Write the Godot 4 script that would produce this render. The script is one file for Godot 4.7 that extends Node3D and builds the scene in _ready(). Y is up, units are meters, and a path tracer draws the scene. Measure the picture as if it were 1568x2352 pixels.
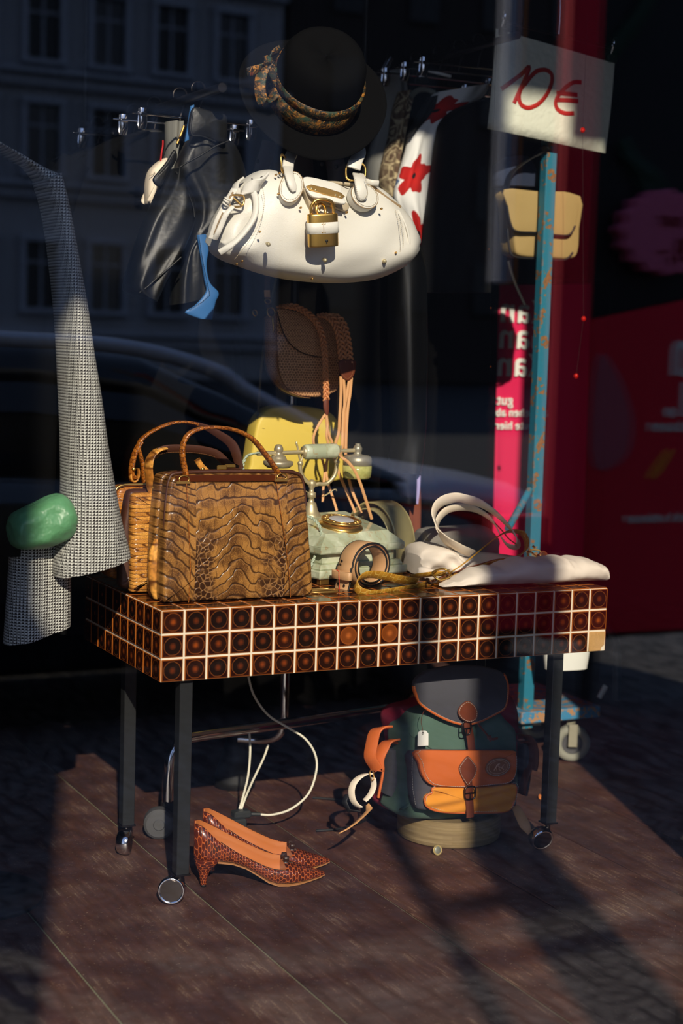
extends Node3D

# ---------------------------------------------------------------- shapes
class Sh:
	var p := PackedVector3Array()
	var u := PackedVector2Array()
	var s := PackedInt32Array()
	var sg := 0

	func tri(a: Vector3, b: Vector3, c: Vector3, ua := Vector2.ZERO, ub := Vector2.ZERO, uc := Vector2.ZERO) -> void:
		p.append(a); p.append(b); p.append(c)
		u.append(ua); u.append(ub); u.append(uc)
		s.append(sg); s.append(sg); s.append(sg)

	func quad(a: Vector3, b: Vector3, c: Vector3, d: Vector3, ua := Vector2(0, 1), ub := Vector2(1, 1), uc := Vector2(1, 0), ud := Vector2(0, 0)) -> void:
		tri(a, b, c, ua, ub, uc)
		tri(a, c, d, ua, uc, ud)

	func seal(from: int) -> void:   # turn a closed shell the right way out
		var vol := 0.0
		var o := p[from] if from < p.size() else Vector3.ZERO
		for i in range(from, p.size(), 3):
			vol += (p[i] - o).cross(p[i + 1] - o).dot(p[i + 2] - o)
		if vol > 0.0:
			for i in range(from, p.size(), 3):
				var t := p[i + 1]; p[i + 1] = p[i + 2]; p[i + 2] = t
				var w := u[i + 1]; u[i + 1] = u[i + 2]; u[i + 2] = w

	# rows of points joined into a skin; closed: each row is a ring; caps close the two ends
	func loft(rows: Array, closed := true, caps := true, uvs: Array = []) -> void:
		var from := p.size()
		var n: int = rows[0].size()
		var wide := PackedFloat32Array()
		var widest := 0.0
		var vs := PackedFloat32Array()
		var run := 0.0
		if uvs.is_empty():
			var best: PackedVector3Array = rows[rows.size() / 2]
			var acc := 0.0
			for i in n + 1:
				wide.append(acc)
				acc += best[i % n].distance_to(best[(i + 1) % n])
			for r in rows.size():
				if r > 0:
					var a0: PackedVector3Array = rows[r - 1]
					var b0: PackedVector3Array = rows[r]
					run += a0[0].lerp(a0[n / 2], 0.5).distance_to(b0[0].lerp(b0[n / 2], 0.5))
				vs.append(run)
		for r in rows.size() - 1:
			var a: PackedVector3Array = rows[r]
			var b: PackedVector3Array = rows[r + 1]
			for i in (n if closed else n - 1):
				var j := (i + 1) % n
				if uvs.is_empty():
					quad(a[i], a[j], b[j], b[i], Vector2(wide[i], vs[r]), Vector2(wide[i + 1], vs[r]), Vector2(wide[i + 1], vs[r + 1]), Vector2(wide[i], vs[r + 1]))
				else:
					quad(a[i], a[j], b[j], b[i], uvs[r][i], uvs[r][j], uvs[r + 1][j], uvs[r + 1][i])
		if closed and caps:
			for e in [0, rows.size() - 1]:
				var q: PackedVector3Array = rows[e]
				var c := Vector3.ZERO
				for v in q:
					c += v
				c /= n
				var keep := sg
				sg = keep + 1 + (1 if e else 0)
				for i in n:
					var j := (i + 1) % n
					if e == 0:
						tri(q[j], q[i], c)
					else:
						tri(q[i], q[j], c)
				sg = keep
			seal(from)

	func tube(path: Array, r, n := 8, caps := true) -> void:
		var rows := []
		var up := Vector3.UP
		for i in path.size():
			var t: Vector3 = (path[mini(i + 1, path.size() - 1)] - path[maxi(i - 1, 0)]).normalized()
			if i == 0:
				up = Vector3.UP if absf(t.y) < 0.9 else Vector3.RIGHT
			var x := t.cross(up).normalized()
			up = x.cross(t).normalized()
			var ring := PackedVector3Array()
			var rad: float = r[i] if r is Array else r
			for k in n:
				var a := TAU * k / n
				ring.append(path[i] + (x * cos(a) + up * sin(a)) * rad)
			rows.append(ring)
		loft(rows, true, caps)

	# a flat band with thickness along a path; across gives the direction of its width
	func strap(path: Array, across, w, t: float) -> void:
		var rows := []
		for i in path.size():
			var d: Vector3 = (path[mini(i + 1, path.size() - 1)] - path[maxi(i - 1, 0)]).normalized()
			var x: Vector3 = across[i] if across is Array else across
			x = (x - d * x.dot(d)).normalized()
			var nrm := d.cross(x).normalized()
			var ww: float = (w[i] if w is Array else w) * 0.5
			var tt := t * 0.5
			var e := minf(tt, ww) * 0.6
			var ring := PackedVector3Array()
			for q in [Vector2(-ww + e, -tt), Vector2(ww - e, -tt), Vector2(ww, -tt + e), Vector2(ww, tt - e), Vector2(ww - e, tt), Vector2(-ww + e, tt), Vector2(-ww, tt - e), Vector2(-ww, -tt + e)]:
				ring.append(path[i] + x * q.x + nrm * q.y)
			rows.append(ring)
		loft(rows)

	# profile of (radius, height) turned about the y axis of xf
	func lathe(prof: Array, xf: Transform3D, n := 24, sharp := false) -> void:
		var from := p.size()
		var keep := sg
		for i in prof.size() - 1:
			if sharp: sg += 1
			var a: Vector2 = prof[i]
			var b: Vector2 = prof[i + 1]
			for k in n:
				var c0 := TAU * k / n
				var c1 := TAU * (k + 1) / n
				var a0 := xf * Vector3(a.x * cos(c0), a.y, a.x * sin(c0))
				var a1 := xf * Vector3(a.x * cos(c1), a.y, a.x * sin(c1))
				var b0 := xf * Vector3(b.x * cos(c0), b.y, b.x * sin(c0))
				var b1 := xf * Vector3(b.x * cos(c1), b.y, b.x * sin(c1))
				var f0 := float(k) / n
				var f1 := float(k + 1) / n
				var g0 := float(i) / (prof.size() - 1)
				var g1 := float(i + 1) / (prof.size() - 1)
				if a.x < 1e-6:
					tri(a0, b1, b0, Vector2(f0, g0), Vector2(f1, g1), Vector2(f0, g1))
				elif b.x < 1e-6:
					tri(a0, a1, b0, Vector2(f0, g0), Vector2(f1, g0), Vector2(f0, g1))
				else:
					quad(a0, a1, b1, b0, Vector2(f0, g0), Vector2(f1, g0), Vector2(f1, g1), Vector2(f0, g1))
		sg = keep
		seal(from)

	func box(c: Vector3, size: Vector3, bevel := 0.002, b := Basis.IDENTITY) -> void:
		var from := p.size()
		var keep := sg
		sg = -1
		var h := size * 0.5
		bevel = minf(bevel, minf(h.x, minf(h.y, h.z)) * 0.9)
		var g := h - Vector3.ONE * bevel
		for ax in 3:
			var a1 := (ax + 1) % 3
			var a2 := (ax + 2) % 3
			for sd in [-1.0, 1.0]:
				var q := []
				for k in [[-1.0, -1.0], [1.0, -1.0], [1.0, 1.0], [-1.0, 1.0]]:
					var v := Vector3.ZERO
					v[ax] = h[ax] * sd
					v[a1] = g[a1] * k[0]
					v[a2] = g[a2] * k[1]
					q.append(c + b * v)
				if sd > 0:
					quad(q[3], q[2], q[1], q[0])
				else:
					quad(q[0], q[1], q[2], q[3])
			for s1 in [-1.0, 1.0]:
				for s2 in [-1.0, 1.0]:
					var e := []
					for k in [[-1.0, 0], [1.0, 0], [1.0, 1], [-1.0, 1]]:
						var v := Vector3.ZERO
						v[ax] = g[ax] * k[0]
						v[a1] = (h[a1] if k[1] == 0 else g[a1]) * s1
						v[a2] = (g[a2] if k[1] == 0 else h[a2]) * s2
						e.append(c + b * v)
					if s1 * s2 > 0:
						quad(e[0], e[3], e[2], e[1])
					else:
						quad(e[0], e[1], e[2], e[3])
		for x in [-1.0, 1.0]:
			for y in [-1.0, 1.0]:
				for z in [-1.0, 1.0]:
					var a := c + b * Vector3(h.x * x, g.y * y, g.z * z)
					var d := c + b * Vector3(g.x * x, h.y * y, g.z * z)
					var f := c + b * Vector3(g.x * x, g.y * y, h.z * z)
					if x * y * z > 0:
						tri(a, f, d)
					else:
						tri(a, d, f)
		sg = keep
		var vol := 0.0
		for i in range(from, p.size(), 3):
			vol += (p[i] - c).cross(p[i + 1] - c).dot(p[i + 2] - c)
		if vol > 0.0:
			seal(from)

	# an outline (x, y) given thickness between z0 (front) and z1 (back), its rim rounded by r, its faces bulged
	func slab(outline: Array, xf: Transform3D, z0: float, z1: float, r := 0.004, bulge0 := 0.0, bulge1 := 0.0, steps := 5, dent = null) -> void:
		var from := p.size()
		var n := outline.size()
		var cen := Vector2.ZERO
		var lo := Vector2(1e9, 1e9)
		var hi := -lo
		var area := 0.0
		for i in n:
			var q: Vector2 = outline[i]
			var q2: Vector2 = outline[(i + 1) % n]
			cen += q
			lo = lo.min(q); hi = hi.max(q)
			area += q.cross(q2)
		cen /= n
		var inn := []
		for i in n:
			var t: Vector2 = (outline[(i + 1) % n] - outline[(i + n - 1) % n]).normalized()
			inn.append(Vector2(-t.y, t.x) * (1.0 if area > 0 else -1.0))
		var rows := []
		var uvs := []
		var side := signf(z0 - z1)
		var plan := []
		for k in steps + 1:
			plan.append([float(k) / steps, 0.0, 0])
		for k in range(1, 4):
			plan.append([1.0, k / 3.0, 0])
		for k in 3:
			plan.append([1.0, 1.0 - k / 3.0, 1])
		for k in steps + 1:
			plan.append([1.0 - float(k) / steps, 0.0, 1])
		for q in plan:
			var row := PackedVector3Array()
			var urow := []
			var f: float = q[0]
			var a: float = q[1] * PI / 2
			for i in n:
				var e: Vector2 = outline[i] + inn[i] * r * (1.0 - sin(a))
				var at := cen.lerp(e, f)
				var z := 0.0
				if q[2] == 0:
					z = z0 - side * r * (1.0 - cos(a)) + side * bulge0 * (1.0 - f * f)
				else:
					z = z1 + side * r * (1.0 - cos(a)) - side * bulge1 * (1.0 - f * f)
				var uv := Vector2((at.x - lo.x) / (hi.x - lo.x), 1.0 - (at.y - lo.y) / (hi.y - lo.y))
				var v := Vector3(at.x, at.y, z)
				if dent != null:
					v = dent.call(v, uv)
				row.append(xf * v)
				urow.append(uv)
			rows.append(row)
			uvs.append(urow)
		loft(rows, true, false, uvs)
		seal(from)

	# cloth or leather between a left and a right edge: flattened tubes with folds, of the given half depth
	func between(l: Array, r: Array, deep, folds := 0.0, waves := 5, n := 28, caps := true, lean := 0.0, phase := 0.0) -> void:
		var rows := []
		for i in l.size():
			var c: Vector3 = (l[i] + r[i]) * 0.5
			var x: Vector3 = (r[i] - l[i]) * 0.5
			var d: float = deep[i] if deep is Array else deep
			var ring := PackedVector3Array()
			for k in n:
				var a := TAU * k / n
				var ca := cos(a)
				var sa := sin(a)
				var f := folds * (sin(waves * a + phase + i * lean) + 0.5 * sin((waves * 2 - 1) * a + 1.3 - i * lean * 1.7)) * absf(sa)
				ring.append(c + x * (signf(ca) * pow(absf(ca), 0.8)) + Vector3(0, 0, 1) * (signf(sa) * pow(absf(sa), 0.8) * d + f))
			rows.append(ring)
		loft(rows, true, caps)

	func mesh() -> ArrayMesh:
		var st := SurfaceTool.new()
		st.begin(Mesh.PRIMITIVE_TRIANGLES)
		for i in p.size():
			st.set_smooth_group(s[i])
			st.set_uv(u[i])
			st.add_vertex(p[i])
		st.generate_normals()
		st.index()
		return st.commit()


# ---------------------------------------------------------------- things, parts, the setting
var used := {}

func numbered(called: String) -> String:
	if not used.has(called):
		used[called] = 0
		return called
	used[called] += 1
	return "%s_%03d" % [called, used[called]]

func tag(o: Node, label: String, category: String, group := "", kind := "") -> void:
	if label: o.set_meta("label", label)
	if category: o.set_meta("category", category)
	if group: o.set_meta("group", group)
	if kind: o.set_meta("kind", kind)

func thing(called: String, label: String, category: String, at: Vector3, group := "") -> Node3D:
	var o := Node3D.new()
	o.name = numbered(called)
	add_child(o)
	o.position = at
	tag(o, label, category, group)
	return o

func world_of(o: Node) -> Vector3:
	var v := Vector3.ZERO
	while o is Node3D and o != self:
		v += o.position
		o = o.get_parent()
	return v

# a mesh whose shape was laid out in world metres, as a part of parent
func part(called: String, sh, m: Material, parent: Node, label := "") -> MeshInstance3D:
	var o := MeshInstance3D.new()
	o.name = called
	o.mesh = sh.mesh() if sh is Sh else sh
	o.material_override = m
	parent.add_child(o, true)
	o.position = -world_of(parent)
	if label: o.set_meta("label", label)
	return o

func single(called: String, sh: Sh, m: Material, label: String, category: String, group := "") -> MeshInstance3D:
	var c := Vector3.ZERO
	var lo := Vector3.ONE * 1e9
	var hi := -lo
	for v in sh.p:
		lo = lo.min(v); hi = hi.max(v)
	c = Vector3((lo.x + hi.x) / 2, lo.y, (lo.z + hi.z) / 2)
	for i in sh.p.size():
		sh.p[i] -= c
	var o := MeshInstance3D.new()
	o.name = numbered(called)
	o.mesh = sh.mesh()
	o.material_override = m
	add_child(o)
	o.position = c
	tag(o, label, category, group)
	return o

func struct(called: String, sh: Sh, m: Material, parent: Node = self) -> MeshInstance3D:
	var o := MeshInstance3D.new()
	o.name = numbered(called) if parent == self else called
	o.mesh = sh.mesh()
	o.material_override = m
	parent.add_child(o, true)
	if parent == self:
		o.set_meta("kind", "structure")
	return o

# ---------------------------------------------------------------- small tools
func smooth(a: Array, n := 6, closed := false) -> Array:
	var out := []
	var m := a.size()
	for i in (m if closed else m - 1):
		var p0 = a[(i - 1 + m) % m] if closed else a[maxi(i - 1, 0)]
		var p1 = a[i]
		var p2 = a[(i + 1) % m]
		var p3 = a[(i + 2) % m] if closed else a[mini(i + 2, m - 1)]
		for k in n:
			out.append(p1.cubic_interpolate(p2, p0, p3, float(k) / n))
	if not closed:
		out.append(a[m - 1])
	return out

func frame(at: Vector3, y: Vector3, x_hint := Vector3.RIGHT) -> Transform3D:
	y = y.normalized()
	var z := x_hint.cross(y).normalized()
	return Transform3D(Basis(y.cross(z).normalized(), y, z), at)

func facing(at: Vector3, z: Vector3, up := Vector3.UP) -> Transform3D:
	z = z.normalized()
	var x := up.cross(z).normalized()
	return Transform3D(Basis(x, z.cross(x), z), at)

func circle(c: Vector2, rx: float, ry: float, n := 24) -> Array:
	var out := []
	for k in n:
		out.append(c + Vector2(cos(TAU * k / n) * rx, sin(TAU * k / n) * ry))
	return out

func ring_path(xf: Transform3D, rx: float, ry: float, n := 24, a0 := 0.0, a1 := TAU, corner := 1.0) -> Array:
	var out := []
	for k in n + 1:
		var a := a0 + (a1 - a0) * k / n
		var c := cos(a)
		var s := sin(a)
		out.append(xf * Vector3(signf(c) * pow(absf(c), corner) * rx, signf(s) * pow(absf(s), corner) * ry, 0))
	return out

# a row of stitches: short raised threads along a path, one mesh
func stitches(path: Array, step: float, long: float, r: float) -> Sh:
	var sh := Sh.new()
	var left := 0.0
	for i in path.size() - 1:
		var a: Vector3 = path[i]
		var b: Vector3 = path[i + 1]
		var d := a.distance_to(b)
		var dir := (b - a).normalized()
		while left < d:
			var c := a + dir * left
			sh.tube([c, c + dir * long], r, 4)
			left += step
		left -= d
	return sh

# ---------------------------------------------------------------- materials
func mat(c: Color, rough := 0.7, metal := 0.0, more := {}) -> StandardMaterial3D:
	var m := StandardMaterial3D.new()
	m.albedo_color = c
	m.roughness = rough
	m.metallic = metal
	for k in more:
		m.set(k, more[k])
	return m

func bumped(m: StandardMaterial3D, t: Texture2D, cm: float) -> StandardMaterial3D:
	m.heightmap_enabled = true
	m.heightmap_texture = t
	m.heightmap_scale = cm
	return m

func tri_mapped(m: StandardMaterial3D, per_metre: float) -> StandardMaterial3D:
	m.uv1_triplanar = true
	m.uv1_scale = Vector3.ONE * per_metre
	return m

func noise_image(size: int, freq: float, sd: int, kind := FastNoiseLite.TYPE_SIMPLEX_SMOOTH, octaves := 3, ret := FastNoiseLite.RETURN_DISTANCE2_SUB) -> Image:
	var f := FastNoiseLite.new()
	f.seed = sd
	f.noise_type = kind
	f.frequency = freq
	f.fractal_octaves = octaves
	f.cellular_return_type = ret
	if kind == FastNoiseLite.TYPE_CELLULAR:
		f.fractal_type = FastNoiseLite.FRACTAL_NONE
	return f.get_seamless_image(size, size)

func tex(im: Image) -> ImageTexture:
	return ImageTexture.create_from_image(im)

func paint(w: int, h: int, f: Callable) -> Image:
	var im := Image.create_empty(w, h, false, Image.FORMAT_RGB8)
	for y in h:
		for x in w:
			im.set_pixel(x, y, f.call((x + 0.5) / w, (y + 0.5) / h))
	return im

# scale skin: cells on a staggered lattice of nx by ny, bent by warp(u, v) -> lattice position; returns [colour, height]
func scales(w: int, h: int, warp: Callable, cells: Array, groove: Color, edge: float, sd: int, grain := 0.3, square := 0.55) -> Array:
	var rng := RandomNumberGenerator.new()
	rng.seed = sd
	var jit := PackedVector2Array()
	var tone := PackedFloat32Array()
	for i in 4096:
		jit.append(Vector2(rng.randf_range(-0.2, 0.2), rng.randf_range(-0.16, 0.16)))
		tone.append(rng.randf())
	var col := Image.create_empty(w, h, false, Image.FORMAT_RGB8)
	var hei := Image.create_empty(w, h, false, Image.FORMAT_RGB8)
	var ns := noise_image(256, 0.05, sd + 5)
	for y in h:
		for x in w:
			var g: Vector3 = warp.call((x + 0.5) / w, (y + 0.5) / h)   # lattice x, lattice y, 0..1 mix towards the second colour
			var iy := floori(g.y)
			var d1 := 9.0
			var d2 := 9.0
			var t := 0.0
			for dy in [-1, 0, 1]:
				var row: int = iy + dy
				var off := 0.5 if row & 1 else 0.0
				var ix := floori(g.x - off)
				for dx in [-1, 0, 1]:
					var id: int = ((ix + dx) * 73 + row * 151) & 4095
					var d := Vector2(ix + dx + 0.5 + off + jit[id].x - g.x, row + 0.5 + jit[id].y - g.y)
					var q := maxf(absf(d.x), absf(d.y)) * square + d.length() * (1.0 - square)
					if q < d1:
						d2 = d1; d1 = q; t = tone[id]
					elif q < d2:
						d2 = q
			var e := clampf((d2 - d1) / edge, 0.0, 1.0)
			var n := ns.get_pixel(x & 255, y & 255).r
			var c: Color = cells[0].lerp(cells[1], clampf(t * 0.6 + g.z * 0.7 + (n - 0.5) * grain, 0.0, 1.0))
			c = c * (0.85 + rng.randf() * grain)
			col.set_pixel(x, y, groove.lerp(c, smoothstep(0.0, 1.0, e)))
			var k := smoothstep(0.0, 1.0, minf(e * 0.8, 1.0)) * 0.8 + (1.0 - d1) * 0.2
			hei.set_pixel(x, y, Color(k, k, k))
	return [tex(col), tex(hei)]

# belly skin of a large reptile for the front of the boxy bag: centre panel with rows that rise to a ridge, side panels of knuckled pads
func crocodile_skin(w: int, h: int) -> Array:
	var col := Image.create_empty(w, h, false, Image.FORMAT_RGB8)
	var hei := Image.create_empty(w, h, false, Image.FORMAT_RGB8)
	var na := noise_image(256, 0.009, 171, FastNoiseLite.TYPE_SIMPLEX_SMOOTH, 2)
	var nb := noise_image(256, 0.22, 172)
	var net := noise_image(256, 0.045, 173, FastNoiseLite.TYPE_CELLULAR)
	for py in h:
		for px in w:
			var u := (px + 0.5) / w
			var v := (py + 0.5) / h
			var low := na.get_pixel(px & 255, py & 255).r
			var low2 := na.get_pixel((px + 90) & 255, (py + 40) & 255).r
			var speck := nb.get_pixel(px & 255, py & 255).r
			var cell := net.get_pixel(px & 255, py & 255).r
			var row := 0.0
			var colm := 0.0
			var rs := 0.0
			var cs := 0.0
			var netted := 0.0
			if u < 0.195 or u > 0.80:
				var e := (u / 0.195) if u < 0.195 else (1.0 - u) / 0.20
				row = pow(v, 0.66) * 13.0 + (1.0 - e) * (1.0 + 1.6 * v) + (low - 0.5) * 0.6
				colm = e * (3.6 - v * 1.0) + (low2 - 0.5) * 0.7 + floorf(row) * 0.37
				rs = 0.17
				cs = 0.10
			else:
				var x := (u - 0.51) / 0.3
				var bend := smoothstep(0.12, 0.5, v)
				row = v * 10.4 - bend * 2.6 * pow(absf(x + 0.06), 1.2) + bend * 0.9 + (low - 0.5) * 0.9 + 0.10 * sin(x * 7.0 + v * 5.0)
				colm = x * 7.0 + floorf(row) * 0.41 + (low2 - 0.5) * 0.9
				rs = 0.13
				cs = 0.05
				netted = smoothstep(0.42, 0.85, absf(x) + (low - 0.5) * 0.6) * smoothstep(0.32, 0.66, v) + smoothstep(0.80, 1.0, v) * 0.35 * smoothstep(0.2, 0.6, absf(x))
			var fr := row - floorf(row)
			var fc := colm - floorf(colm)
			var dr := minf(fr, 1.0 - fr)
			var dc := minf(fc, 1.0 - fc)
			var gr := smoothstep(0.0, rs, dr)
			var gc := smoothstep(0.0, cs * 1.6, dc)
			var t := fposmod(sin(floorf(row) * 12.9 + floorf(colm) * 78.2) * 437.5, 1.0)
			var c := Color(0.56, 0.40, 0.20).lerp(Color(0.31, 0.20, 0.10), clampf(t * 0.55 + (low - 0.5) * 1.6 + v * 0.3 - 0.05, 0.0, 1.0))
			c = c.lerp(Color(0.80, 0.62, 0.34), smoothstep(0.56, 0.75, speck) * 0.55)
			c = c * (0.80 + 0.4 * gr)
			c = Color(0.22, 0.13, 0.07).lerp(c, 0.38 + 0.62 * gr)
			c = c.lerp(Color(0.26, 0.155, 0.08), (1.0 - gc) * 0.5)
			c = c.lerp(Color(0.72, 0.54, 0.32), smoothstep(0.10, 0.0, absf(fr - rs * 1.25)) * 0.55)
			var k := 0.25 + 0.6 * gr * (0.75 + 0.25 * gc)
			if netted > 0.0:
				var g := smoothstep(0.06, 0.24, cell)
				var d := Color(0.62, 0.46, 0.28).lerp(Color(0.25, 0.155, 0.09), g)
				c = c.lerp(d, clampf(netted, 0.0, 1.0))
				k = lerpf(k, 0.3 + 0.5 * g, clampf(netted, 0.0, 1.0))
			col.set_pixel(px, py, c)
			k += (speck - 0.5) * 0.06
			hei.set_pixel(px, py, Color(k, k, k))
	return [tex(col), tex(hei)]

var M := {}

func _ready() -> void:
	# ------------------------------------------------ camera, sky, sun, exposure
	var cam = Camera3D.new()
	cam.name = "camera"
	add_child(cam)
	cam.position = Vector3(-1.1335, 1.1824, 3.0363)
	cam.basis = Basis.from_euler(Vector3(-0.105624, -0.467658, 0.029894))
	cam.near = 0.05
	cam.far = 400.0
	var lens = CameraAttributesPhysical.new()
	lens.frustum_focal_length = 37.86
	lens.frustum_focus_distance = 3.5
	lens.frustum_near = 0.05
	lens.frustum_far = 400.0
	lens.exposure_aperture = 2.0
	cam.attributes = lens
	cam.fov = 35.172
	cam.current = true
	var env = Environment.new()
	env.background_mode = Environment.BG_SKY
	var sm = ProceduralSkyMaterial.new()
	sm.sky_top_color = Color(0.46, 0.57, 0.77)
	sm.sky_horizon_color = Color(0.74, 0.79, 0.87)
	sm.ground_bottom_color = Color(0.2, 0.2, 0.2)
	sm.ground_horizon_color = Color(0.4, 0.42, 0.45)
	sm.sky_energy_multiplier = 1.2
	sm.ground_energy_multiplier = 0.4
	env.sky = Sky.new()
	env.sky.sky_material = sm
	env.tonemap_mode = Environment.TONE_MAPPER_LINEAR
	env.tonemap_exposure = 1.0
	env.sdfgi_enabled = true
	env.ssao_enabled = true
	env.ssil_enabled = true
	var we = WorldEnvironment.new()
	we.name = "sky"
	we.environment = env
	add_child(we)
	var sun = DirectionalLight3D.new()
	sun.name = "sun"
	sun.light_color = Color(1.0, 0.955, 0.87)
	sun.light_energy = 1.75
	sun.light_angular_distance = 0.53
	sun.shadow_enabled = true
	sun.sky_mode = DirectionalLight3D.SKY_MODE_LIGHT_ONLY
	add_child(sun)
	sun.basis = Basis.looking_at(Vector3(0.2754, -0.4802, -0.8328))
	# ------------------------------------------------ the place and what stands in it
	make_materials()
	shop_room()
	shop_window()
	street()
	coffee_table()
	handbags()
	telephone()
	belts_on_table()
	knitwear()
	shoes()
	backpack_and_drum()
	cable_and_plugs()
	dry_leaf()
	display_stand()
	hat()
	white_bag()
	hanging_bags()
	backdrop()
	left_rack()
	right_rack()
	small_things()

func make_materials() -> void:
	var grain = tex(noise_image(512, 0.09, 3, FastNoiseLite.TYPE_CELLULAR))
	var fine = tex(noise_image(256, 0.25, 9))
	var soft = tex(noise_image(256, 0.03, 4))
	M.grain = grain
	M.fine = fine
	M.soft = soft
	M.chrome = mat(Color(0.86, 0.86, 0.88), 0.12, 1.0)
	M.brass = mat(Color(0.90, 0.73, 0.40), 0.33, 0.95)
	M.old_brass = mat(Color(0.80, 0.63, 0.36), 0.42, 0.9)
	M.bronze = mat(Color(0.80, 0.74, 0.58), 0.40, 0.6)
	M.dark_metal = mat(Color(0.30, 0.28, 0.27), 0.35, 1.0)
	M.black_steel = mat(Color(0.13, 0.137, 0.145), 0.42, 0.0)
	M.black = mat(Color(0.05, 0.05, 0.055), 0.6)
	M.felt = mat(Color(0.055, 0.054, 0.053), 0.95, 0.0, {"metallic_specular": 0.1})
	M.rubber = mat(Color(0.28, 0.28, 0.29), 0.7)
	M.rubber_grey = mat(Color(0.55, 0.55, 0.50), 0.75)
	M.white_leather = tri_mapped(bumped(mat(Color(0.90, 0.885, 0.84), 0.42), grain, 0.035), 10.0)
	M.white_edge = mat(Color(0.74, 0.68, 0.57), 0.7)
	M.pale_edge = mat(Color(0.62, 0.52, 0.38), 0.7)
	M.white_thread = mat(Color(0.80, 0.78, 0.72), 0.8)
	M.tan_edge = mat(Color(0.62, 0.42, 0.24), 0.6)
	M.tan_leather = tri_mapped(bumped(mat(Color(0.80, 0.62, 0.44), 0.5), fine, 0.01), 6.0)
	M.natural = tri_mapped(bumped(mat(Color(0.84, 0.62, 0.40), 0.6), fine, 0.01), 8.0)
	M.cream_leather = mat(Color(0.95, 0.89, 0.80), 0.5)
	M.brown_leather = tri_mapped(bumped(mat(Color(0.30, 0.17, 0.12), 0.4), grain, 0.03), 12.0)
	M.dark_brown = tri_mapped(bumped(mat(Color(0.20, 0.12, 0.09), 0.45), grain, 0.02), 12.0)
	M.braid = tri_mapped(bumped(mat(Color(0.82, 0.54, 0.33), 0.5), fine, 0.02), 10.0)
	M.black_leather = tri_mapped(bumped(mat(Color(0.075, 0.077, 0.08), 0.45), soft, 0.06), 5.0)
	M.black_gloss = mat(Color(0.035, 0.036, 0.04), 0.34)
	M.black_cloth = mat(Color(0.03, 0.03, 0.033), 0.95, 0.0, {"metallic_specular": 0.2})
	M.grey_cloth = tri_mapped(bumped(mat(Color(0.50, 0.50, 0.48), 0.9), fine, 0.03), 8.0)
	M.blue_leather = tri_mapped(bumped(mat(Color(0.20, 0.42, 0.66), 0.5), fine, 0.02), 8.0)
	M.yellow = tri_mapped(bumped(mat(Color(0.88, 0.77, 0.33), 0.5), fine, 0.008), 8.0)
	M.wool = tri_mapped(bumped(mat(Color(0.91, 0.86, 0.80), 0.95, 0.0, {"rim_enabled": true, "rim": 0.3}), fine, 0.12), 12.0)
	M.grey_wool = tri_mapped(bumped(mat(Color(0.50, 0.48, 0.45), 0.95), fine, 0.08), 12.0)
	M.gold_foil = tri_mapped(bumped(mat(Color(0.80, 0.75, 0.54), 0.34, 0.5), grain, 0.01), 14.0)
	M.paper = mat(Color(0.86, 0.87, 0.80), 0.8)
	M.red_ink = mat(Color(0.72, 0.10, 0.06), 0.6)
	M.white_plain = mat(Color(0.93, 0.93, 0.90), 0.6)
	M.wall = mat(Color(0.10, 0.10, 0.105), 0.95)
	M.dark_wall = mat(Color(0.04, 0.04, 0.045), 0.95)
	M.frame_paint = mat(Color(0.20, 0.21, 0.22), 0.5)
	M.glass = mat(Color(0.0, 0.0, 0.0, 0.0), 0.0, 0.0, {"transparency": BaseMaterial3D.TRANSPARENCY_ALPHA})
	M.green_satin = tri_mapped(bumped(mat(Color(0.36, 0.58, 0.40), 0.4), soft, 0.3), 4.0)
	M.green_suede = tri_mapped(bumped(mat(Color(0.30, 0.40, 0.35), 0.95, 0.0, {"rim_enabled": true, "rim": 0.2}), fine, 0.03), 8.0)
	M.navy_suede = tri_mapped(bumped(mat(Color(0.29, 0.29, 0.32), 0.95), fine, 0.03), 8.0)
	M.berry_suede = tri_mapped(bumped(mat(Color(0.62, 0.12, 0.24), 0.95), fine, 0.03), 8.0)
	M.orange_leather = tri_mapped(bumped(mat(Color(0.80, 0.40, 0.18), 0.5), fine, 0.01), 8.0)
	M.yellow_suede = tri_mapped(bumped(mat(Color(0.86, 0.55, 0.16), 0.9), fine, 0.03), 8.0)
	M.saddle = tri_mapped(bumped(mat(Color(0.42, 0.20, 0.11), 0.45), fine, 0.01), 8.0)
	M.suede_brown = tri_mapped(bumped(mat(Color(0.50, 0.27, 0.19), 0.95), soft, 0.05), 5.0)
	M.lilac = mat(Color(0.66, 0.62, 0.82), 0.7)
	M.khaki = tri_mapped(bumped(mat(Color(0.66, 0.56, 0.35), 0.7), fine, 0.04), 8.0)
	M.red_poster = mat(Color(0.93, 0.05, 0.19), 0.75)
	M.red_dark = mat(Color(0.55, 0.02, 0.08), 0.75)
	M.cable = mat(Color(0.88, 0.86, 0.78), 0.5)
	# blue paint worn down to rust
	var n1 = noise_image(256, 0.035, 21)
	var n2 = noise_image(256, 0.12, 22)
	var im = paint(256, 256, func(u: float, v: float) -> Color:
		var a: float = n1.get_pixel(int(u * 256), int(v * 256)).r * 0.65 + n2.get_pixel(int(u * 256), int(v * 256)).r * 0.35
		var rust = Color(0.42, 0.27, 0.15).lerp(Color(0.62, 0.45, 0.28), n2.get_pixel(int(u * 256), int(v * 256)).r)
		return Color(0.14, 0.46, 0.56).lerp(rust, smoothstep(0.60, 0.64, a)))
	M.blue_paint = tri_mapped(mat(Color.WHITE, 0.55, 0.0, {"albedo_texture": tex(im)}), 2.2)
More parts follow.
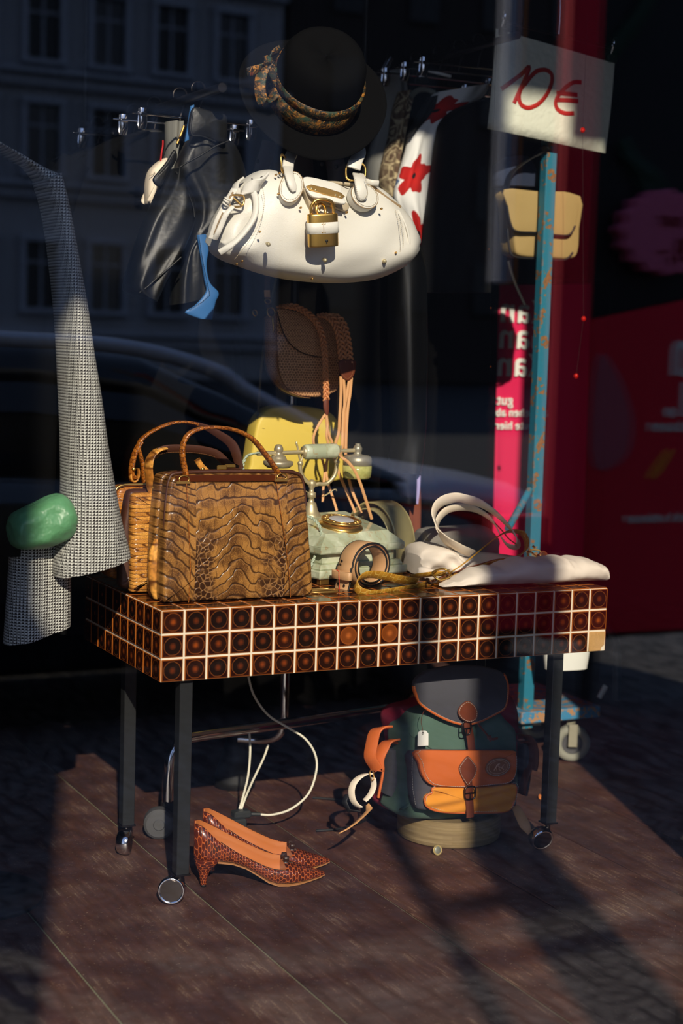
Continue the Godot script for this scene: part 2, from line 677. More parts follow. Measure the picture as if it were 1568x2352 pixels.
	var im2 = paint(256, 256, func(u: float, v: float) -> Color:
		var a: float = n1.get_pixel(int(u * 256), int(v * 256)).r * 0.6 + n2.get_pixel(int(u * 256), int(v * 256)).r * 0.4
		return Color(0.24, 0.52, 0.68).lerp(Color(0.70, 0.52, 0.36), smoothstep(0.50, 0.54, a)))
	M.blue_worn = tri_mapped(mat(Color.WHITE, 0.6, 0.0, {"albedo_texture": tex(im2)}), 3.4)
	# wood floor: dark red-brown paint, scratched and dusty along the boards (x across, y along)
	var f1 = noise_image(256, 0.02, 31, FastNoiseLite.TYPE_SIMPLEX_SMOOTH, 4)
	var f2 = noise_image(512, 0.11, 32, FastNoiseLite.TYPE_SIMPLEX_SMOOTH, 2)
	var f3 = noise_image(512, 0.3, 33, FastNoiseLite.TYPE_SIMPLEX, 1)
	var wood = paint(768, 768, func(u: float, v: float) -> Color:
		var low: float = f1.get_pixel(int(u * 255), int(v * 255)).r
		var streak: float = f2.get_pixel(int(u * 511), int(v * 60)).r
		var speck: float = f3.get_pixel(int(u * 511), int(v * 511)).r
		var fleck: float = f2.get_pixel(int(v * 511), int(u * 511)).r
		var c = Color(0.30, 0.185, 0.155).lerp(Color(0.40, 0.30, 0.26), smoothstep(0.3, 0.8, low) * 0.6)
		c = c * (0.86 + 0.28 * streak)
		c = c.lerp(Color(0.22, 0.14, 0.13), smoothstep(0.55, 0.85, 1.0 - low) * 0.35)
		var wear = smoothstep(0.70, 0.82, streak) * smoothstep(0.48, 0.7, low) * smoothstep(0.45, 0.65, speck)
		c = c.lerp(Color(0.62, 0.55, 0.42), wear * 0.4)
		var line: float = f3.get_pixel(int(u * 511), int(v * 24.0)).r
		c = c.lerp(Color(0.50, 0.42, 0.35), smoothstep(0.74, 0.86, line) * smoothstep(0.5, 0.75, low) * smoothstep(0.4, 0.7, streak) * 0.8)
		c = c.lerp(Color(0.72, 0.66, 0.54), smoothstep(0.84, 0.92, speck) * smoothstep(0.6, 0.75, fleck) * 0.5)
		return c)
	var relief = tex(f2)
	M.floor_wood = []
	for k in 3:
		M.floor_wood.append(bumped(mat([Color(1, 1, 1), Color(0.90, 0.88, 0.9), Color(1.0, 0.95, 0.92)][k], 0.62, 0.0, {"albedo_texture": tex(wood) if k == 0 else M.floor_wood[0].albedo_texture}), relief, 0.02))
	M.seam_dust = mat(Color(0.47, 0.46, 0.36), 0.95)
	M.drum_wood = bumped(mat(Color(0.62, 0.56, 0.46), 0.8, 0.0, {"albedo_texture": tex(paint(256, 128, func(u: float, v: float) -> Color:
		var s: float = f2.get_pixel(int(u * 40), int(v * 300) % 512).r
		return Color(0.74, 0.68, 0.56).lerp(Color(1.0, 0.97, 0.86), s))), "uv1_scale": Vector3(1, 1, 1)}), relief, 0.02)
	# glazed tiles: a dark disc with a glowing heart in an amber ring
	M.tile = []
	for k in 4:
		var heart: Color = [Color(0.50, 0.22, 0.08), Color(0.40, 0.17, 0.07), Color(0.58, 0.27, 0.09), Color(0.68, 0.36, 0.15)][k]
		var disc: Color = [Color(0.15, 0.07, 0.045), Color(0.11, 0.065, 0.05), Color(0.19, 0.08, 0.045), Color(0.46, 0.23, 0.09)][k]
		var tim = paint(96, 96, func(u: float, v: float) -> Color:
			var q = Vector2(u - 0.5, v - 0.5) * 2.0
			var d = q.length() + (f1.get_pixel(int(u * 200), int(v * 200) + k * 10).r - 0.5) * 0.06
			var c = heart.lerp(disc, smoothstep(0.02, 0.46, d))
			c = c.lerp(Color(0.64, 0.33, 0.11), smoothstep(0.07, 0.02, absf(d - 0.80)) * 0.55)
			if d > 0.80:
				c = c.lerp(Color(0.16, 0.05, 0.03), smoothstep(0.82, 0.92, d))
				c = c.lerp(Color(0.74, 0.42, 0.15), smoothstep(0.82, 1.0, maxf(absf(q.x), absf(q.y))) * 0.85)
			else:
				c = c.lerp(Color(0.66, 0.36, 0.12), smoothstep(0.88, 0.98, maxf(absf(q.x), absf(q.y))) * 0.8)
			return c)
		M.tile.append(mat(Color.WHITE, 0.16, 0.0, {"albedo_texture": tex(tim), "metallic_specular": 0.5}))
	M.grout = mat(Color(0.90, 0.85, 0.75), 0.9)
	M.chipboard = tri_mapped(bumped(mat(Color(0.80, 0.62, 0.38), 0.9), grain, 0.1), 14.0)
	# houndstooth check
	var hound = paint(64, 64, func(u: float, v: float) -> Color:
		var x = fposmod(u * 4.0, 4.0) * 2.0
		var y = fposmod(v * 4.0, 4.0) * 2.0
		var cx = int(floor(x)) & 1
		var cy = int(floor(y)) & 1
		var dark = 0.0
		if cx == 1 and cy == 1:
			dark = 1.0
		elif cx == 1 or cy == 1:
			dark = 1.0 if fposmod((x + y) * 2.0, 4.0) < 2.0 else 0.0
		return Color(0.86, 0.86, 0.82).lerp(Color(0.10, 0.06, 0.06), dark))
	M.hound = mat(Color.WHITE, 0.9, 0.0, {"albedo_texture": tex(hound), "uv1_triplanar": true, "uv1_scale": Vector3(42, 42, 42)})
	# printed flowers on white
	var flowers = paint(384, 384, func(u: float, v: float) -> Color:
		var c = Color(0.93, 0.93, 0.92)
		for f in [[0.26, 0.24, 0.15, 0.4], [0.74, 0.56, 0.17, 1.7], [0.24, 0.80, 0.14, 2.9], [0.82, 0.10, 0.09, 0.9]]:
			var q = Vector2(u - f[0], v - f[1])
			var a = q.angle() + f[3]
			var rr: float = f[2] * (0.92 + 0.22 * cos(a * 5.0) + 0.08 * cos(a * 11.0))
			if q.length() < rr:
				c = Color(0.84, 0.10, 0.05).lerp(Color(0.70, 0.06, 0.04), q.length() / rr)
			if q.length() < f[2] * 0.16:
				c = Color(0.10, 0.07, 0.10)
		for f in [[0.50, 0.36, 0.13, 0.6], [0.48, 0.84, 0.12, 2.2], [0.92, 0.84, 0.11, 1.2], [0.06, 0.50, 0.11, 2.6]]:
			var q = Vector2(u - f[0], v - f[1]).rotated(f[3])
			for k in 3:
				var b = q.rotated((k - 1) * 0.8)
				if b.x > 0 and b.x < f[2] and absf(b.y) < 0.03 * sin(PI * b.x / f[2]):
					c = Color(0.22, 0.30, 0.46).lerp(Color(0.45, 0.55, 0.72), b.x / f[2])
		return c)
	M.flowers = mat(Color.WHITE, 0.8, 0.0, {"albedo_texture": tex(flowers), "uv1_scale": Vector3(2.7, 2.7, 2.7)})
	# paisley scarf: gold figures on black
	var p1 = noise_image(256, 0.035, 51, FastNoiseLite.TYPE_CELLULAR)
	var p2 = noise_image(256, 0.05, 52)
	var scarf = paint(256, 256, func(u: float, v: float) -> Color:
		var a: float = p1.get_pixel(int(u * 255), int(v * 255)).r
		var b: float = p2.get_pixel(int(u * 255), int(v * 255)).r
		var c = Color(0.07, 0.06, 0.05)
		if b > 0.56: c = Color(0.74, 0.48, 0.17).lerp(Color(0.88, 0.62, 0.26), smoothstep(0.3, 0.7, a))
		var vein = absf(fposmod(a * 4.0 + b * 2.0, 1.0) - 0.5)
		if vein < 0.11: c = Color(0.80, 0.54, 0.20) if b < 0.52 else Color(0.10, 0.07, 0.05)
		if a > 0.66 and b < 0.40: c = Color(0.52, 0.13, 0.09)
		if a < 0.26 and b > 0.6: c = Color(0.16, 0.26, 0.20)
		return c)
	M.scarf = tri_mapped(mat(Color.WHITE, 0.6, 0.0, {"albedo_texture": tex(scarf)}), 3.0)
	var pat = paint(128, 128, func(u: float, v: float) -> Color:
		var a: float = p1.get_pixel(int(u * 255), int(v * 255)).r
		return Color(0.34, 0.26, 0.20).lerp(Color(0.72, 0.66, 0.52), smoothstep(0.25, 0.3, absf(fposmod(a * 2.0, 1.0) - 0.5))))
	M.brown_print = tri_mapped(mat(Color.WHITE, 0.9, 0.0, {"albedo_texture": tex(pat)}), 3.0)
	# onyx: pale green stone with veils and rusty veins
	var o1 = noise_image(256, 0.02, 61, FastNoiseLite.TYPE_SIMPLEX_SMOOTH, 4)
	var onyx = paint(256, 256, func(u: float, v: float) -> Color:
		var a: float = o1.get_pixel(int(u * 255), int(v * 255)).r
		var c = Color(0.66, 0.69, 0.57).lerp(Color(0.80, 0.82, 0.71), smoothstep(0.3, 0.7, a))
		c = c.lerp(Color(0.88, 0.90, 0.80), smoothstep(0.06, 0.0, absf(a - 0.62)) * 0.6)
		return c.lerp(Color(0.66, 0.45, 0.24), smoothstep(0.015, 0.004, absf(a - 0.36)) * 0.8))
	M.onyx = tri_mapped(mat(Color.WHITE, 0.14, 0.0, {"albedo_texture": tex(onyx), "clearcoat_enabled": true, "clearcoat": 0.3, "clearcoat_roughness": 0.05}), 2.4)
	# reptile skins
	var croc = crocodile_skin(640, 544)
	M.croc = bumped(mat(Color(0.95, 0.92, 0.90), 0.30, 0.0, {"albedo_texture": croc[0], "clearcoat_enabled": true, "clearcoat": 0.35, "clearcoat_roughness": 0.18}), croc[1], 0.15)
	var amber = scales(256, 256, func(u: float, v: float) -> Vector3: return Vector3(u * 5.0 + 0.2 * sin(v * 40.0), v * 26.0, 0.1), [Color(0.84, 0.60, 0.28), Color(0.56, 0.33, 0.12)], Color(0.36, 0.20, 0.08), 0.16, 73, 0.4)
	M.amber_croc = bumped(mat(Color.WHITE, 0.28, 0.0, {"albedo_texture": amber[0]}), amber[1], 0.12)
	M.croc_strap = bumped(mat(Color(0.80, 0.68, 0.56), 0.3, 0.0, {"albedo_texture": amber[0], "uv1_scale": Vector3(14, 5, 1)}), amber[1], 0.06)
	M.olive_croc = tri_mapped(bumped(mat(Color(0.92, 0.84, 0.62), 0.35, 0.0, {"albedo_texture": amber[0]}), amber[1], 0.08), 6.0)
	M.gold_croc = bumped(mat(Color(1.0, 0.95, 0.75), 0.3, 0.0, {"albedo_texture": scales(128, 128, func(u: float, v: float) -> Vector3: return Vector3(u * 2.0, v * 4.0, 0.0), [Color(0.80, 0.62, 0.28), Color(0.68, 0.48, 0.18)], Color(0.90, 0.80, 0.55), 0.12, 77, 0.2)[0], "uv1_scale": Vector3(22, 22, 1)}), fine, 0.01)
	var snake = scales(512, 512, func(u: float, v: float) -> Vector3: return Vector3(u * 10.0, v * 24.0, 0.3), [Color(0.46, 0.18, 0.10), Color(0.19, 0.075, 0.05)], Color(0.78, 0.40, 0.19), 0.26, 79, 0.35, 0.0)
	M.snake = bumped(mat(Color.WHITE, 0.22, 0.0, {"albedo_texture": snake[0], "uv1_scale": Vector3(13.0, 6.0, 1), "clearcoat_enabled": true, "clearcoat": 0.4, "clearcoat_roughness": 0.1}), snake[1], 0.06)
	var lizard = scales(256, 256, func(u: float, v: float) -> Vector3: return Vector3(u * 12.0, v * 17.0, 0.2), [Color(0.62, 0.45, 0.30), Color(0.50, 0.35, 0.23)], Color(0.90, 0.68, 0.48), 0.45, 83, 0.3)
	M.lizard = bumped(mat(Color.WHITE, 0.45, 0.0, {"albedo_texture": lizard[0], "uv1_scale": Vector3(2, 2, 1)}), lizard[1], 0.05)
	M.lizard_side = tri_mapped(bumped(mat(Color(0.80, 0.76, 0.74), 0.45, 0.0, {"albedo_texture": lizard[0]}), lizard[1], 0.04), 14.0)

# ---------------------------------------------------------------- room
func shop_room() -> void:
	var base = Sh.new()
	base.box(Vector3(0.5, -0.184, -1.2), Vector3(6.2, 0.36, 4.6), 0.002)
	var fl = struct("floor", base, M.seam_dust)
	var edges = [-2.6, -2.2, -1.8, -1.4, -0.96, -0.60, -0.24, 0.12, 0.485, 0.79, 1.094, 1.337, 1.70, 2.06, 2.42, 2.78, 3.14, 3.6]
	var rng = RandomNumberGenerator.new()
	rng.seed = 5
	for i in edges.size() - 1:
		var sh = Sh.new()
		var w: float = edges[i + 1] - edges[i] - 0.005
		var cx: float = (edges[i] + edges[i + 1]) * 0.5
		sh.box(Vector3(cx, -0.012, -1.2), Vector3(w, 0.024, 4.6), 0.0015)
		var off = Vector2(rng.randf(), rng.randf())
		for k in sh.p.size():
			sh.u[k] = Vector2(sh.p[k].x, sh.p[k].z) * 1.1 + off
		struct("plank", sh, M.floor_wood[i % 3], fl)
	var sh = Sh.new()
	sh.box(Vector3(0.5, 1.5, -3.55), Vector3(6.4, 3.9, 0.1), 0.002)
	struct("wall_back", sh, M.dark_wall)
	sh = Sh.new()
	sh.box(Vector3(-2.65, 1.5, -1.2), Vector3(0.1, 3.9, 4.6), 0.002)
	struct("wall_left", sh, M.wall)
	sh = Sh.new()
	sh.box(Vector3(3.65, 1.5, -1.2), Vector3(0.1, 3.9, 4.6), 0.002)
	struct("wall_right", sh, M.dark_wall)
	sh = Sh.new()
	sh.box(Vector3(0.5, 3.5, -1.2), Vector3(6.4, 0.12, 4.9), 0.002)
	struct("ceiling", sh, M.wall)
	sh = Sh.new()   # the front wall: a lintel over the window, a pier each side
	sh.box(Vector3(0.5, 3.235, 1.06), Vector3(6.4, 0.63, 0.16), 0.004)
	sh.box(Vector3(2.36, 1.3, 1.06), Vector3(2.7, 3.2, 0.16), 0.004)
	sh.box(Vector3(-2.35, 1.3, 1.06), Vector3(0.7, 3.2, 0.16), 0.004)
	sh.box(Vector3(0.5, -0.2, 1.15), Vector3(6.4, 0.30, 0.16), 0.004)
	struct("wall_front", sh, M.frame_paint)

func shop_window() -> void:
	var w = Node3D.new()
	w.name = "window_1"
	add_child(w)
	w.position = Vector3(-0.5, 0, 1.0)
	w.set_meta("kind", "structure")
	for k in 2:
		var sh = Sh.new()
		sh.box(Vector3(-0.5, 1.45, 1.0 + k * 0.022), Vector3(3.0, 2.92, 0.006), 0.0004)
		part("pane", sh, M.glass, w)
	for b in [[Vector3(-0.5, -0.02, 1.01), Vector3(3.06, 0.05, 0.06)], [Vector3(-0.5, 2.91, 1.01), Vector3(3.06, 0.04, 0.06)], [Vector3(-1.99, 1.42, 1.01), Vector3(0.05, 2.86, 0.06)], [Vector3(1.0, 1.42, 1.01), Vector3(0.05, 2.86, 0.06)]]:
		var sh = Sh.new()
		sh.box(b[0], b[1], 0.003)
		part("window_frame", sh, M.frame_paint, w)

# ---------------------------------------------------------------- the street behind the photographer, seen as reflections
func street() -> void:
	var n1 = noise_image(256, 0.05, 91)
	var cob = noise_image(512, 0.05, 92, FastNoiseLite.TYPE_CELLULAR)
	var pav = paint(256, 256, func(u: float, v: float) -> Color:
		var a: float = cob.get_pixel(int(u * 511), int(v * 511)).r
		return Color(0.18, 0.18, 0.19).lerp(Color(0.44, 0.42, 0.41), smoothstep(0.05, 0.3, a)) * (0.8 + 0.4 * n1.get_pixel(int(u * 255), int(v * 255)).r))
	var pm = bumped(mat(Color.WHITE, 0.85, 0.0, {"albedo_texture": tex(pav)}), tex(cob), 0.6)
	var sh = Sh.new()
	sh.box(Vector3(12, -0.6, 5.6), Vector3(90, 0.6, 9.0), 0.01)
	for k in sh.p.size():
		sh.u[k] = Vector2(sh.p[k].x, sh.p[k].z) * 0.55
	struct("street_pavement", sh, pm)
	sh = Sh.new()
	sh.box(Vector3(12, -0.64, 36.6), Vector3(90, 0.6, 53), 0.01)
	struct("road", sh, mat(Color(0.17, 0.17, 0.175), 0.9))
	# pale house across the square
	var wallm = mat(Color(0.60, 0.60, 0.61), 0.9)
	var trimm = mat(Color(0.62, 0.63, 0.66), 0.9)
	var dark = mat(Color(0.05, 0.055, 0.06), 0.4)
	var pane = mat(Color(0.10, 0.12, 0.15), 0.08)
	var h = thing("apartment_house", "pale old apartment house across the square, mirrored in the upper shop glass", "building", Vector3(15, -0.3, 50))
	sh = Sh.new()
	sh.box(Vector3(12.0, 7.7, 53.2), Vector3(20.0, 16.0, 6.0), 0.05)
	part("wall", sh, wallm, h)
	for y in [0.9, 5.55, 9.05, 12.6]:
		sh = Sh.new()
		sh.box(Vector3(12.0, y, 50.1), Vector3(20.1, 0.35, 0.4), 0.05)
		sh.box(Vector3(12.0, y + 0.28, 50.0), Vector3(20.2, 0.16, 0.7), 0.03)
		part("cornice", sh, trimm, h)
	for col in 8:
		for row in 4:
			var c = Vector3(20.1 - col * 2.15, [3.0, 7.3, 10.8, 14.2][row], 50.2)
			sh = Sh.new()
			for q in [[Vector3(0.62, 0, 0), Vector3(0.18, 2.3, 0.3)], [Vector3(-0.62, 0, 0), Vector3(0.18, 2.3, 0.3)], [Vector3(0, 1.15, 0), Vector3(1.5, 0.2, 0.4)], [Vector3(0, -1.15, 0), Vector3(1.5, 0.16, 0.5)]]:
				sh.box(c + q[0] - Vector3(0, 0, 0.12), q[1], 0.02)
			var wf = part("window", sh, trimm, h)
			sh = Sh.new()
			sh.box(c - Vector3(0, 0, 0.01), Vector3(1.08, 2.2, 0.06), 0.01)
			part("pane", sh, dark if (row + col) % 2 else pane, wf)
			sh = Sh.new()
			sh.box(c + Vector3(0, 0, -0.06), Vector3(0.07, 2.2, 0.06), 0.01)
			sh.box(c + Vector3(0, 0.4, -0.06), Vector3(1.08, 0.07, 0.06), 0.01)
			part("glazing_bar", sh, trimm, wf)
	# dark house beside it
	h = thing("office_block", "dark brown house beside the pale one, a dim reflection behind the black hat", "building", Vector3(36, -0.3, 50))
	sh = Sh.new()
	sh.box(Vector3(37.0, 9.7, 53.4), Vector3(29.6, 20.0, 6.0), 0.05)
	part("wall", sh, mat(Color(0.22, 0.19, 0.17), 0.95), h)
	for col in 9:
		for row in 5:
			sh = Sh.new()
			sh.box(Vector3(24.5 + col * 3.0, 3.2 + row * 3.4, 50.36), Vector3(1.2, 1.9, 0.12), 0.02)
			part("window", sh, dark, h)
	parked_car()
	advertising_column()
	sun_breakers()

func parked_car() -> void:
	var paint_m = mat(Color(0.05, 0.055, 0.065), 0.2, 0.0, {"clearcoat_enabled": true, "clearcoat": 1.0, "clearcoat_roughness": 0.05})
	var glass = mat(Color(0.02, 0.022, 0.025), 0.05)
	var o = thing("car", "dark parked car whose roof line and bonnet show as pale streaks in the glass", "car", Vector3(0.6, -0.3, 5.3))
	var zc = 5.40
	# cross-sections along its length: x, sill height, waist height, half width
	var sh = Sh.new()
	var rows = []
	for s in [[-1.5, 0.05, 0.45, 0.62], [-1.35, -0.08, 0.62, 0.76], [-0.8, -0.12, 0.72, 0.80], [0.4, -0.12, 0.72, 0.81], [1.6, -0.12, 0.66, 0.81], [2.4, -0.12, 0.60, 0.80], [2.9, -0.08, 0.50, 0.74], [3.12, 0.05, 0.32, 0.60]]:
		var ring = PackedVector3Array()
		for k in 20:
			var a = TAU * k / 20
			var ca = cos(a)
			var sa = sin(a)
			ring.append(Vector3(s[0], lerpf(s[1], s[2], 0.5 + 0.5 * signf(sa) * pow(absf(sa), 0.45)), zc + s[3] * signf(ca) * pow(absf(ca), 0.35)))
		rows.append(ring)
	sh.loft(rows)
	part("body", sh, paint_m, o)
	sh = Sh.new()
	rows = []
	for s in [[-1.1, 0.66, 0.72, 0.66], [-0.8, 0.66, 1.02, 0.68], [-0.2, 0.66, 1.15, 0.70], [0.5, 0.66, 1.16, 0.70], [0.95, 0.66, 1.12, 0.70], [1.3, 0.66, 0.98, 0.69], [1.7, 0.64, 0.80, 0.68], [2.1, 0.60, 0.63, 0.66]]:
		var ring = PackedVector3Array()
		for q in [[-1.0, 0.0], [-0.97, 0.3], [-0.86, 0.85], [-0.7, 0.97], [0.0, 1.0], [0.7, 0.97], [0.86, 0.85], [0.97, 0.3], [1.0, 0.0]]:
			ring.append(Vector3(s[0], lerpf(s[1], s[2], q[1]), zc + s[3] * q[0]))
		rows.append(ring)
	sh.loft(rows)
	part("cabin", sh, glass, o)
	var silver = mat(Color(0.80, 0.82, 0.86), 0.35, 0.2)
	for side in [-1.0, 1.0]:
		sh = Sh.new()
		sh.tube(smooth([Vector3(-1.1, 0.78, zc + side * 0.68), Vector3(-0.8, 1.02, zc + side * 0.68), Vector3(-0.2, 1.145, zc + side * 0.68), Vector3(0.5, 1.15, zc + side * 0.68), Vector3(0.88, 1.13, zc + side * 0.68), Vector3(1.2, 1.055, zc + side * 0.68), Vector3(1.36, 0.965, zc + side * 0.68), Vector3(1.74, 0.79, zc + side * 0.68)], 5), 0.030, 10)
		part("roof_rail", sh, silver, o)
	sh = Sh.new()
	rows = []
	for s in [[2.02, 0.645, 0.70], [2.3, 0.63, 0.71], [2.7, 0.57, 0.68], [2.98, 0.47, 0.56]]:
		var ring = PackedVector3Array()
		for q in [[-1.08, -0.14], [-1.0, -0.04], [-0.6, 0.015], [0.0, 0.03], [0.6, 0.015], [1.0, -0.04], [1.08, -0.14], [0.0, -0.1]]:
			ring.append(Vector3(s[0], s[1] + q[1], zc + s[2] * q[0]))
		rows.append(ring)
	sh.loft(rows)
	part("bonnet", sh, silver, o)
	for x in [-0.85, 2.25]:
		for s in [-1.0, 1.0]:
			sh = Sh.new()
			sh.lathe([Vector2(0, -0.1), Vector2(0.2, -0.1), Vector2(0.29, -0.09), Vector2(0.31, -0.06), Vector2(0.31, 0.06), Vector2(0.29, 0.09), Vector2(0.2, 0.1), Vector2(0, 0.1)], frame(Vector3(x, 0.01, zc + s * 0.70), Vector3(0, 0, 1)), 24)
			part("wheel", sh, M.rubber, o)

func text_mesh(s: String, height: float, depth := 0.004) -> TextMesh:
	var t = TextMesh.new()
	var f = SystemFont.new()
	f.font_names = PackedStringArray(["Droid Sans"])
	f.font_weight = 700
	t.font = f
	t.text = s
	t.font_size = 64
	t.pixel_size = height / 64.0
	t.depth = depth
	t.curve_step = 2.0
	return t

func letters(s: String, height: float, at: Vector3, m: Material, parent: Node, turn := 0.0, align := HORIZONTAL_ALIGNMENT_CENTER) -> void:
	var t = text_mesh(s, height)
	t.horizontal_alignment = align
	var o = MeshInstance3D.new()
	o.name = "lettering"
	o.mesh = t
	o.material_override = m
	parent.add_child(o, true)
	o.position = at - world_of(parent)
	o.rotation.y = turn

func advertising_column() -> void:
	# stands across the pavement and faces the shop, so its writing appears reversed in the glass
	var z = 4.35
	var o := thing("advertising_board", "large red advertising board with pink scalloped price badge, reversed in the glass on the right", "advertising board", Vector3(3.0, -0.3, z + 0.1))
	var sh = Sh.new()
	sh.box(Vector3(3.30, 1.78, z + 0.10), Vector3(1.30, 3.6, 0.06), 0.01)
	part("board", sh, mat(Color(0.05, 0.055, 0.055), 0.7), o)
	for x in [2.8, 3.8]:
		sh = Sh.new()
		sh.box(Vector3(x, -0.14, z + 0.10), Vector3(0.06, 0.32, 0.06), 0.01)
		part("foot", sh, M.frame_paint, o)
	sh = Sh.new()   # red field with its slanting top edge
	sh.slab([Vector2(2.66, 0.02), Vector2(3.95, 0.0), Vector2(3.95, 1.56), Vector2(2.66, 1.29)], Transform3D.IDENTITY, z, z + 0.06, 0.004)
	part("red_field", sh, M.red_poster, o)
	sh = Sh.new()
	sh.box(Vector3(2.60, 1.78, z + 0.06), Vector3(0.15, 3.56, 0.08), 0.01)
	part("red_border", sh, M.red_poster, o)
	sh = Sh.new()
	sh.box(Vector3(2.385, 0.28, z + 0.06), Vector3(0.23, 0.46, 0.10), 0.01)
	part("red_base", sh, M.red_poster, o)
	sh = Sh.new()
	sh.box(Vector3(2.265, 2.5, z + 0.06), Vector3(0.055, 2.16, 0.08), 0.01)
	part("white_post", sh, mat(Color(0.66, 0.66, 0.70), 0.7), o)
	sh = Sh.new()
	sh.box(Vector3(2.301, 2.5, z + 0.06), Vector3(0.014, 2.16, 0.08), 0.003)
	part("orange_edge", sh, mat(Color(0.85, 0.50, 0.22), 0.7), o)
	sh = Sh.new()   # a rounded figure in the red field, a little paler
	sh.slab(smooth([Vector2(2.70, 0.72), Vector2(2.86, 0.74), Vector2(2.89, 0.90), Vector2(2.80, 1.09), Vector2(2.70, 1.14)], 5, true), Transform3D.IDENTITY, z - 0.004, z, 0.001)
	part("pale_figure", sh, mat(Color(0.76, 0.36, 0.42), 0.8), o)
	var rng := RandomNumberGenerator.new()
	rng.seed = 8
	for k in 14:
		sh = Sh.new()
		var c := Vector3(rng.randf_range(2.8, 3.8), rng.randf_range(1.75, 3.3), z + 0.062)
		var d := Vector3(rng.randf_range(-0.3, 0.3), rng.randf_range(0.15, 0.4), 0)
		sh.strap(smooth([c - d * 0.5, c + Vector3(0.03, 0, -0.006), c + d * 0.5], 4), Vector3(0.6, -0.3, 0), 0.07, 0.006)
		part("printed_leaf", sh, mat(Color(0.10, 0.22, 0.15), 0.8), o)
	var badge = []
	for k in 96:
		var a = TAU * k / 96
		badge.append(Vector2(3.02, 1.66) + Vector2(cos(a), sin(a) * 0.74) * (0.225 + 0.013 * cos(a * 16.0)))
	sh = Sh.new()
	sh.slab(badge, Transform3D.IDENTITY, z - 0.01, z + 0.062, 0.003)
	var b := part("price_badge", sh, mat(Color(0.88, 0.42, 0.56), 0.8), o, "pink scalloped price badge")
	letters("ab nur", 0.075, Vector3(3.08, 1.71, z - 0.014), M.red_dark, b, PI)
	letters("69,-", 0.13, Vector3(3.08, 1.59, z - 0.014), M.red_dark, b, PI)
	letters("n", 0.26, Vector3(3.14, 1.17, z - 0.003), M.white_plain, o, PI)
	letters("i.", 0.26, Vector3(3.12, 1.00, z - 0.003), M.white_plain, o, PI)
	letters("reinschauen", 0.06, Vector3(3.15, 0.87, z - 0.003), M.white_plain, o, PI)
	letters("gleich nebenan", 0.05, Vector3(3.06, 0.49, z - 0.003), M.white_plain, o, PI)
	sh = Sh.new()
	sh.slab(smooth([Vector2(2.98, 0.66), Vector2(3.06, 0.76), Vector2(3.10, 0.77), Vector2(3.03, 0.67)], 4, true), Transform3D.IDENTITY, z - 0.004, z, 0.001)
	part("orange_mark", sh, mat(Color(0.95, 0.60, 0.12), 0.7), o)

func sun_breakers() -> void:
	# things on the kerb that throw the bands of shade into the window
	var stone = mat(Color(0.42, 0.41, 0.40), 0.9)
	var sh = Sh.new()
	sh.box(Vector3(-2.03, 1.38, 4.0), Vector3(0.84, 3.36, 0.44), 0.02)
	sh.box(Vector3(-2.05, 4.2, 4.0), Vector3(0.80, 2.3, 0.44), 0.02)
	var o = thing("stone_pillar", "broad stone pillar on the pavement left of the window, outside the picture", "pillar", Vector3(-1.95, -0.3, 4.0))
	part("shaft", sh, stone, o)
	sh = Sh.new()
	sh.box(Vector3(-1.6, 3.85, 4.0), Vector3(0.46, 0.55, 0.06), 0.01)
	part("sign_board", sh, M.frame_paint, o)
	o = thing("street_sign_posts", "pair of street sign posts on the pavement joined by a bar, outside the picture", "sign post", Vector3(-0.5, -0.3, 4.0))
	sh = Sh.new()
	sh.tube([Vector3(-0.712, -0.3, 4.0), Vector3(-0.712, 4.6, 4.0)], 0.028, 12)
	part("thin_post", sh, M.frame_paint, o)
	sh = Sh.new()
	sh.box(Vector3(-0.443, 2.2, 4.0), Vector3(0.190, 5.0, 0.06), 0.01)
	part("wide_post", sh, M.frame_paint, o)
	sh = Sh.new()
	sh.box(Vector3(-0.58, 2.19, 4.0), Vector3(0.3, 0.05, 0.03), 0.005)
	part("bar", sh, M.frame_paint, o)
	sh = Sh.new()
	sh.box(Vector3(0.1, 4.85, 4.0), Vector3(0.48, 0.8, 0.04), 0.01)
	sh.box(Vector3(-0.25, 4.6, 4.03), Vector3(0.3, 0.05, 0.02), 0.004)
	part("sign_board", sh, M.frame_paint, o)
	o = thing("planter_board", "dark stepped board leaning at the foot of the window frame, outside the picture", "board", Vector3(0.85, -0.3, 1.2))
	sh = Sh.new()
	sh.box(Vector3(0.92, 0.20, 1.19), Vector3(0.17, 0.49, 0.04), 0.01)
	part("board", sh, M.frame_paint, o)
	sh = Sh.new()
	sh.box(Vector3(0.77, 0.14, 1.19), Vector3(0.14, 0.36, 0.04), 0.01)
	part("board", sh, M.frame_paint, o)

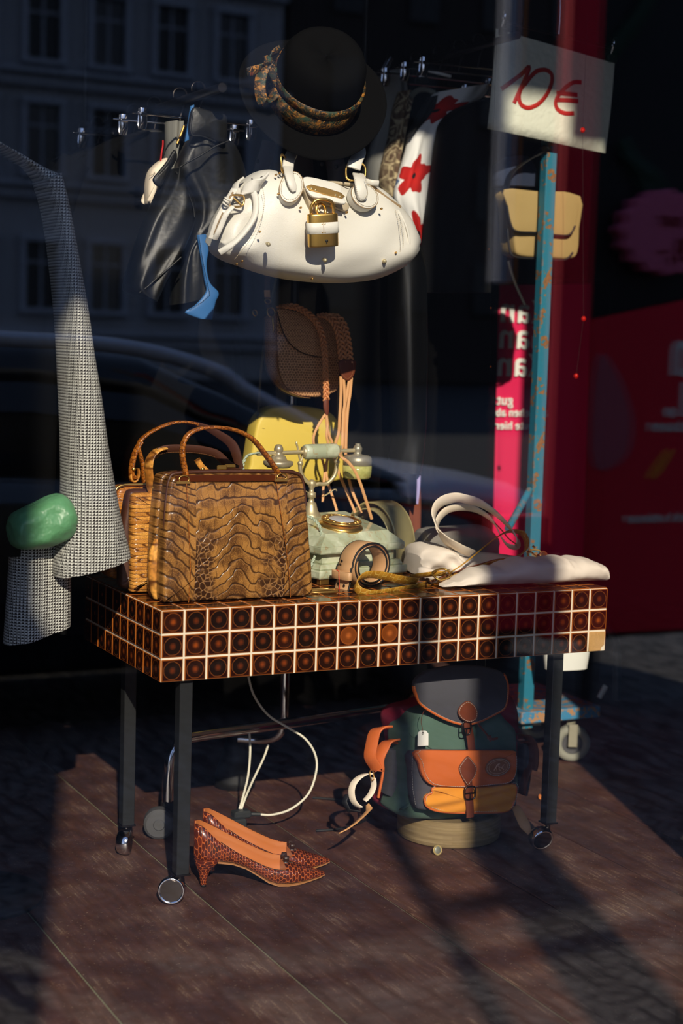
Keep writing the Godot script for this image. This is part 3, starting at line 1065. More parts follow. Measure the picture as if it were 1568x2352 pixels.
# ---------------------------------------------------------------- tiled coffee table
func tile_mesh() -> ArrayMesh:
	var sh = Sh.new()   # lies in x, y; its glazed face looks along +z
	var h = 0.0228
	var g = 0.0217
	sh.sg = -1
	var f = [Vector3(-g, -g, 0.0022), Vector3(g, -g, 0.0022), Vector3(g, g, 0.0022), Vector3(-g, g, 0.0022)]
	var b = [Vector3(-h, -h, 0.0010), Vector3(h, -h, 0.0010), Vector3(h, h, 0.0010), Vector3(-h, h, 0.0010)]
	var e = [Vector3(-h, -h, -0.003), Vector3(h, -h, -0.003), Vector3(h, h, -0.003), Vector3(-h, h, -0.003)]
	var uf = [Vector2(0.03, 0.97), Vector2(0.97, 0.97), Vector2(0.97, 0.03), Vector2(0.03, 0.03)]
	var ub = [Vector2(0, 1), Vector2(1, 1), Vector2(1, 0), Vector2(0, 0)]
	sh.quad(f[3], f[2], f[1], f[0], uf[3], uf[2], uf[1], uf[0])
	for i in 4:
		var j = (i + 1) % 4
		sh.quad(f[i], f[j], b[j], b[i], uf[i], uf[j], ub[j], ub[i])
		sh.quad(b[i], b[j], e[j], e[i], ub[i], ub[j], ub[j], ub[i])
	sh.quad(e[0], e[1], e[2], e[3], ub[0], ub[1], ub[2], ub[3])
	return sh.mesh()

func coffee_table() -> void:
	var t = thing("tiled_coffee_table", "low coffee table clad in brown glazed tiles, on black steel legs with chrome casters", "table", Vector3(0.55, 0, -0.25))
	var sh = Sh.new()
	sh.box(Vector3(0.55, 0.555, -0.25), Vector3(1.0975, 0.1475, 0.4975), 0.001)
	part("tabletop", sh, M.grout, t, "cream grout bed of the tiled top")
	var tm = tile_mesh()
	var rng = RandomNumberGenerator.new()
	rng.seed = 12
	var pale = {"front_8_1": 1, "front_10_1": 1}
	var put = func(c: Vector3, b: Basis, key: String) -> void:
		var o = MeshInstance3D.new()
		o.name = "tile"
		o.mesh = tm
		var k: int = [0, 0, 0, 1, 1, 2][rng.randi() % 6]
		o.material_override = M.tile[3 if pale.has(key) else k]
		t.add_child(o, true)
		var tilt = Basis.from_euler(Vector3(rng.randf_range(-0.008, 0.008), rng.randf_range(-0.008, 0.008), 0))
		o.transform = Transform3D(b * tilt, c - t.position)
	for i in 22:
		for j in 3:
			if i == 21 and j == 2:
				continue
			put.call(Vector3(0.025 + i * 0.05, 0.605 - j * 0.05, -0.0012), Basis.IDENTITY, "front_%d_%d" % [i, j])
	var left = Basis(Vector3(0, 0, 1), Vector3(0, 1, 0), Vector3(-1, 0, 0))
	for i in 10:
		for j in 3:
			put.call(Vector3(0.0012, 0.605 - j * 0.05, -0.025 - i * 0.05), left, "")
	var topb = Basis(Vector3(1, 0, 0), Vector3(0, 0, -1), Vector3(0, 1, 0))
	for i in 22:
		for j in 9:
			put.call(Vector3(0.025 + i * 0.05, 0.6288, -0.025 - j * 0.05), topb, "")
	# the rows the photograph cannot show singly: the hindmost top row and the far end
	var st = SurfaceTool.new()
	for i in 22:
		st.append_from(tm, 0, Transform3D(topb, Vector3(0.025 + i * 0.05, 0.6288, -0.475)))
	var right = Basis(Vector3(0, 0, -1), Vector3(0, 1, 0), Vector3(1, 0, 0))
	for i in 10:
		for j in 3:
			st.append_from(tm, 0, Transform3D(right, Vector3(1.0988, 0.605 - j * 0.05, -0.025 - i * 0.05)))
	var rest = part("tile_rows", st.commit(), M.tile[0], t)
	rest.set_meta("kind", "stuff")
	sh = Sh.new()
	sh.slab([Vector2(1.0525, 0.4825), Vector2(1.086, 0.4825), Vector2(1.088, 0.491), Vector2(1.0955, 0.495), Vector2(1.0965, 0.527), Vector2(1.0525, 0.528)], Transform3D.IDENTITY, 0.0006, -0.006, 0.0006)
	part("chipboard", sh, M.chipboard, t, "bare chipboard where a corner tile is missing")
	var k = 0
	for q in [[0.064, -0.031, Vector3(-0.42, 0.10, 0.9)], [1.0, -0.057, Vector3(-0.10, -0.35, 0.95)], [0.072, -0.396, Vector3(0.86, 0.0, 0.5)], [1.0, -0.396, Vector3(0.5, 0.0, 0.8)]]:
		sh = Sh.new()
		sh.box(Vector3(q[0], 0.272, q[1]), Vector3(0.028, 0.414, 0.028), 0.0012)
		var lg = part("leg", sh, M.black_steel, t)
		sh = Sh.new()
		sh.box(Vector3(q[0], 0.0655, q[1]), Vector3(0.034, 0.004, 0.034), 0.001)
		part("end_plate", sh, M.dark_metal, lg)
		var ax: Vector3 = q[2].normalized()
		var side = Vector3(ax.z, 0, -ax.x).normalized()
		var c = Vector3(q[0], 0.0295, q[1]) - side * 0.018
		sh = Sh.new()
		sh.tube([Vector3(q[0], 0.064, q[1]), Vector3(q[0], 0.044, q[1]), c + Vector3(0, 0.012, 0)], 0.0065, 10)
		var cs = part("caster", sh, M.dark_metal, t)
		sh = Sh.new()
		sh.lathe([Vector2(0.0235, 0.0120), Vector2(0.0250, 0.0135), Vector2(0.0272, 0.0125), Vector2(0.0285, 0.008), Vector2(0.0290, 0.001), Vector2(0.0278, -0.008), Vector2(0.0235, -0.015), Vector2(0.014, -0.019), Vector2(0, -0.0205), Vector2(0, 0.010), Vector2(0.0235, 0.0120)], frame(c, ax), 40)
		part("chrome_hood", sh, M.chrome, cs)
		sh = Sh.new()
		sh.lathe([Vector2(0, 0.0128), Vector2(0.0222, 0.0124), Vector2(0.0230, 0.0112), Vector2(0, 0.010)], frame(c, ax), 36, true)
		part("hub_cap", sh, mat(Color(0.34, 0.31, 0.30), 0.22, 1.0), cs)
		k += 1

# ---------------------------------------------------------------- the three crocodile handbags
func purse_frame(sh: Sh, outline: Array, z: float, r: float) -> void:
	var path = []
	for q in outline:
		path.append(Vector3(q.x, q.y, z))
	sh.tube(path, r, 8)

func handbags() -> void:
	# front bag, stands on the tiles parallel to the table edge
	var b = thing("crocodile_handbag", "boxy brown crocodile handbag with frame and curved handle, frontmost on the tiled table", "handbag", Vector3(0.2, 0.632, -0.12))
	var out = smooth([Vector2(0.0433,0.6281),Vector2(0.0296,0.6399),Vector2(0.0271,0.6803),Vector2(0.0277,0.7407),Vector2(0.0304,0.8007),Vector2(0.0347,0.854),Vector2(0.039,0.8855),Vector2(0.0539,0.8963),Vector2(0.1089,0.899),Vector2(0.1958,0.8995),Vector2(0.281,0.8986),Vector2(0.3187,0.8962),Vector2(0.3372,0.8863),Vector2(0.3454,0.8558),Vector2(0.355,0.7791),Vector2(0.3652,0.6949),Vector2(0.3697,0.649),Vector2(0.3656,0.6316),Vector2(0.3496,0.626),Vector2(0.2774,0.6244),Vector2(0.1659,0.6247),Vector2(0.0933,0.6254)], 3, true)
	for i in out.size():
		out[i].y = maxf(out[i].y, 0.6335)
	var sh = Sh.new()
	var cx = 0.2
	sh.slab(out, Transform3D.IDENTITY, -0.066, -0.112, 0.007, 0.010, 0.0, 6, func(v: Vector3, uv: Vector2) -> Vector3:
		var seam = minf(absf(uv.x - 0.195), absf(uv.x - 0.80))
		var q = v
		if v.z > -0.09:
			q.z -= 0.0028 * smoothstep(0.03, 0.0, seam)
			q.z += 0.004 * sin(uv.x * 7.0 + 0.6) * sin(uv.y * 3.0) + 0.0015 * sin(uv.y * 23.0 + uv.x * 4.0)
		return q)
	var body = part("body", sh, M.croc, b)
	# back half with its own frame, set back and to the left so its edge shows
	var back = []
	for q in out:
		back.append(Vector2((q.x - cx) * 0.985 + cx, 0.632 + (q.y - 0.632) * 1.0))
	sh = Sh.new()
	sh.slab(back, Transform3D.IDENTITY, -0.132, -0.176, 0.007, 0.0, 0.010, 4)
	part("back_panel", sh, M.croc, b)
	sh = Sh.new()   # gusset between the halves, swelling at the foot
	var l = []
	var r = []
	for q in [[0.634, 0.0], [0.66, 0.010], [0.70, 0.012], [0.735, 0.010], [0.76, 0.0]]:
		l.append(Vector3(0.026 - q[1], q[0], -0.122))
		r.append(Vector3(0.372 + q[1] * 0.6, q[0], -0.122))
	sh.between(l, r, 0.019, 0.002, 3)
	part("gusset", sh, M.amber_croc, b)
	sh = Sh.new()
	purse_frame(sh, smooth([Vector2(0.0322,0.7669),Vector2(0.0329,0.8204),Vector2(0.0369,0.8669),Vector2(0.0414,0.8902),Vector2(0.0546,0.9007),Vector2(0.11,0.9035),Vector2(0.197,0.9036),Vector2(0.2823,0.9025),Vector2(0.3215,0.9),Vector2(0.3408,0.8902),Vector2(0.3486,0.8589),Vector2(0.3526,0.8276)], 4), -0.078, 0.0036)
	purse_frame(sh, smooth([Vector2(0.0423,0.7633),Vector2(0.043,0.8172),Vector2(0.0471,0.8642),Vector2(0.0516,0.8876),Vector2(0.0649,0.8982),Vector2(0.1208,0.901),Vector2(0.2085,0.9012),Vector2(0.2945,0.9),Vector2(0.3341,0.8976),Vector2(0.3536,0.8876),Vector2(0.3615,0.8561),Vector2(0.3655,0.8245)], 4), -0.108, 0.0036)
	part("frame", sh, M.brown_leather, b, "brown leather covered frame")
	sh = Sh.new()
	purse_frame(sh, smooth([Vector2(0.0436,0.759),Vector2(0.0418,0.8135),Vector2(0.0445,0.8609),Vector2(0.0498,0.8845),Vector2(0.0624,0.8945),Vector2(0.1348,0.8979),Vector2(0.2234,0.8981),Vector2(0.3104,0.8969),Vector2(0.3489,0.8944),Vector2(0.3647,0.8844)], 4), -0.14, 0.0042)
	purse_frame(sh, smooth([Vector2(0.0457,0.7524),Vector2(0.0453,0.8107),Vector2(0.048,0.8584),Vector2(0.054,0.8822),Vector2(0.0675,0.893),Vector2(0.1447,0.8963),Vector2(0.2341,0.8962),Vector2(0.3218,0.895),Vector2(0.3606,0.8929),Vector2(0.3765,0.8828)], 4), -0.165, 0.0042)
	part("frame", sh, M.brown_leather, b)
	sh = Sh.new()   # scaled strip under the frame
	sh.slab([Vector2(0.0482,0.8862),Vector2(0.0765,0.8845),Vector2(0.1877,0.8838),Vector2(0.2716,0.8841),Vector2(0.2713,0.8971),Vector2(0.1873,0.8979),Vector2(0.0762,0.8978),Vector2(0.0488,0.8961)], Transform3D.IDENTITY, -0.060, -0.066, 0.001)
	part("top_strip", sh, M.snake, b)
	for q in [[-0.0575, 688.0], [-0.0575, 1258.0]]:
		pass
	sh = Sh.new()
	sh.strap(smooth([Vector3(0.0698,0.8835,-0.056),Vector3(0.0726,0.8486,-0.056),Vector3(0.0758,0.8018,-0.056),Vector3(0.0797,0.7482,-0.056),Vector3(0.0825,0.7011,-0.056),Vector3(0.0814,0.6675,-0.056),Vector3(0.08,0.6338,-0.056)], 3), Vector3(0, 0, 1), 0.002, 0.0016)
	sh.strap(smooth([Vector3(0.2722,0.8809,-0.056),Vector3(0.2791,0.845,-0.056),Vector3(0.287,0.8037,-0.056),Vector3(0.295,0.7622,-0.056),Vector3(0.3022,0.7206,-0.056),Vector3(0.3079,0.6788,-0.056),Vector3(0.3122,0.6352,-0.056)], 3), Vector3(0, 0, 1), 0.002, 0.0016)
	part("piping", sh, M.croc_strap, b)
	for s in [[Vector3(0.0698,0.8835,-0.056),Vector3(0.0726,0.8486,-0.056),Vector3(0.0758,0.8018,-0.056),Vector3(0.0797,0.7482,-0.056),Vector3(0.0825,0.7011,-0.056),Vector3(0.0814,0.6675,-0.056),Vector3(0.08,0.6338,-0.056)], [Vector3(0.2722,0.8809,-0.056),Vector3(0.2791,0.845,-0.056),Vector3(0.287,0.8037,-0.056),Vector3(0.295,0.7622,-0.056),Vector3(0.3022,0.7206,-0.056),Vector3(0.3079,0.6788,-0.056),Vector3(0.3122,0.6352,-0.056)]]:
		part("stitching", stitches(smooth(s, 3), 0.004, 0.0025, 0.0004), M.tan_edge, b)
	sh = Sh.new()
	var hp = smooth([Vector3(0.0752,0.8896,-0.072),Vector3(0.0727,0.907,-0.072),Vector3(0.068,0.927,-0.072),Vector3(0.0658,0.9463,-0.072),Vector3(0.0689,0.9668,-0.072),Vector3(0.081,0.9834,-0.072),Vector3(0.1021,0.9927,-0.072),Vector3(0.127,0.9958,-0.072),Vector3(0.1558,0.9949,-0.072),Vector3(0.185,0.9895,-0.072),Vector3(0.2108,0.9788,-0.072),Vector3(0.2296,0.9649,-0.072),Vector3(0.2486,0.9435,-0.072),Vector3(0.2678,0.9205,-0.072),Vector3(0.2858,0.8947,-0.072)], 4)
	var wid = []
	for i in hp.size():
		wid.append(0.012 + 0.004 * absf(2.0 * i / (hp.size() - 1) - 1.0))
	sh.strap(hp, Vector3(0.4, 0, 1), wid, 0.0075)
	part("handle", sh, M.croc_strap, b)
	part("stitching", stitches(smooth([Vector3(0.0677,0.9043,-0.0655),Vector3(0.062,0.9275,-0.0655),Vector3(0.0595,0.9468,-0.0655),Vector3(0.0629,0.9686,-0.0655),Vector3(0.0756,0.9865,-0.0655),Vector3(0.098,0.9958,-0.0655),Vector3(0.1243,0.9992,-0.0655),Vector3(0.1531,0.9983,-0.0655),Vector3(0.1836,0.9933,-0.0655),Vector3(0.2101,0.9826,-0.0655),Vector3(0.2303,0.9684,-0.0655),Vector3(0.2493,0.9474,-0.0655),Vector3(0.2685,0.9241,-0.0655)], 4), 0.004, 0.0025, 0.0004), M.tan_edge, b)
	for q in [Vector3(0.0635,0.8834,-0.058), Vector3(0.2841,0.8857,-0.058)]:
		sh = Sh.new()
		sh.box(q, Vector3(0.030, 0.006, 0.006), 0.001)
		var lo = part("handle_mount", sh, M.old_brass, b)
		sh = Sh.new()
		sh.tube(ring_path(Transform3D(Basis.IDENTITY, q + Vector3(0.002, 0.007, 0)), 0.011, 0.007, 16), 0.0014, 6)
		part("ring", sh, M.brass, lo)
	sh = Sh.new()
	for q in [[880.0, 0.0], [940.0, 0.006]]:
		pass
	var c1 = Vector3(0.1658,0.9099,-0.1)
	sh.box(c1, Vector3(0.022, 0.010, 0.006), 0.002)
	sh.box(c1 + Vector3(0.024, 0.002, -0.012), Vector3(0.024, 0.008, 0.006), 0.002)
	part("clasp", sh, M.brass, b)
	sh = Sh.new()
	sh.lathe([Vector2(0, 0.003), Vector2(0.003, 0.003), Vector2(0.0036, 0), Vector2(0.003, -0.003), Vector2(0, -0.003)], frame(Vector3(0.0415,0.7571,-0.15), Vector3(0, 0, 1)), 12)
	part("hinge", sh, M.brass, b)

	# second bag: amber crocodile on dark brown leather
	b = thing("amber_handbag", "amber crocodile handbag with dark brown leather sides, second behind the boxy brown one", "handbag", Vector3(0.15, 0.632, -0.24))
	out = smooth([Vector2(0.0134,0.6341),Vector2(0.0077,0.6517),Vector2(0.0051,0.7176),Vector2(0.004,0.7866),Vector2(0.0053,0.8347),Vector2(0.0116,0.8466),Vector2(0.0368,0.8479),Vector2(0.1394,0.8463),Vector2(0.2908,0.8439),Vector2(0.3456,0.8287),Vector2(0.3588,0.7782),Vector2(0.3649,0.7058),Vector2(0.3689,0.6331),Vector2(0.3635,0.6151),Vector2(0.2582,0.6144),Vector2(0.1069,0.6229)], 3, true)
	for i in out.size():
		out[i].y = maxf(out[i].y, 0.6335)
	sh = Sh.new()
	sh.slab(out, Transform3D.IDENTITY, -0.198, -0.232, 0.012, 0.004, 0.0, 4)
	part("body", sh, M.amber_croc, b)
	out = smooth([Vector2(0.0001,0.6398),Vector2(-0.0093,0.6611),Vector2(-0.0083,0.7134),Vector2(-0.0067,0.769),Vector2(-0.0009,0.8105),Vector2(0.0058,0.845),Vector2(0.0201,0.8524),Vector2(0.0493,0.8526),Vector2(0.1907,0.8492),Vector2(0.3257,0.8436),Vector2(0.3541,0.8106),Vector2(0.3651,0.7012),Vector2(0.3674,0.6205),Vector2(0.2343,0.6154),Vector2(0.0829,0.6256)], 3, true)
	for i in out.size():
		out[i].y = maxf(out[i].y, 0.6335)
	sh = Sh.new()
	sh.slab(out, Transform3D.IDENTITY, -0.226, -0.262, 0.010, 0.003, 0.006, 4)
	part("back_panel", sh, M.brown_leather, b, "dark brown leather back and sides")
	sh = Sh.new()
	sh.strap(smooth([Vector3(0.0586,0.8267,-0.206),Vector3(0.0497,0.8545,-0.206),Vector3(0.0437,0.8821,-0.206),Vector3(0.0419,0.9062,-0.206),Vector3(0.0473,0.9247,-0.206),Vector3(0.0608,0.9384,-0.206),Vector3(0.0807,0.9438,-0.206)], 4), Vector3(0.5, 0, 1), [0.026, 0.026, 0.025, 0.025, 0.025, 0.025, 0.025, 0.025, 0.025, 0.025, 0.024, 0.024, 0.024, 0.024, 0.024, 0.023, 0.023, 0.022, 0.022, 0.022, 0.021, 0.021, 0.02, 0.02, 0.02], 0.004)
	part("handle", sh, M.amber_croc, b)
	sh = Sh.new()
	sh.strap(smooth([Vector3(0.059,0.9228,-0.212),Vector3(0.0667,0.9358,-0.212),Vector3(0.0885,0.9413,-0.212),Vector3(0.1179,0.9419,-0.212),Vector3(0.1475,0.9404,-0.212),Vector3(0.1737,0.9368,-0.212),Vector3(0.1964,0.9308,-0.212),Vector3(0.2117,0.9202,-0.212),Vector3(0.2272,0.906,-0.212),Vector3(0.2484,0.8963,-0.212)], 4), Vector3(0, 1, 0.35), 0.019, 0.004)
	part("handle_lining", sh, M.brown_leather, b, "smooth brown inside of the handle")
	part("stitching", stitches(smooth([Vector3(0.065,0.9293,-0.207),Vector3(0.0868,0.9341,-0.207),Vector3(0.1161,0.9346,-0.207),Vector3(0.1457,0.9331,-0.207),Vector3(0.1719,0.9295,-0.207),Vector3(0.193,0.9238,-0.207)], 4), 0.004, 0.0025, 0.0004), M.tan_edge, b)

	# third bag: pale tan skin with a brass frame, mostly hidden
	b = thing("tan_handbag", "pale tan crocodile handbag with brass frame, hindmost and leftmost of the three", "handbag", Vector3(0.1, 0.632, -0.33))
	out = smooth([Vector2(-0.0041,0.6529),Vector2(-0.0097,0.6816),Vector2(-0.0051,0.717),Vector2(0.0033,0.7735),Vector2(0.0029,0.8231),Vector2(0.0084,0.8442),Vector2(0.0223,0.8511),Vector2(0.05,0.8528),Vector2(0.1841,0.8524),Vector2(0.321,0.8469),Vector2(0.3377,0.8172),Vector2(0.3481,0.7283),Vector2(0.3505,0.639),Vector2(0.1888,0.6343),Vector2(0.0555,0.6433)], 3, true)
	for i in out.size():
		out[i].y = maxf(out[i].y, 0.6335)
	sh = Sh.new()
	sh.slab(out, Transform3D.IDENTITY, -0.305, -0.372, 0.010, 0.006, 0.006, 4)
	part("body", sh, M.olive_croc, b)
	sh = Sh.new()
	purse_frame(sh, smooth([Vector2(-0.0003,0.81),Vector2(0.0001,0.8312),Vector2(0.0064,0.8487),Vector2(0.0195,0.8549),Vector2(0.0465,0.8566),Vector2(0.1802,0.8563)], 4), -0.306, 0.003)
	part("frame", sh, M.brass, b)
	sh = Sh.new()
	sh.strap(smooth([Vector3(0.0577,0.867,-0.335),Vector3(0.0493,0.8777,-0.335),Vector3(0.0504,0.8991,-0.335),Vector3(0.0542,0.9168,-0.335),Vector3(0.0614,0.9345,-0.335),Vector3(0.0704,0.9487,-0.335)], 4), Vector3(0.5, 0, 1), 0.016, 0.006)
	sh.strap(smooth([Vector3(0.0804,0.8488,-0.335),Vector3(0.0771,0.8703,-0.335),Vector3(0.0744,0.8953,-0.335),Vector3(0.0691,0.9167,-0.335),Vector3(0.0647,0.9345,-0.335),Vector3(0.0682,0.9501,-0.335),Vector3(0.0888,0.9672,-0.335),Vector3(0.1187,0.9822,-0.335),Vector3(0.1488,0.9909,-0.335),Vector3(0.1794,0.9917,-0.335),Vector3(0.2026,0.986,-0.335)], 4), Vector3(0.2, 0, 1), 0.015, 0.006)
	part("handle", sh, M.croc_strap, b)
	sh = Sh.new()
	sh.strap(smooth([Vector3(0.1756,0.9904,-0.345),Vector3(0.1988,0.9869,-0.345),Vector3(0.226,0.9797,-0.345),Vector3(0.2537,0.966,-0.345),Vector3(0.2816,0.9492,-0.345),Vector3(0.2958,0.9331,-0.345),Vector3(0.3043,0.911,-0.345),Vector3(0.3109,0.8852,-0.345)], 4), Vector3(0.3, 0.8, 0.5), [0.010, 0.010, 0.011, 0.011, 0.012, 0.012, 0.013, 0.013, 0.014, 0.015, 0.016, 0.017, 0.018, 0.019, 0.020, 0.021, 0.021, 0.022, 0.022, 0.023, 0.023, 0.023, 0.023, 0.023, 0.022, 0.021, 0.02, 0.02, 0.02], 0.005)
	part("handle_lining", sh, M.brown_leather, b, "smooth brown inside of the tall handle")
	sh = Sh.new()
	sh.strap(smooth([Vector3(0.0509,0.8844,-0.34),Vector3(0.0482,0.8702,-0.34),Vector3(0.0532,0.8609,-0.34),Vector3(0.0625,0.8629,-0.34),Vector3(0.0667,0.8771,-0.34),Vector3(0.0643,0.8893,-0.34)], 4), Vector3(0, 0, 1), 0.018, 0.004)
	sh.strap(smooth([Vector3(0.2083,0.9076,-0.35),Vector3(0.2183,0.8929,-0.35),Vector3(0.2302,0.8819,-0.35),Vector3(0.2382,0.8763,-0.35)], 4), Vector3(0.7, 0.7, 0.3), 0.014, 0.005)
	part("handle_tab", sh, M.amber_croc, b)
	sh = Sh.new()
	sh.box(Vector3(0.055,0.8565,-0.31), Vector3(0.022, 0.005, 0.012), 0.001)
	sh.lathe([Vector2(0, 0.003), Vector2(0.004, 0.002), Vector2(0.0045, 0)], frame(Vector3(0.0512,0.8885,-0.325), Vector3(0, 0, 1)), 12)
	sh.lathe([Vector2(0, 0.003), Vector2(0.004, 0.002), Vector2(0.0045, 0)], frame(Vector3(0.2191,0.8858,-0.34), Vector3(0, 0, 1)), 12)
	part("fitting", sh, M.brass, b)

# ---------------------------------------------------------------- onyx telephone
func phone_at(f: float, y: float, b: float) -> Vector3:   # f along its front, b towards its back
	return Vector3(0.556 + 0.978 * f - 0.208 * b, y, -0.338 - 0.208 * f - 0.978 * b)

func phone_block(sh: Sh, w0: float, d0: float, y0: float, w1: float, d1: float, y1: float, y1b := -1.0) -> void:
	if y1b < 0: y1b = y1
	var keep = sh.sg
	sh.sg = -1
	var rows = []
	for q in [[w0 - 0.004, d0 - 0.004, y0, y0], [w0, d0, y0 + 0.003, y0 + 0.003], [w1, d1, y1 - 0.003, y1b - 0.003], [w1 - 0.004, d1 - 0.004, y1, y1b]]:
		rows.append(PackedVector3Array([phone_at(-q[0] / 2, q[2], -q[1] / 2), phone_at(q[0] / 2, q[2], -q[1] / 2), phone_at(q[0] / 2, q[3], q[1] / 2), phone_at(-q[0] / 2, q[3], q[1] / 2)]))
	sh.loft(rows)
	sh.sg = keep

func telephone() -> void:
	var t = thing("rotary_telephone", "pale green onyx rotary telephone with brass dial and cradle, between handbags and rolled belts", "telephone", Vector3(0.556, 0.632, -0.338))
	var sh = Sh.new()
	phone_block(sh, 0.262, 0.222, 0.645, 0.262, 0.222, 0.664)
	phone_block(sh, 0.246, 0.206, 0.663, 0.240, 0.200, 0.676)
	phone_block(sh, 0.214, 0.176, 0.675, 0.214, 0.176, 0.702)
	var body = part("body", sh, M.onyx, t)
	sh = Sh.new()
	phone_block(sh, 0.250, 0.212, 0.700, 0.250, 0.212, 0.718)
	phone_block(sh, 0.250, 0.212, 0.714, 0.19, 0.166, 0.744, 0.772)
	part("top_slab", sh, M.onyx, t)
	sh = Sh.new()
	var yaw = Basis(Vector3.UP, 0.21)
	for f in [-0.11, 0.0, 0.11]:
		for b in [-0.098, 0.098]:
			sh.box(phone_at(f, 0.638, b), Vector3(0.026, 0.014, 0.014), 0.001, yaw)
	part("foot", sh, M.brass, t)
	# dial
	var up = (phone_at(0, 0.772, 0.083) - phone_at(0, 0.744, -0.083)).normalized().cross(-yaw.x).normalized()
	if up.y < 0: up = -up
	var dc = phone_at(-0.012, 0.7535, -0.034)
	var xf = frame(dc, up, yaw.x)
	sh = Sh.new()
	sh.lathe([Vector2(0, -0.004), Vector2(0.052, -0.004), Vector2(0.053, 0.0), Vector2(0.051, 0.004), Vector2(0.046, 0.006), Vector2(0.044, 0.009), Vector2(0, 0.009)], xf, 40)
	var dial = part("dial", sh, M.brass, t)
	# the finger wheel: a ring with ten holes
	sh = Sh.new()
	sh.lathe([Vector2(0.030, 0.013), Vector2(0.030, 0.0165), Vector2(0.0315, 0.0165), Vector2(0.0315, 0.013), Vector2(0.030, 0.013)], xf, 32)
	sh.lathe([Vector2(0.0445, 0.011), Vector2(0.0475, 0.012), Vector2(0.0480, 0.015), Vector2(0.0455, 0.0165), Vector2(0.0435, 0.0155), Vector2(0.0445, 0.011)], xf, 40)
	for k in 10:
		var a = TAU * (k + 1.4) / 12.5
		var hx = Transform3D(xf.basis, xf * Vector3(cos(a) * 0.0378, 0, sin(a) * 0.0378))
		sh.lathe([Vector2(0.0058, 0.012), Vector2(0.0070, 0.0155), Vector2(0.0084, 0.0155), Vector2(0.0084, 0.012), Vector2(0.0058, 0.012)], hx, 14)
	part("finger_wheel", sh, M.brass, dial)
	sh = Sh.new()
	sh.lathe([Vector2(0, 0.0175), Vector2(0.026, 0.0172), Vector2(0.0295, 0.016), Vector2(0.0295, 0.012), Vector2(0, 0.012)], xf, 32)
	part("number_card", sh, mat(Color(0.74, 0.74, 0.76), 0.35), dial, "grey printed card under a clear disc")
	sh = Sh.new()
	sh.box(xf * Vector3(0.044, 0.0185, -0.014), Vector3(0.020, 0.003, 0.009), 0.001, xf.basis * Basis(Vector3.UP, 0.9))
	part("finger_stop", sh, M.brass, dial)
	# cradle
	var z = -0.402
	sh = Sh.new()
	var cb = phone_at(-0.02, 0.766, 0.070)
	sh.lathe([Vector2(0, -0.004), Vector2(0.0245, -0.004), Vector2(0.0250, 0.001), Vector2(0.021, 0.006), Vector2(0.0165, 0.014), Vector2(0.0135, 0.024), Vector2(0.012, 0.031), Vector2(0.0075, 0.034), Vector2(0.0065, 0.044), Vector2(0.0105, 0.0445), Vector2(0.0105, 0.056), Vector2(0.006, 0.058), Vector2(0.0055, 0.066), Vector2(0.0085, 0.070), Vector2(0.0105, 0.0765), Vector2(0.009, 0.083), Vector2(0.004, 0.087), Vector2(0, 0.088)], Transform3D(Basis.IDENTITY, cb), 24)
	var cr = part("cradle_stem", sh, M.bronze, t)
	sh = Sh.new()
	sh.tube(smooth([Vector3(0.4893,0.8951,-0.402),Vector3(0.4917,0.8735,-0.402),Vector3(0.5015,0.855,-0.402),Vector3(0.5164,0.8437,-0.402),Vector3(0.5311,0.8409,-0.402),Vector3(0.5404,0.8426,-0.402),Vector3(0.551,0.8417,-0.402),Vector3(0.5633,0.8442,-0.402),Vector3(0.5777,0.8567,-0.402),Vector3(0.5848,0.8726,-0.402),Vector3(0.5871,0.8944,-0.402)], 4), 0.0050, 10)
	for q in [Vector3(0.4903,0.8919,-0.402), Vector3(0.5871,0.8944,-0.402)]:
		sh.lathe([Vector2(0, -0.007), Vector2(0.005, -0.005), Vector2(0.0072, 0), Vector2(0.005, 0.005), Vector2(0, 0.007)], Transform3D(Basis.IDENTITY, q), 14)
	part("cradle_fork", sh, M.bronze, cr)
	sh = Sh.new()
	for s in [[Vector3(0.4916,0.8951,-0.402),Vector3(0.4878,0.9051,-0.402),Vector3(0.4852,0.9156,-0.402),Vector3(0.4825,0.9287,-0.402),Vector3(0.4787,0.9392,-0.402),Vector3(0.4798,0.9418,-0.402)], [Vector3(0.4916,0.8951,-0.402),Vector3(0.4954,0.905,-0.402),Vector3(0.4979,0.9181,-0.402),Vector3(0.498,0.9318,-0.402)], [Vector3(0.5852,0.8965,-0.402),Vector3(0.5819,0.9072,-0.402),Vector3(0.5784,0.9258,-0.402),Vector3(0.5756,0.939,-0.402)], [Vector3(0.5876,0.8965,-0.402),Vector3(0.5926,0.9071,-0.402),Vector3(0.595,0.923,-0.402),Vector3(0.5965,0.9337,-0.402)]]:
		sh.tube(smooth(s, 3), 0.0026, 8)
	part("cradle_prong", sh, M.bronze, cr)
	sh = Sh.new()
	sh.strap(smooth([Vector3(0.5291,0.8128,-0.402),Vector3(0.5142,0.821,-0.402),Vector3(0.5012,0.8286,-0.402),Vector3(0.4935,0.8314,-0.402)], 4), Vector3(0, 0, 1), 0.006, 0.002)
	sh.strap(smooth([Vector3(0.552,0.8119,-0.402),Vector3(0.5612,0.8165,-0.402),Vector3(0.5728,0.8235,-0.402),Vector3(0.5801,0.828,-0.402),Vector3(0.5857,0.829,-0.402),Vector3(0.5876,0.8252,-0.402)], 4), Vector3(0, 0, 1), 0.006, 0.002)
	part("lever", sh, M.bronze, cr)
	# handset
	var left = Vector3(0.4987,0.9188,-0.4)
	var right = Vector3(0.5852,0.9211,-0.4)
	var ax = (right - left).normalized()
	var L = left.distance_to(right)
	sh = Sh.new()
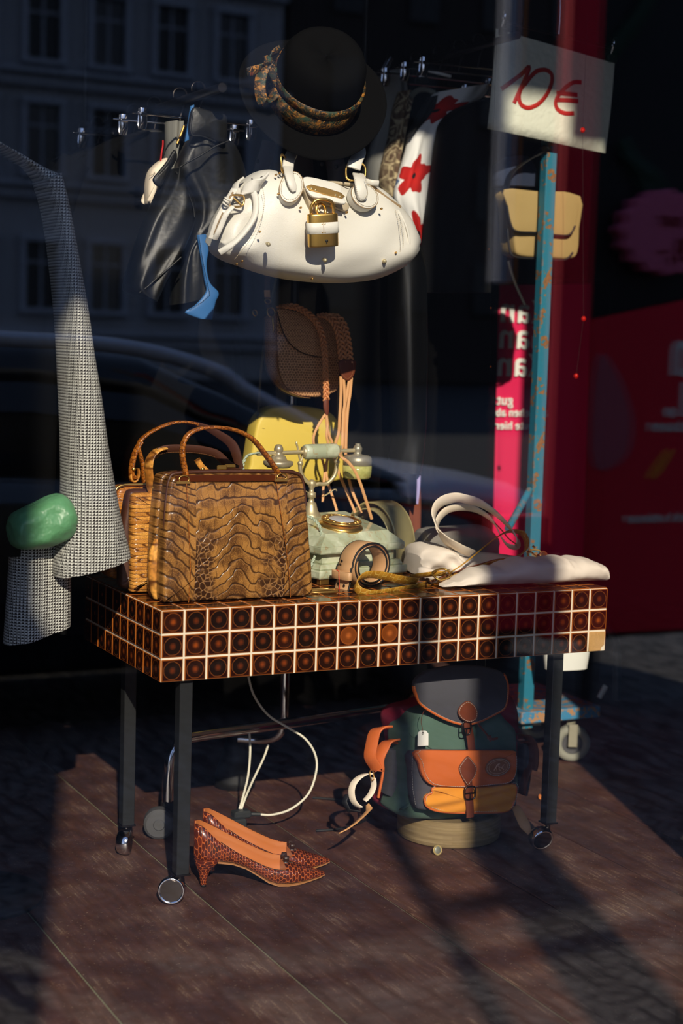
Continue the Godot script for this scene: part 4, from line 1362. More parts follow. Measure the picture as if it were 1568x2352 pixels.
	sh.lathe([Vector2(0, 0), Vector2(0.016, 0.0005), Vector2(0.0178, 0.003), Vector2(0.0185, L * 0.3), Vector2(0.0185, L * 0.7), Vector2(0.0178, L - 0.003), Vector2(0.016, L - 0.0005), Vector2(0, L)], frame(left, ax, Vector3.UP), 28)
	var hs = part("handset_grip", sh, M.onyx, t)
	sh = Sh.new()
	sh.tube([Vector3(0.3779,0.9156,-0.4), left + ax * 0.002], 0.0050, 12)
	sh.tube([right - ax * 0.002, Vector3(0.6429,0.9225,-0.4)], 0.0048, 12)
	for s in [left, right]:
		sh.lathe([Vector2(0.0, -0.004), Vector2(0.0135, -0.004), Vector2(0.0145, 0.0), Vector2(0.0135, 0.004), Vector2(0, 0.004)], frame(s, ax, Vector3.UP), 20)
	part("handset_rod", sh, M.bronze, hs)
	sh = Sh.new()
	sh.lathe([Vector2(0, -0.034), Vector2(0.026, -0.033), Vector2(0.030, -0.030), Vector2(0.0348, -0.026), Vector2(0.0352, -0.018), Vector2(0.030, -0.0165), Vector2(0.0215, -0.0155), Vector2(0.0185, -0.010), Vector2(0.0165, -0.005), Vector2(0.0115, -0.003), Vector2(0.0085, 0.001), Vector2(0.0105, 0.006), Vector2(0.0112, 0.011), Vector2(0.009, 0.017), Vector2(0.0075, 0.0185), Vector2(0.006, 0.021), Vector2(0, 0.022)], Transform3D(Basis.IDENTITY, Vector3(0.4324,0.9153,-0.4)), 28)
	part("earpiece", sh, mat(Color(0.72, 0.67, 0.56), 0.38, 0.55), hs)
	var mp = Vector3(0.6404,0.9257,-0.4)
	sh = Sh.new()
	sh.lathe([Vector2(0.0345, -0.040), Vector2(0.0350, -0.028), Vector2(0.0335, -0.020), Vector2(0.028, -0.0155), Vector2(0.012, -0.0135), Vector2(0.0085, -0.011), Vector2(0.0105, -0.004), Vector2(0.0112, 0.001), Vector2(0.0085, 0.007), Vector2(0.006, 0.009), Vector2(0.006, 0.013), Vector2(0, 0.0135), Vector2(0, -0.040), Vector2(0.0345, -0.040)], Transform3D(Basis.IDENTITY, mp), 28)
	part("mouthpiece_cap", sh, mat(Color(0.66, 0.63, 0.54), 0.38, 0.55), hs)
	sh = Sh.new()
	sh.lathe([Vector2(0, -0.0715), Vector2(0.029, -0.0712), Vector2(0.0332, -0.067), Vector2(0.0350, -0.055), Vector2(0.0352, -0.040), Vector2(0, -0.040)], Transform3D(Basis.IDENTITY, mp), 28)
	part("mouthpiece", sh, tri_mapped(mat(Color(0.97, 0.93, 0.66), 0.15, 0.0, {"albedo_texture": M.onyx.albedo_texture}), 5.0), hs, "yellowish onyx mouthpiece")
	# twisted cord: hangs from the earpiece end, and comes back round the right of the bag
	var cord = smooth([Vector3(0.3654,0.9199,-0.36),Vector3(0.3485,0.9178,-0.36),Vector3(0.3346,0.9127,-0.36),Vector3(0.3269,0.8986,-0.36),Vector3(0.3253,0.8839,-0.36),Vector3(0.3274,0.8653,-0.36)], 5)
	var cord2 = smooth([Vector3(0.4572,0.7799,-0.3), Vector3(0.4645,0.7777,-0.285), Vector3(0.4739,0.768,-0.27), Vector3(0.4774,0.7511,-0.255), Vector3(0.4769,0.7295,-0.25), Vector3(0.4678,0.7082,-0.245), Vector3(0.4558,0.6908,-0.24), Vector3(0.4439,0.6697,-0.235)], 8)
	var k = 0
	for c in [cord, cord2]:
		sh = Sh.new()
		for w in 2:
			var path = []
			for i in c.size():
				var a: float = i * 0.95 + w * PI
				path.append(c[i] + Vector3(cos(a) * 0.0022, 0, sin(a) * 0.0022) + Vector3(0, sin(a) * 0.0012, 0))
			sh.tube(path, 0.0022, 6)
		part("cord", sh, mat(Color(0.68, 0.73, 0.64), 0.5), t, "pale green twisted cord")

# ---------------------------------------------------------------- belts lying on the table
func spiral(c: Vector3, r0: float, r1: float, a0: float, a1: float, n: int, squash := 1.0) -> Array:
	var out = []
	for i in n + 1:
		var f = float(i) / n
		var a = lerpf(a0, a1, f)
		var r = lerpf(r0, r1, f)
		out.append(c + Vector3(cos(a) * r, sin(a) * r * squash, 0))
	return out

func belts_on_table() -> void:
	# rolled tan belt on its edge
	var b = thing("rolled_tan_belt", "rolled tan leather belt with black edges and red thread, standing before the telephone", "belt", Vector3(0.49, 0.632, -0.15))
	var c = Vector3(0.5445,0.6819,-0.165)
	var across = Vector3(0.238, 0.0, 0.97).normalized()
	var q_ax = Vector3(0.97, 0, -0.238).normalized()
	var W = 0.046
	var path = []
	for k in 5:   # the free end hangs down from the outer turn on the left
		var f = k / 4.0
		path.append(c + q_ax * (-0.066 + 0.008 * sin(f * 2.2)) + Vector3(0, -0.0545 + f * 0.050, 0))
	var turns = 74
	for i in turns + 1:
		var f = float(i) / turns
		var a = PI - f * PI * 4.1
		var r = lerpf(0.0575, 0.040, f)
		path.append(c + q_ax * (cos(a) * r) + Vector3(0, sin(a) * r * 0.92, 0) + q_ax * 0.003)
	var sh = Sh.new()
	sh.strap(path, across, W, 0.0034)
	part("strap", sh, M.tan_leather, b)
	var pf = []
	var pb = []
	for q in path:
		pf.append(q + across * (W * 0.5))
		pb.append(q - across * (W * 0.5))
	sh = Sh.new()
	sh.tube(pf, 0.0022, 5)
	sh.tube(pb, 0.0022, 5)
	part("edge", sh, M.black, b, "black painted edges")
	# keeper loop, holes and red thread on the hanging end
	var kc = c - q_ax * 0.0655 + Vector3(0, -0.020, 0)
	var loop = []
	for q in [Vector2(-W * 0.5 - 0.003, -0.004), Vector2(-W * 0.5 - 0.003, 0.006), Vector2(W * 0.5 + 0.003, 0.006), Vector2(W * 0.5 + 0.003, -0.004), Vector2(-W * 0.5 - 0.003, -0.004)]:
		loop.append(kc + across * q.x - q_ax * q.y)
	sh = Sh.new()
	sh.strap(smooth(loop, 3), Vector3.UP, 0.018, 0.003)
	part("keeper_loop", sh, M.tan_leather, b)
	sh = Sh.new()
	for q in [Vector2(0.0, 0.012), Vector2(-0.010, -0.040), Vector2(0.010, -0.042)]:
		sh.lathe([Vector2(0, 0.0012), Vector2(0.0030, 0.0010), Vector2(0.0036, 0.0)], frame(c - q_ax * 0.0655 + across * q.x + Vector3(0, q.y, 0) - q_ax * 0.0012, -q_ax), 12)
	part("hole", sh, M.black, b)
	sh = Sh.new()
	var tp = kc - q_ax * 0.009
	sh.tube(smooth([tp + Vector3(0, 0.012, 0) - across * 0.008, tp + Vector3(0, 0.009, 0), tp, tp + Vector3(0, -0.012, 0) + across * 0.002, tp + Vector3(0, -0.022, 0) - across * 0.002 + q_ax * 0.004, tp + Vector3(0, -0.032, 0) + q_ax * 0.004], 3), 0.0008, 5)
	part("thread", sh, mat(Color(0.85, 0.20, 0.12), 0.7), b, "red tie thread")
	sh = Sh.new()   # its buckle lies flat on the tiles
	var bx = Transform3D(Basis(Vector3(1, 0, 0), Vector3(0, 0, -1), Vector3(0, 1, 0)), Vector3(0.415, 0.6345, -0.118))
	sh.tube(ring_path(bx, 0.034, 0.022, 28, 0, TAU, 0.6), 0.0030, 8)
	sh.tube([bx * Vector3(-0.034, 0, 0), bx * Vector3(0.034, 0, 0.002)], 0.0022, 8)
	part("buckle", sh, M.old_brass, b)

	# narrow gold crocodile belt, looping towards the camera and running back over the knitwear
	b = thing("gold_crocodile_belt", "narrow gold crocodile belt with brass buckle, looping from the tiles up over the cream knitwear", "belt", Vector3(0.6, 0.632, -0.1))
	var run = smooth([Vector3(0.66,0.6439,-0.125), Vector3(0.6298,0.6491,-0.115), Vector3(0.5984,0.6556,-0.105), Vector3(0.569,0.6628,-0.098), Vector3(0.5432,0.6684,-0.092), Vector3(0.5215,0.6711,-0.088), Vector3(0.5002,0.6687,-0.084), Vector3(0.4837,0.6592,-0.078), Vector3(0.4787,0.6501,-0.074), Vector3(0.4819,0.6411,-0.068), Vector3(0.4938,0.635,-0.064), Vector3(0.5191,0.6305,-0.07), Vector3(0.5632,0.6305,-0.085), Vector3(0.6362,0.6311,-0.115), Vector3(0.7139,0.6354,-0.15), Vector3(0.7607,0.643,-0.165), Vector3(0.8078,0.6471,-0.17), Vector3(0.862,0.6679,-0.165), Vector3(0.91,0.6779,-0.16), Vector3(0.9533,0.683,-0.17), Vector3(0.9967,0.6937,-0.2), Vector3(1.0146,0.71,-0.22), Vector3(1.016,0.726,-0.235), Vector3(1.0067,0.7339,-0.245), Vector3(0.9805,0.7371,-0.24), Vector3(0.9415,0.7331,-0.22), Vector3(0.8899,0.7175,-0.19), Vector3(0.8388,0.697,-0.165), Vector3(0.7946,0.6755,-0.15), Vector3(0.7571,0.6596,-0.14)], 4)
	sh = Sh.new()
	var ac = []
	for i in run.size():
		var f = float(i) / run.size()
		ac.append(Vector3(0.1, 0.8, 0.5).lerp(Vector3(0.0, 0.45, 0.9), clampf((f - 0.45) * 3.0, 0, 1)))
	sh.strap(run, ac, 0.021, 0.0026)
	part("strap", sh, M.gold_croc, b)
	sh = Sh.new()
	var ins = []
	for i in range(36, 100):
		if i < run.size():
			ins.append(run[i] + Vector3(0, 0.0006, -0.0012))
	sh.strap(smooth([Vector3(0.6462,0.6319,-0.128), Vector3(0.6812,0.6355,-0.135), Vector3(0.7218,0.6417,-0.145), Vector3(0.7628,0.6504,-0.155), Vector3(0.8024,0.661,-0.162), Vector3(0.8455,0.6704,-0.162), Vector3(0.8865,0.68,-0.158), Vector3(0.922,0.6828,-0.156), Vector3(0.9522,0.6863,-0.165)], 4), Vector3(0, 0.6, 0.8), 0.010, 0.002)
	part("lining", sh, M.suede_brown, b, "brown suede lining")
	sh = Sh.new()
	var bk = Transform3D(Basis(Vector3(0.94, 0.16, -0.3).normalized(), Vector3(-0.2, 0.55, -0.8).normalized(), Vector3(0, 0.8, 0.55).normalized()).orthonormalized(), Vector3(0.7237,0.6584,-0.125))
	sh.tube(ring_path(bk, 0.024, 0.015, 28, 0, TAU, 0.65), 0.0026, 8)
	sh.tube([bk * Vector3(-0.022, 0, 0.001), bk * Vector3(0.024, 0.0, 0.005)], 0.0018, 8)
	part("buckle", sh, M.brass, b)
	sh = Sh.new()
	sh.strap(smooth([Vector3(0.6842,0.652,-0.118),Vector3(0.6859,0.644,-0.118),Vector3(0.6923,0.6401,-0.118),Vector3(0.7045,0.6426,-0.118),Vector3(0.708,0.6508,-0.118)], 3), Vector3(0, 0.3, 0.9), 0.012, 0.003)
	part("keeper_loop", sh, M.dark_brown, b)
	sh = Sh.new()
	sh.strap(smooth([Vector3(0.6542,0.6513,-0.15), Vector3(0.689,0.654,-0.15), Vector3(0.7182,0.6565,-0.146), Vector3(0.7431,0.6564,-0.14)], 4), Vector3(0, 0.7, 0.7), 0.018, 0.0026)
	part("strap_end", sh, M.gold_croc, b)

	# pale belt in tall loops on the knitwear
	b = thing("cream_belt", "pale cream leather belt standing in two tall loops on the folded knitwear", "belt", Vector3(0.9, 0.66, -0.25))
	sh = Sh.new()
	var lp = smooth([Vector3(0.8616,0.689,-0.22), Vector3(0.8249,0.7036,-0.215), Vector3(0.7883,0.7243,-0.21), Vector3(0.7639,0.747,-0.21), Vector3(0.7523,0.7661,-0.21), Vector3(0.752,0.7838,-0.22), Vector3(0.7641,0.8029,-0.23), Vector3(0.7911,0.8155,-0.24), Vector3(0.8297,0.8196,-0.25), Vector3(0.863,0.8148,-0.25), Vector3(0.8969,0.8046,-0.25), Vector3(0.9284,0.7869,-0.245), Vector3(0.9564,0.7642,-0.24), Vector3(0.981,0.7383,-0.235), Vector3(0.9941,0.7159,-0.23), Vector3(0.9943,0.699,-0.235), Vector3(0.981,0.7007,-0.25), Vector3(0.9706,0.7187,-0.265), Vector3(0.9563,0.7505,-0.275), Vector3(0.9318,0.7733,-0.28), Vector3(0.9003,0.788,-0.285), Vector3(0.8634,0.7941,-0.28), Vector3(0.8243,0.7911,-0.27), Vector3(0.7952,0.7769,-0.26), Vector3(0.7793,0.7577,-0.25), Vector3(0.7799,0.7367,-0.24), Vector3(0.7997,0.7145,-0.235), Vector3(0.8266,0.7,-0.23)], 4)
	var wd = []
	for i in lp.size():
		wd.append(0.026 + 0.004 * sin(i * 0.06))
	sh.strap(lp, Vector3(-0.59, 0.56, 0.44), wd, 0.0026)
	part("strap", sh, M.cream_leather, b)
	sh = Sh.new()
	var bl = []
	for q in lp:
		bl.append(q + Vector3(-0.55, 0.32, 0.77).normalized() * 0.013)
	sh.tube(smooth([Vector3(0.9183,0.7615,-0.215),Vector3(0.9418,0.7401,-0.215),Vector3(0.9596,0.722,-0.215),Vector3(0.981,0.7084,-0.215)], 3), 0.0016, 5)
	part("edge", sh, M.tan_edge, b)
	sh = Sh.new()
	var bq = Vector3(1.0504,0.6802,-0.24)
	sh.tube([Vector3(1.0256,0.6856,-0.235), Vector3(1.0412,0.6841,-0.238), Vector3(1.0606,0.6701,-0.24)], 0.0022, 8)
	sh.tube(ring_path(facing(bq, Vector3(-0.5, 0.5, 0.7)), 0.016, 0.010, 20, 0, TAU, 0.6), 0.0020, 8)
	sh.tube([Vector3(1.0489,0.6977,-0.245), Vector3(1.0549,0.6942,-0.245)], 0.003, 8)
	part("buckle", sh, M.brass, b)
	sh = Sh.new()
	sh.strap(smooth([Vector3(1.0589,0.6757,-0.235),Vector3(1.0664,0.682,-0.235),Vector3(1.0742,0.6801,-0.235),Vector3(1.0825,0.67,-0.235),Vector3(1.0847,0.666,-0.235)], 3), Vector3(0.1, 0.5, 0.8), 0.018, 0.004)
	part("strap_tip", sh, M.saddle, b)

	# broad gold belt standing rolled on its edge behind the telephone
	b = thing("broad_gold_belt", "broad metallic gold belt standing in a tall arch behind the telephone", "belt", Vector3(0.76, 0.632, -0.42))
	sh = Sh.new()
	var p_ax = Vector3(-0.40, 0, -0.917).normalized()
	var cr = Vector3(0.917, 0, -0.40).normalized()
	var f0 = Vector3(0.7822,0.6384,-0.4)
	var ar = []
	for k in 41:
		var a = PI * k / 40.0
		ar.append(f0 + p_ax * (0.085 * (1.0 - cos(a))) + Vector3(0, 0.150 * pow(sin(a), 0.72) + 0.0, 0))
	sh.strap(ar, cr, 0.072, 0.004)
	part("strap", sh, M.gold_foil, b)
	sh = Sh.new()
	var e1 = []
	var e2 = []
	var e3 = []
	for i in ar.size():
		e1.append(ar[i] - cr * 0.036)
		e2.append(ar[i] + cr * 0.033 + Vector3(0, 0.0024, 0))
		e3.append(ar[i] + cr * 0.036)
	sh.tube(e1, 0.0026, 6)
	sh.tube(e3, 0.0026, 6)
	part("piping", sh, M.gold_foil, b)
	sh = Sh.new()
	var inner = []
	for i in ar.size():
		inner.append((f0 + p_ax * 0.085).lerp(ar[i], 0.90) - cr * 0.030)
	sh.strap(inner, cr, 0.040, 0.004)
	part("inner_turn", sh, M.gold_foil, b)
	part("stitching", stitches(e2, 0.004, 0.0025, 0.0004), M.tan_edge, b)
	sh = Sh.new()
	sh.box(Vector3(0.7837,0.6411,-0.39), Vector3(0.050, 0.006, 0.020), 0.001)
	sh.box(Vector3(0.7873,0.6299,-0.39), Vector3(0.016, 0.014, 0.016), 0.001)
	sh.box(Vector3(0.786,0.6226,-0.39), Vector3(0.020, 0.006, 0.020), 0.001)
	part("buckle", sh, M.brass, b)

# ---------------------------------------------------------------- folded knitwear
func knitwear() -> void:
	var k = thing("folded_cream_jumper", "folded cream wool jumper filling the far end of the tiled table", "jumper", Vector3(0.97, 0.632, -0.2))
	var sh = Sh.new()
	# thick fold along the front edge, its round end at the table corner
	var l = []
	var r = []
	var deep = []
	var top = smooth([Vector3(0.7084,0.6347,-0.1),Vector3(0.7307,0.6448,-0.1),Vector3(0.7653,0.6604,-0.1),Vector3(0.8074,0.6733,-0.1),Vector3(0.8574,0.6814,-0.1),Vector3(0.908,0.6896,-0.1),Vector3(0.9631,0.6933,-0.1),Vector3(1.0079,0.6912,-0.1),Vector3(1.0304,0.693,-0.1),Vector3(1.0532,0.6897,-0.1),Vector3(1.0953,0.687,-0.1),Vector3(1.1187,0.6798,-0.1),Vector3(1.1294,0.6679,-0.1),Vector3(1.134,0.6542,-0.1)], 4)
	var bot = smooth([Vector3(0.7085,0.6311,-0.1),Vector3(0.7315,0.6276,-0.1),Vector3(0.7668,0.6255,-0.1),Vector3(0.8096,0.6243,-0.1),Vector3(0.8601,0.624,-0.1),Vector3(0.9112,0.6237,-0.1),Vector3(0.9666,0.6233,-0.1),Vector3(1.0114,0.6236,-0.1),Vector3(1.034,0.6239,-0.1),Vector3(1.0567,0.6246,-0.1),Vector3(1.0987,0.6254,-0.1),Vector3(1.1217,0.6264,-0.1),Vector3(1.1316,0.6292,-0.1),Vector3(1.135,0.6368,-0.1)], 4)
	for i in top.size():
		var f = float(i) / (top.size() - 1)
		deep.append(0.010 + 0.052 * pow(clampf(f * 2.5, 0, 1), 0.7) * pow(clampf((1.0 - f) * 14.0 + 0.25, 0, 1), 0.5))
		bot[i].y = maxf(bot[i].y, 0.6345)
		var w = 0.003 * sin(i * 0.7) + 0.002 * sin(i * 1.9)
		l.append(bot[i])
		r.append(top[i] + Vector3(0, w, 0))
	sh.between(l, r, deep, 0.003, 3, 36, true, 0.25)
	part("front_fold", sh, M.wool, k)
	sh = Sh.new()   # the bunched body behind it
	l = []
	r = []
	top = smooth([Vector3(0.7463,0.6823,-0.3),Vector3(0.7574,0.698,-0.3),Vector3(0.7789,0.7076,-0.3),Vector3(0.8048,0.7062,-0.3),Vector3(0.8237,0.6953,-0.3),Vector3(0.8389,0.6857,-0.3),Vector3(0.8691,0.6783,-0.3),Vector3(0.9069,0.6754,-0.3),Vector3(0.9601,0.6753,-0.3),Vector3(1.0221,0.6683,-0.3),Vector3(1.0773,0.6581,-0.3),Vector3(1.1334,0.6428,-0.3)], 4)
	bot = smooth([Vector3(0.7473,0.6565,-0.3),Vector3(0.7596,0.6432,-0.3),Vector3(0.7818,0.6359,-0.3),Vector3(0.8079,0.6301,-0.3),Vector3(0.8265,0.6277,-0.3),Vector3(0.8415,0.6255,-0.3),Vector3(0.8715,0.6227,-0.3),Vector3(0.9093,0.6213,-0.3),Vector3(0.9627,0.6198,-0.3),Vector3(1.0245,0.6184,-0.3),Vector3(1.0793,0.618,-0.3),Vector3(1.1347,0.6175,-0.3)], 4)
	for i in top.size():
		bot[i].y = 0.6345
		l.append(bot[i])
		r.append(top[i])
	deep = []
	for i in top.size():
		deep.append(0.03 + 0.07 * sin(PI * clampf(float(i) / top.size() * 0.9 + 0.08, 0, 1)))
	sh.between(l, r, deep, 0.010, 4, 32, true, 0.35)
	part("body", sh, M.wool, k)
	sh = Sh.new()
	var f2 = smooth([Vector3(0.7086,0.6546,-0.21),Vector3(0.7266,0.6508,-0.21),Vector3(0.7521,0.6404,-0.21),Vector3(0.7816,0.6266,-0.21),Vector3(0.8074,0.6176,-0.21)], 4)
	sh.tube(f2, [0.006, 0.009, 0.011, 0.012, 0.013, 0.014, 0.014, 0.014, 0.013, 0.012, 0.012, 0.011, 0.010, 0.009, 0.008, 0.007, 0.006], 10)
	part("sleeve_fold", sh, M.wool, k)
	var g = thing("folded_grey_jumper", "small folded grey ribbed knit lying behind the cream jumper", "jumper", Vector3(0.95, 0.64, -0.42))
	sh = Sh.new()
	l = []
	r = []
	for q in [[85, 405, 440], [100, 375, 460], [150, 362, 470], [240, 360, 475], [340, 355, 475], [440, 350, 470], [520, 352, 465], [570, 375, 460], [600, 420, 450]]:
		var tp: Vector3 = knit_edge(q)
		r.append(tp)
		l.append(Vector3(tp.x, 0.642, tp.z))
	sh.between(l, r, 0.05, 0.003, 6, 28, true, 0.2)
	part("body", sh, M.grey_wool, g)

func knit_edge(q: Array) -> Vector3:   # the grey knit's upper edge, measured along the table's back
	var f: float = (q[0] - 85.0) / 515.0
	return Vector3(lerpf(0.839, 1.04, f), 0.731 - (float(q[1]) - 350.0) * 0.0003, -0.43)

# ---------------------------------------------------------------- court shoes
func shoes() -> void:
	var t = thing("court_shoe", "brown snakeskin court shoe with small bow, the nearer of the pair on the floor", "shoe", Vector3(0.145, 0, -0.114), "snakeskin court shoes")
	var d = Vector3(0.978, 0, 0.21).normalized()
	var c = Vector3(-d.z, 0, d.x)
	var o = Vector3(0.128, 0, -0.118)
	var L = 0.292
	# along the shoe: share of length, underside, top edge, half width, sideways drift
	var st = [[0.0, 0.070, 0.142, 0.006], [0.012, 0.064, 0.1415, 0.0135], [0.04, 0.060, 0.139, 0.0205], [0.10, 0.058, 0.131, 0.0262], [0.18, 0.0575, 0.118, 0.0285], [0.28, 0.054, 0.101, 0.0290], [0.38, 0.043, 0.084, 0.0295], [0.47, 0.027, 0.070, 0.0320], [0.55, 0.011, 0.058, 0.0355], [0.62, 0.0035, 0.050, 0.0380], [0.69, 0.002, 0.046, 0.0385]]
	var outer = []
	var inner = []
	for s in st:
		var dip: float = 0.017 * smoothstep(0.03, 0.22, s[0]) * (1.0 - 0.45 * smoothstep(0.5, 0.7, s[0]))
		for skin in 2:
			var ring = PackedVector3Array()
			var e = 0.0017 if skin else 0.0
			for side in 2:
				for i in 17:
					var a = PI + PI * (i if side == 0 else 16 - i) / 16.0
					var inset = e + (0.0016 if side == 1 else 0.0)
					var x: float = (s[3] - inset) * signf(cos(a)) * pow(absf(cos(a)), 0.5)
					var y: float = lerpf(s[2] + lerpf(0.004, -dip, cos(a) * 0.5 + 0.5) - (0.0006 if skin else 0.0), s[1] + inset * 3.0, pow(absf(sin(a)), 0.62))
					var wall: float = 1.0 - 0.10 * (y - s[1]) / (s[2] - s[1])
					ring.append(o + d * (s[0] * L + inset * 1.2 * (1.0 if s[0] < 0.05 else 0.0)) + c * (x * wall) + Vector3(0, y, 0))
			(inner if skin else outer).append(ring)
	var sh = Sh.new()
	sh.loft(outer)
	# toe: closed over the top
	var toe = []
	for s in [[0.675, 0.002, 0.0465, 0.0388], [0.73, 0.002, 0.0440, 0.0375], [0.79, 0.003, 0.0385, 0.0325], [0.85, 0.004, 0.0325, 0.0255], [0.91, 0.006, 0.0265, 0.0170], [0.96, 0.008, 0.0215, 0.0095], [0.99, 0.010, 0.0180, 0.0040], [1.0, 0.012, 0.0160, 0.0012]]:
		var ring = PackedVector3Array()
		for i in 34:
			var a = TAU * i / 34 + PI
			var y: float = lerpf(s[1], s[2], 0.38 + (0.62 if sin(a) > 0 else 0.38) * signf(sin(a)) * pow(absf(sin(a)), 0.8))
			ring.append(o + d * (s[0] * L) + c * (s[3] * signf(cos(a)) * pow(absf(cos(a)), 0.75)) + Vector3(0, y, 0))
		toe.append(ring)
	sh.loft(toe)
	part("upper", sh, M.snake, t)
	sh = Sh.new()
	sh.loft(inner)
	part("lining", sh, mat(Color(0.74, 0.43, 0.21), 0.55), t, "orange leather lining")
	# heel
	sh = Sh.new()
	var rows = []
	for q in [[0.062, 0.105, 0.024, 0.030], [0.054, 0.100, 0.0225, 0.027], [0.044, 0.085, 0.017, 0.019], [0.032, 0.078, 0.011, 0.0120], [0.018, 0.076, 0.0075, 0.0085], [0.004, 0.076, 0.0058, 0.0065]]:
		var ring = PackedVector3Array()
		for i in 18:
			var a = TAU * i / 18
			ring.append(o + d * (q[1] * L + cos(a) * q[3]) + c * (sin(a) * q[2]) + Vector3(0, q[0], 0))
		rows.append(ring)
	sh.loft(rows)
	part("heel", sh, M.snake, t)
	sh = Sh.new()
	sh.lathe([Vector2(0, 0), Vector2(0.0062, 0), Vector2(0.0062, 0.0045), Vector2(0, 0.0045)], Transform3D(Basis.IDENTITY, o + d * (0.076 * L)), 14)
	part("heel_tip", sh, M.black, t)
	sh = Sh.new()
	var sole = []
	var w = []
	for q in [[0.17, 0.0565, 0.044], [0.28, 0.052, 0.044], [0.38, 0.041, 0.046], [0.47, 0.025, 0.052], [0.55, 0.0095, 0.062], [0.62, 0.0022, 0.068], [0.70, 0.0014, 0.070], [0.79, 0.0020, 0.058], [0.88, 0.0042, 0.036], [0.96, 0.0072, 0.016], [1.0, 0.0105, 0.004]]:
		sole.append(o + d * (q[0] * L) + Vector3(0, q[1], 0))
		w.append(q[2])
	sh.strap(sole, c, w, 0.0026)
	part("sole", sh, M.tan_edge, t)
	sh = Sh.new()
	sh.tube(smooth([o + d * 0.053 + c * 0.0262 + Vector3(0, 0.105, 0), o + d * 0.082 + c * 0.0265 + Vector3(0, 0.0845, 0), o + d * 0.111 + c * 0.027 + Vector3(0, 0.0675, 0), o + d * 0.161 + c * 0.032 + Vector3(0, 0.0435, 0), o + d * 0.2 + c * 0.035 + Vector3(0, 0.0365, 0)], 4), 0.0009, 5)
	part("topline_piping", sh, M.dark_brown, t)
	# bow
	sh = Sh.new()
	var bc = o + d * (0.692 * L) + Vector3(0, 0.052, 0)
	sh.strap(smooth([bc + c * 0.002, bc + c * 0.011 + Vector3(0, 0.009, 0), bc + c * 0.016 + Vector3(0, 0.004, 0), bc + c * 0.010 - Vector3(0, 0.003, 0), bc], 4), d, 0.011, 0.0022)
	sh.strap(smooth([bc - c * 0.002, bc - c * 0.011 + Vector3(0, 0.010, 0), bc - c * 0.016 + Vector3(0, 0.005, 0), bc - c * 0.010 - Vector3(0, 0.002, 0), bc], 4), d, 0.011, 0.0022)
	sh.strap(smooth([bc + c * 0.003, bc + c * 0.010 - Vector3(0, 0.004, 0), bc + c * 0.014 - Vector3(0, 0.016, 0)], 4), d, 0.010, 0.002)
	sh.box(bc + Vector3(0, 0.003, 0), Vector3(0.011, 0.011, 0.009), 0.003)
	part("bow", sh, M.dark_brown, t)
	var other: Node3D = t.duplicate()
	other.name = numbered("court_shoe")
	add_child(other)
	other.position = t.position + Vector3(0.050, 0, -0.076)
	other.set_meta("label", "brown snakeskin court shoe with small bow, half hidden behind its nearer twin")

# ---------------------------------------------------------------- rucksack on its round block
func buckle(sh: Sh, at: Vector3, w: float, h: float, r: float) -> void:
	sh.tube(ring_path(Transform3D(Basis.IDENTITY, at), w, h, 24, 0, TAU, 0.55), r, 8)
	sh.tube([at + Vector3(-w, 0, 0.001), at + Vector3(w, 0, 0.001)], r * 0.8, 6)
	sh.tube([at + Vector3(0, 0, 0.002), at + Vector3(0, -h, 0.002)], r * 0.7, 6)

func rim_path(o: Array, z: float, from := 0, upto := -1) -> Array:
	var out = []
	for i in range(from, o.size() if upto < 0 else upto):
		out.append(Vector3(o[i].x, o[i].y, z))
	return out

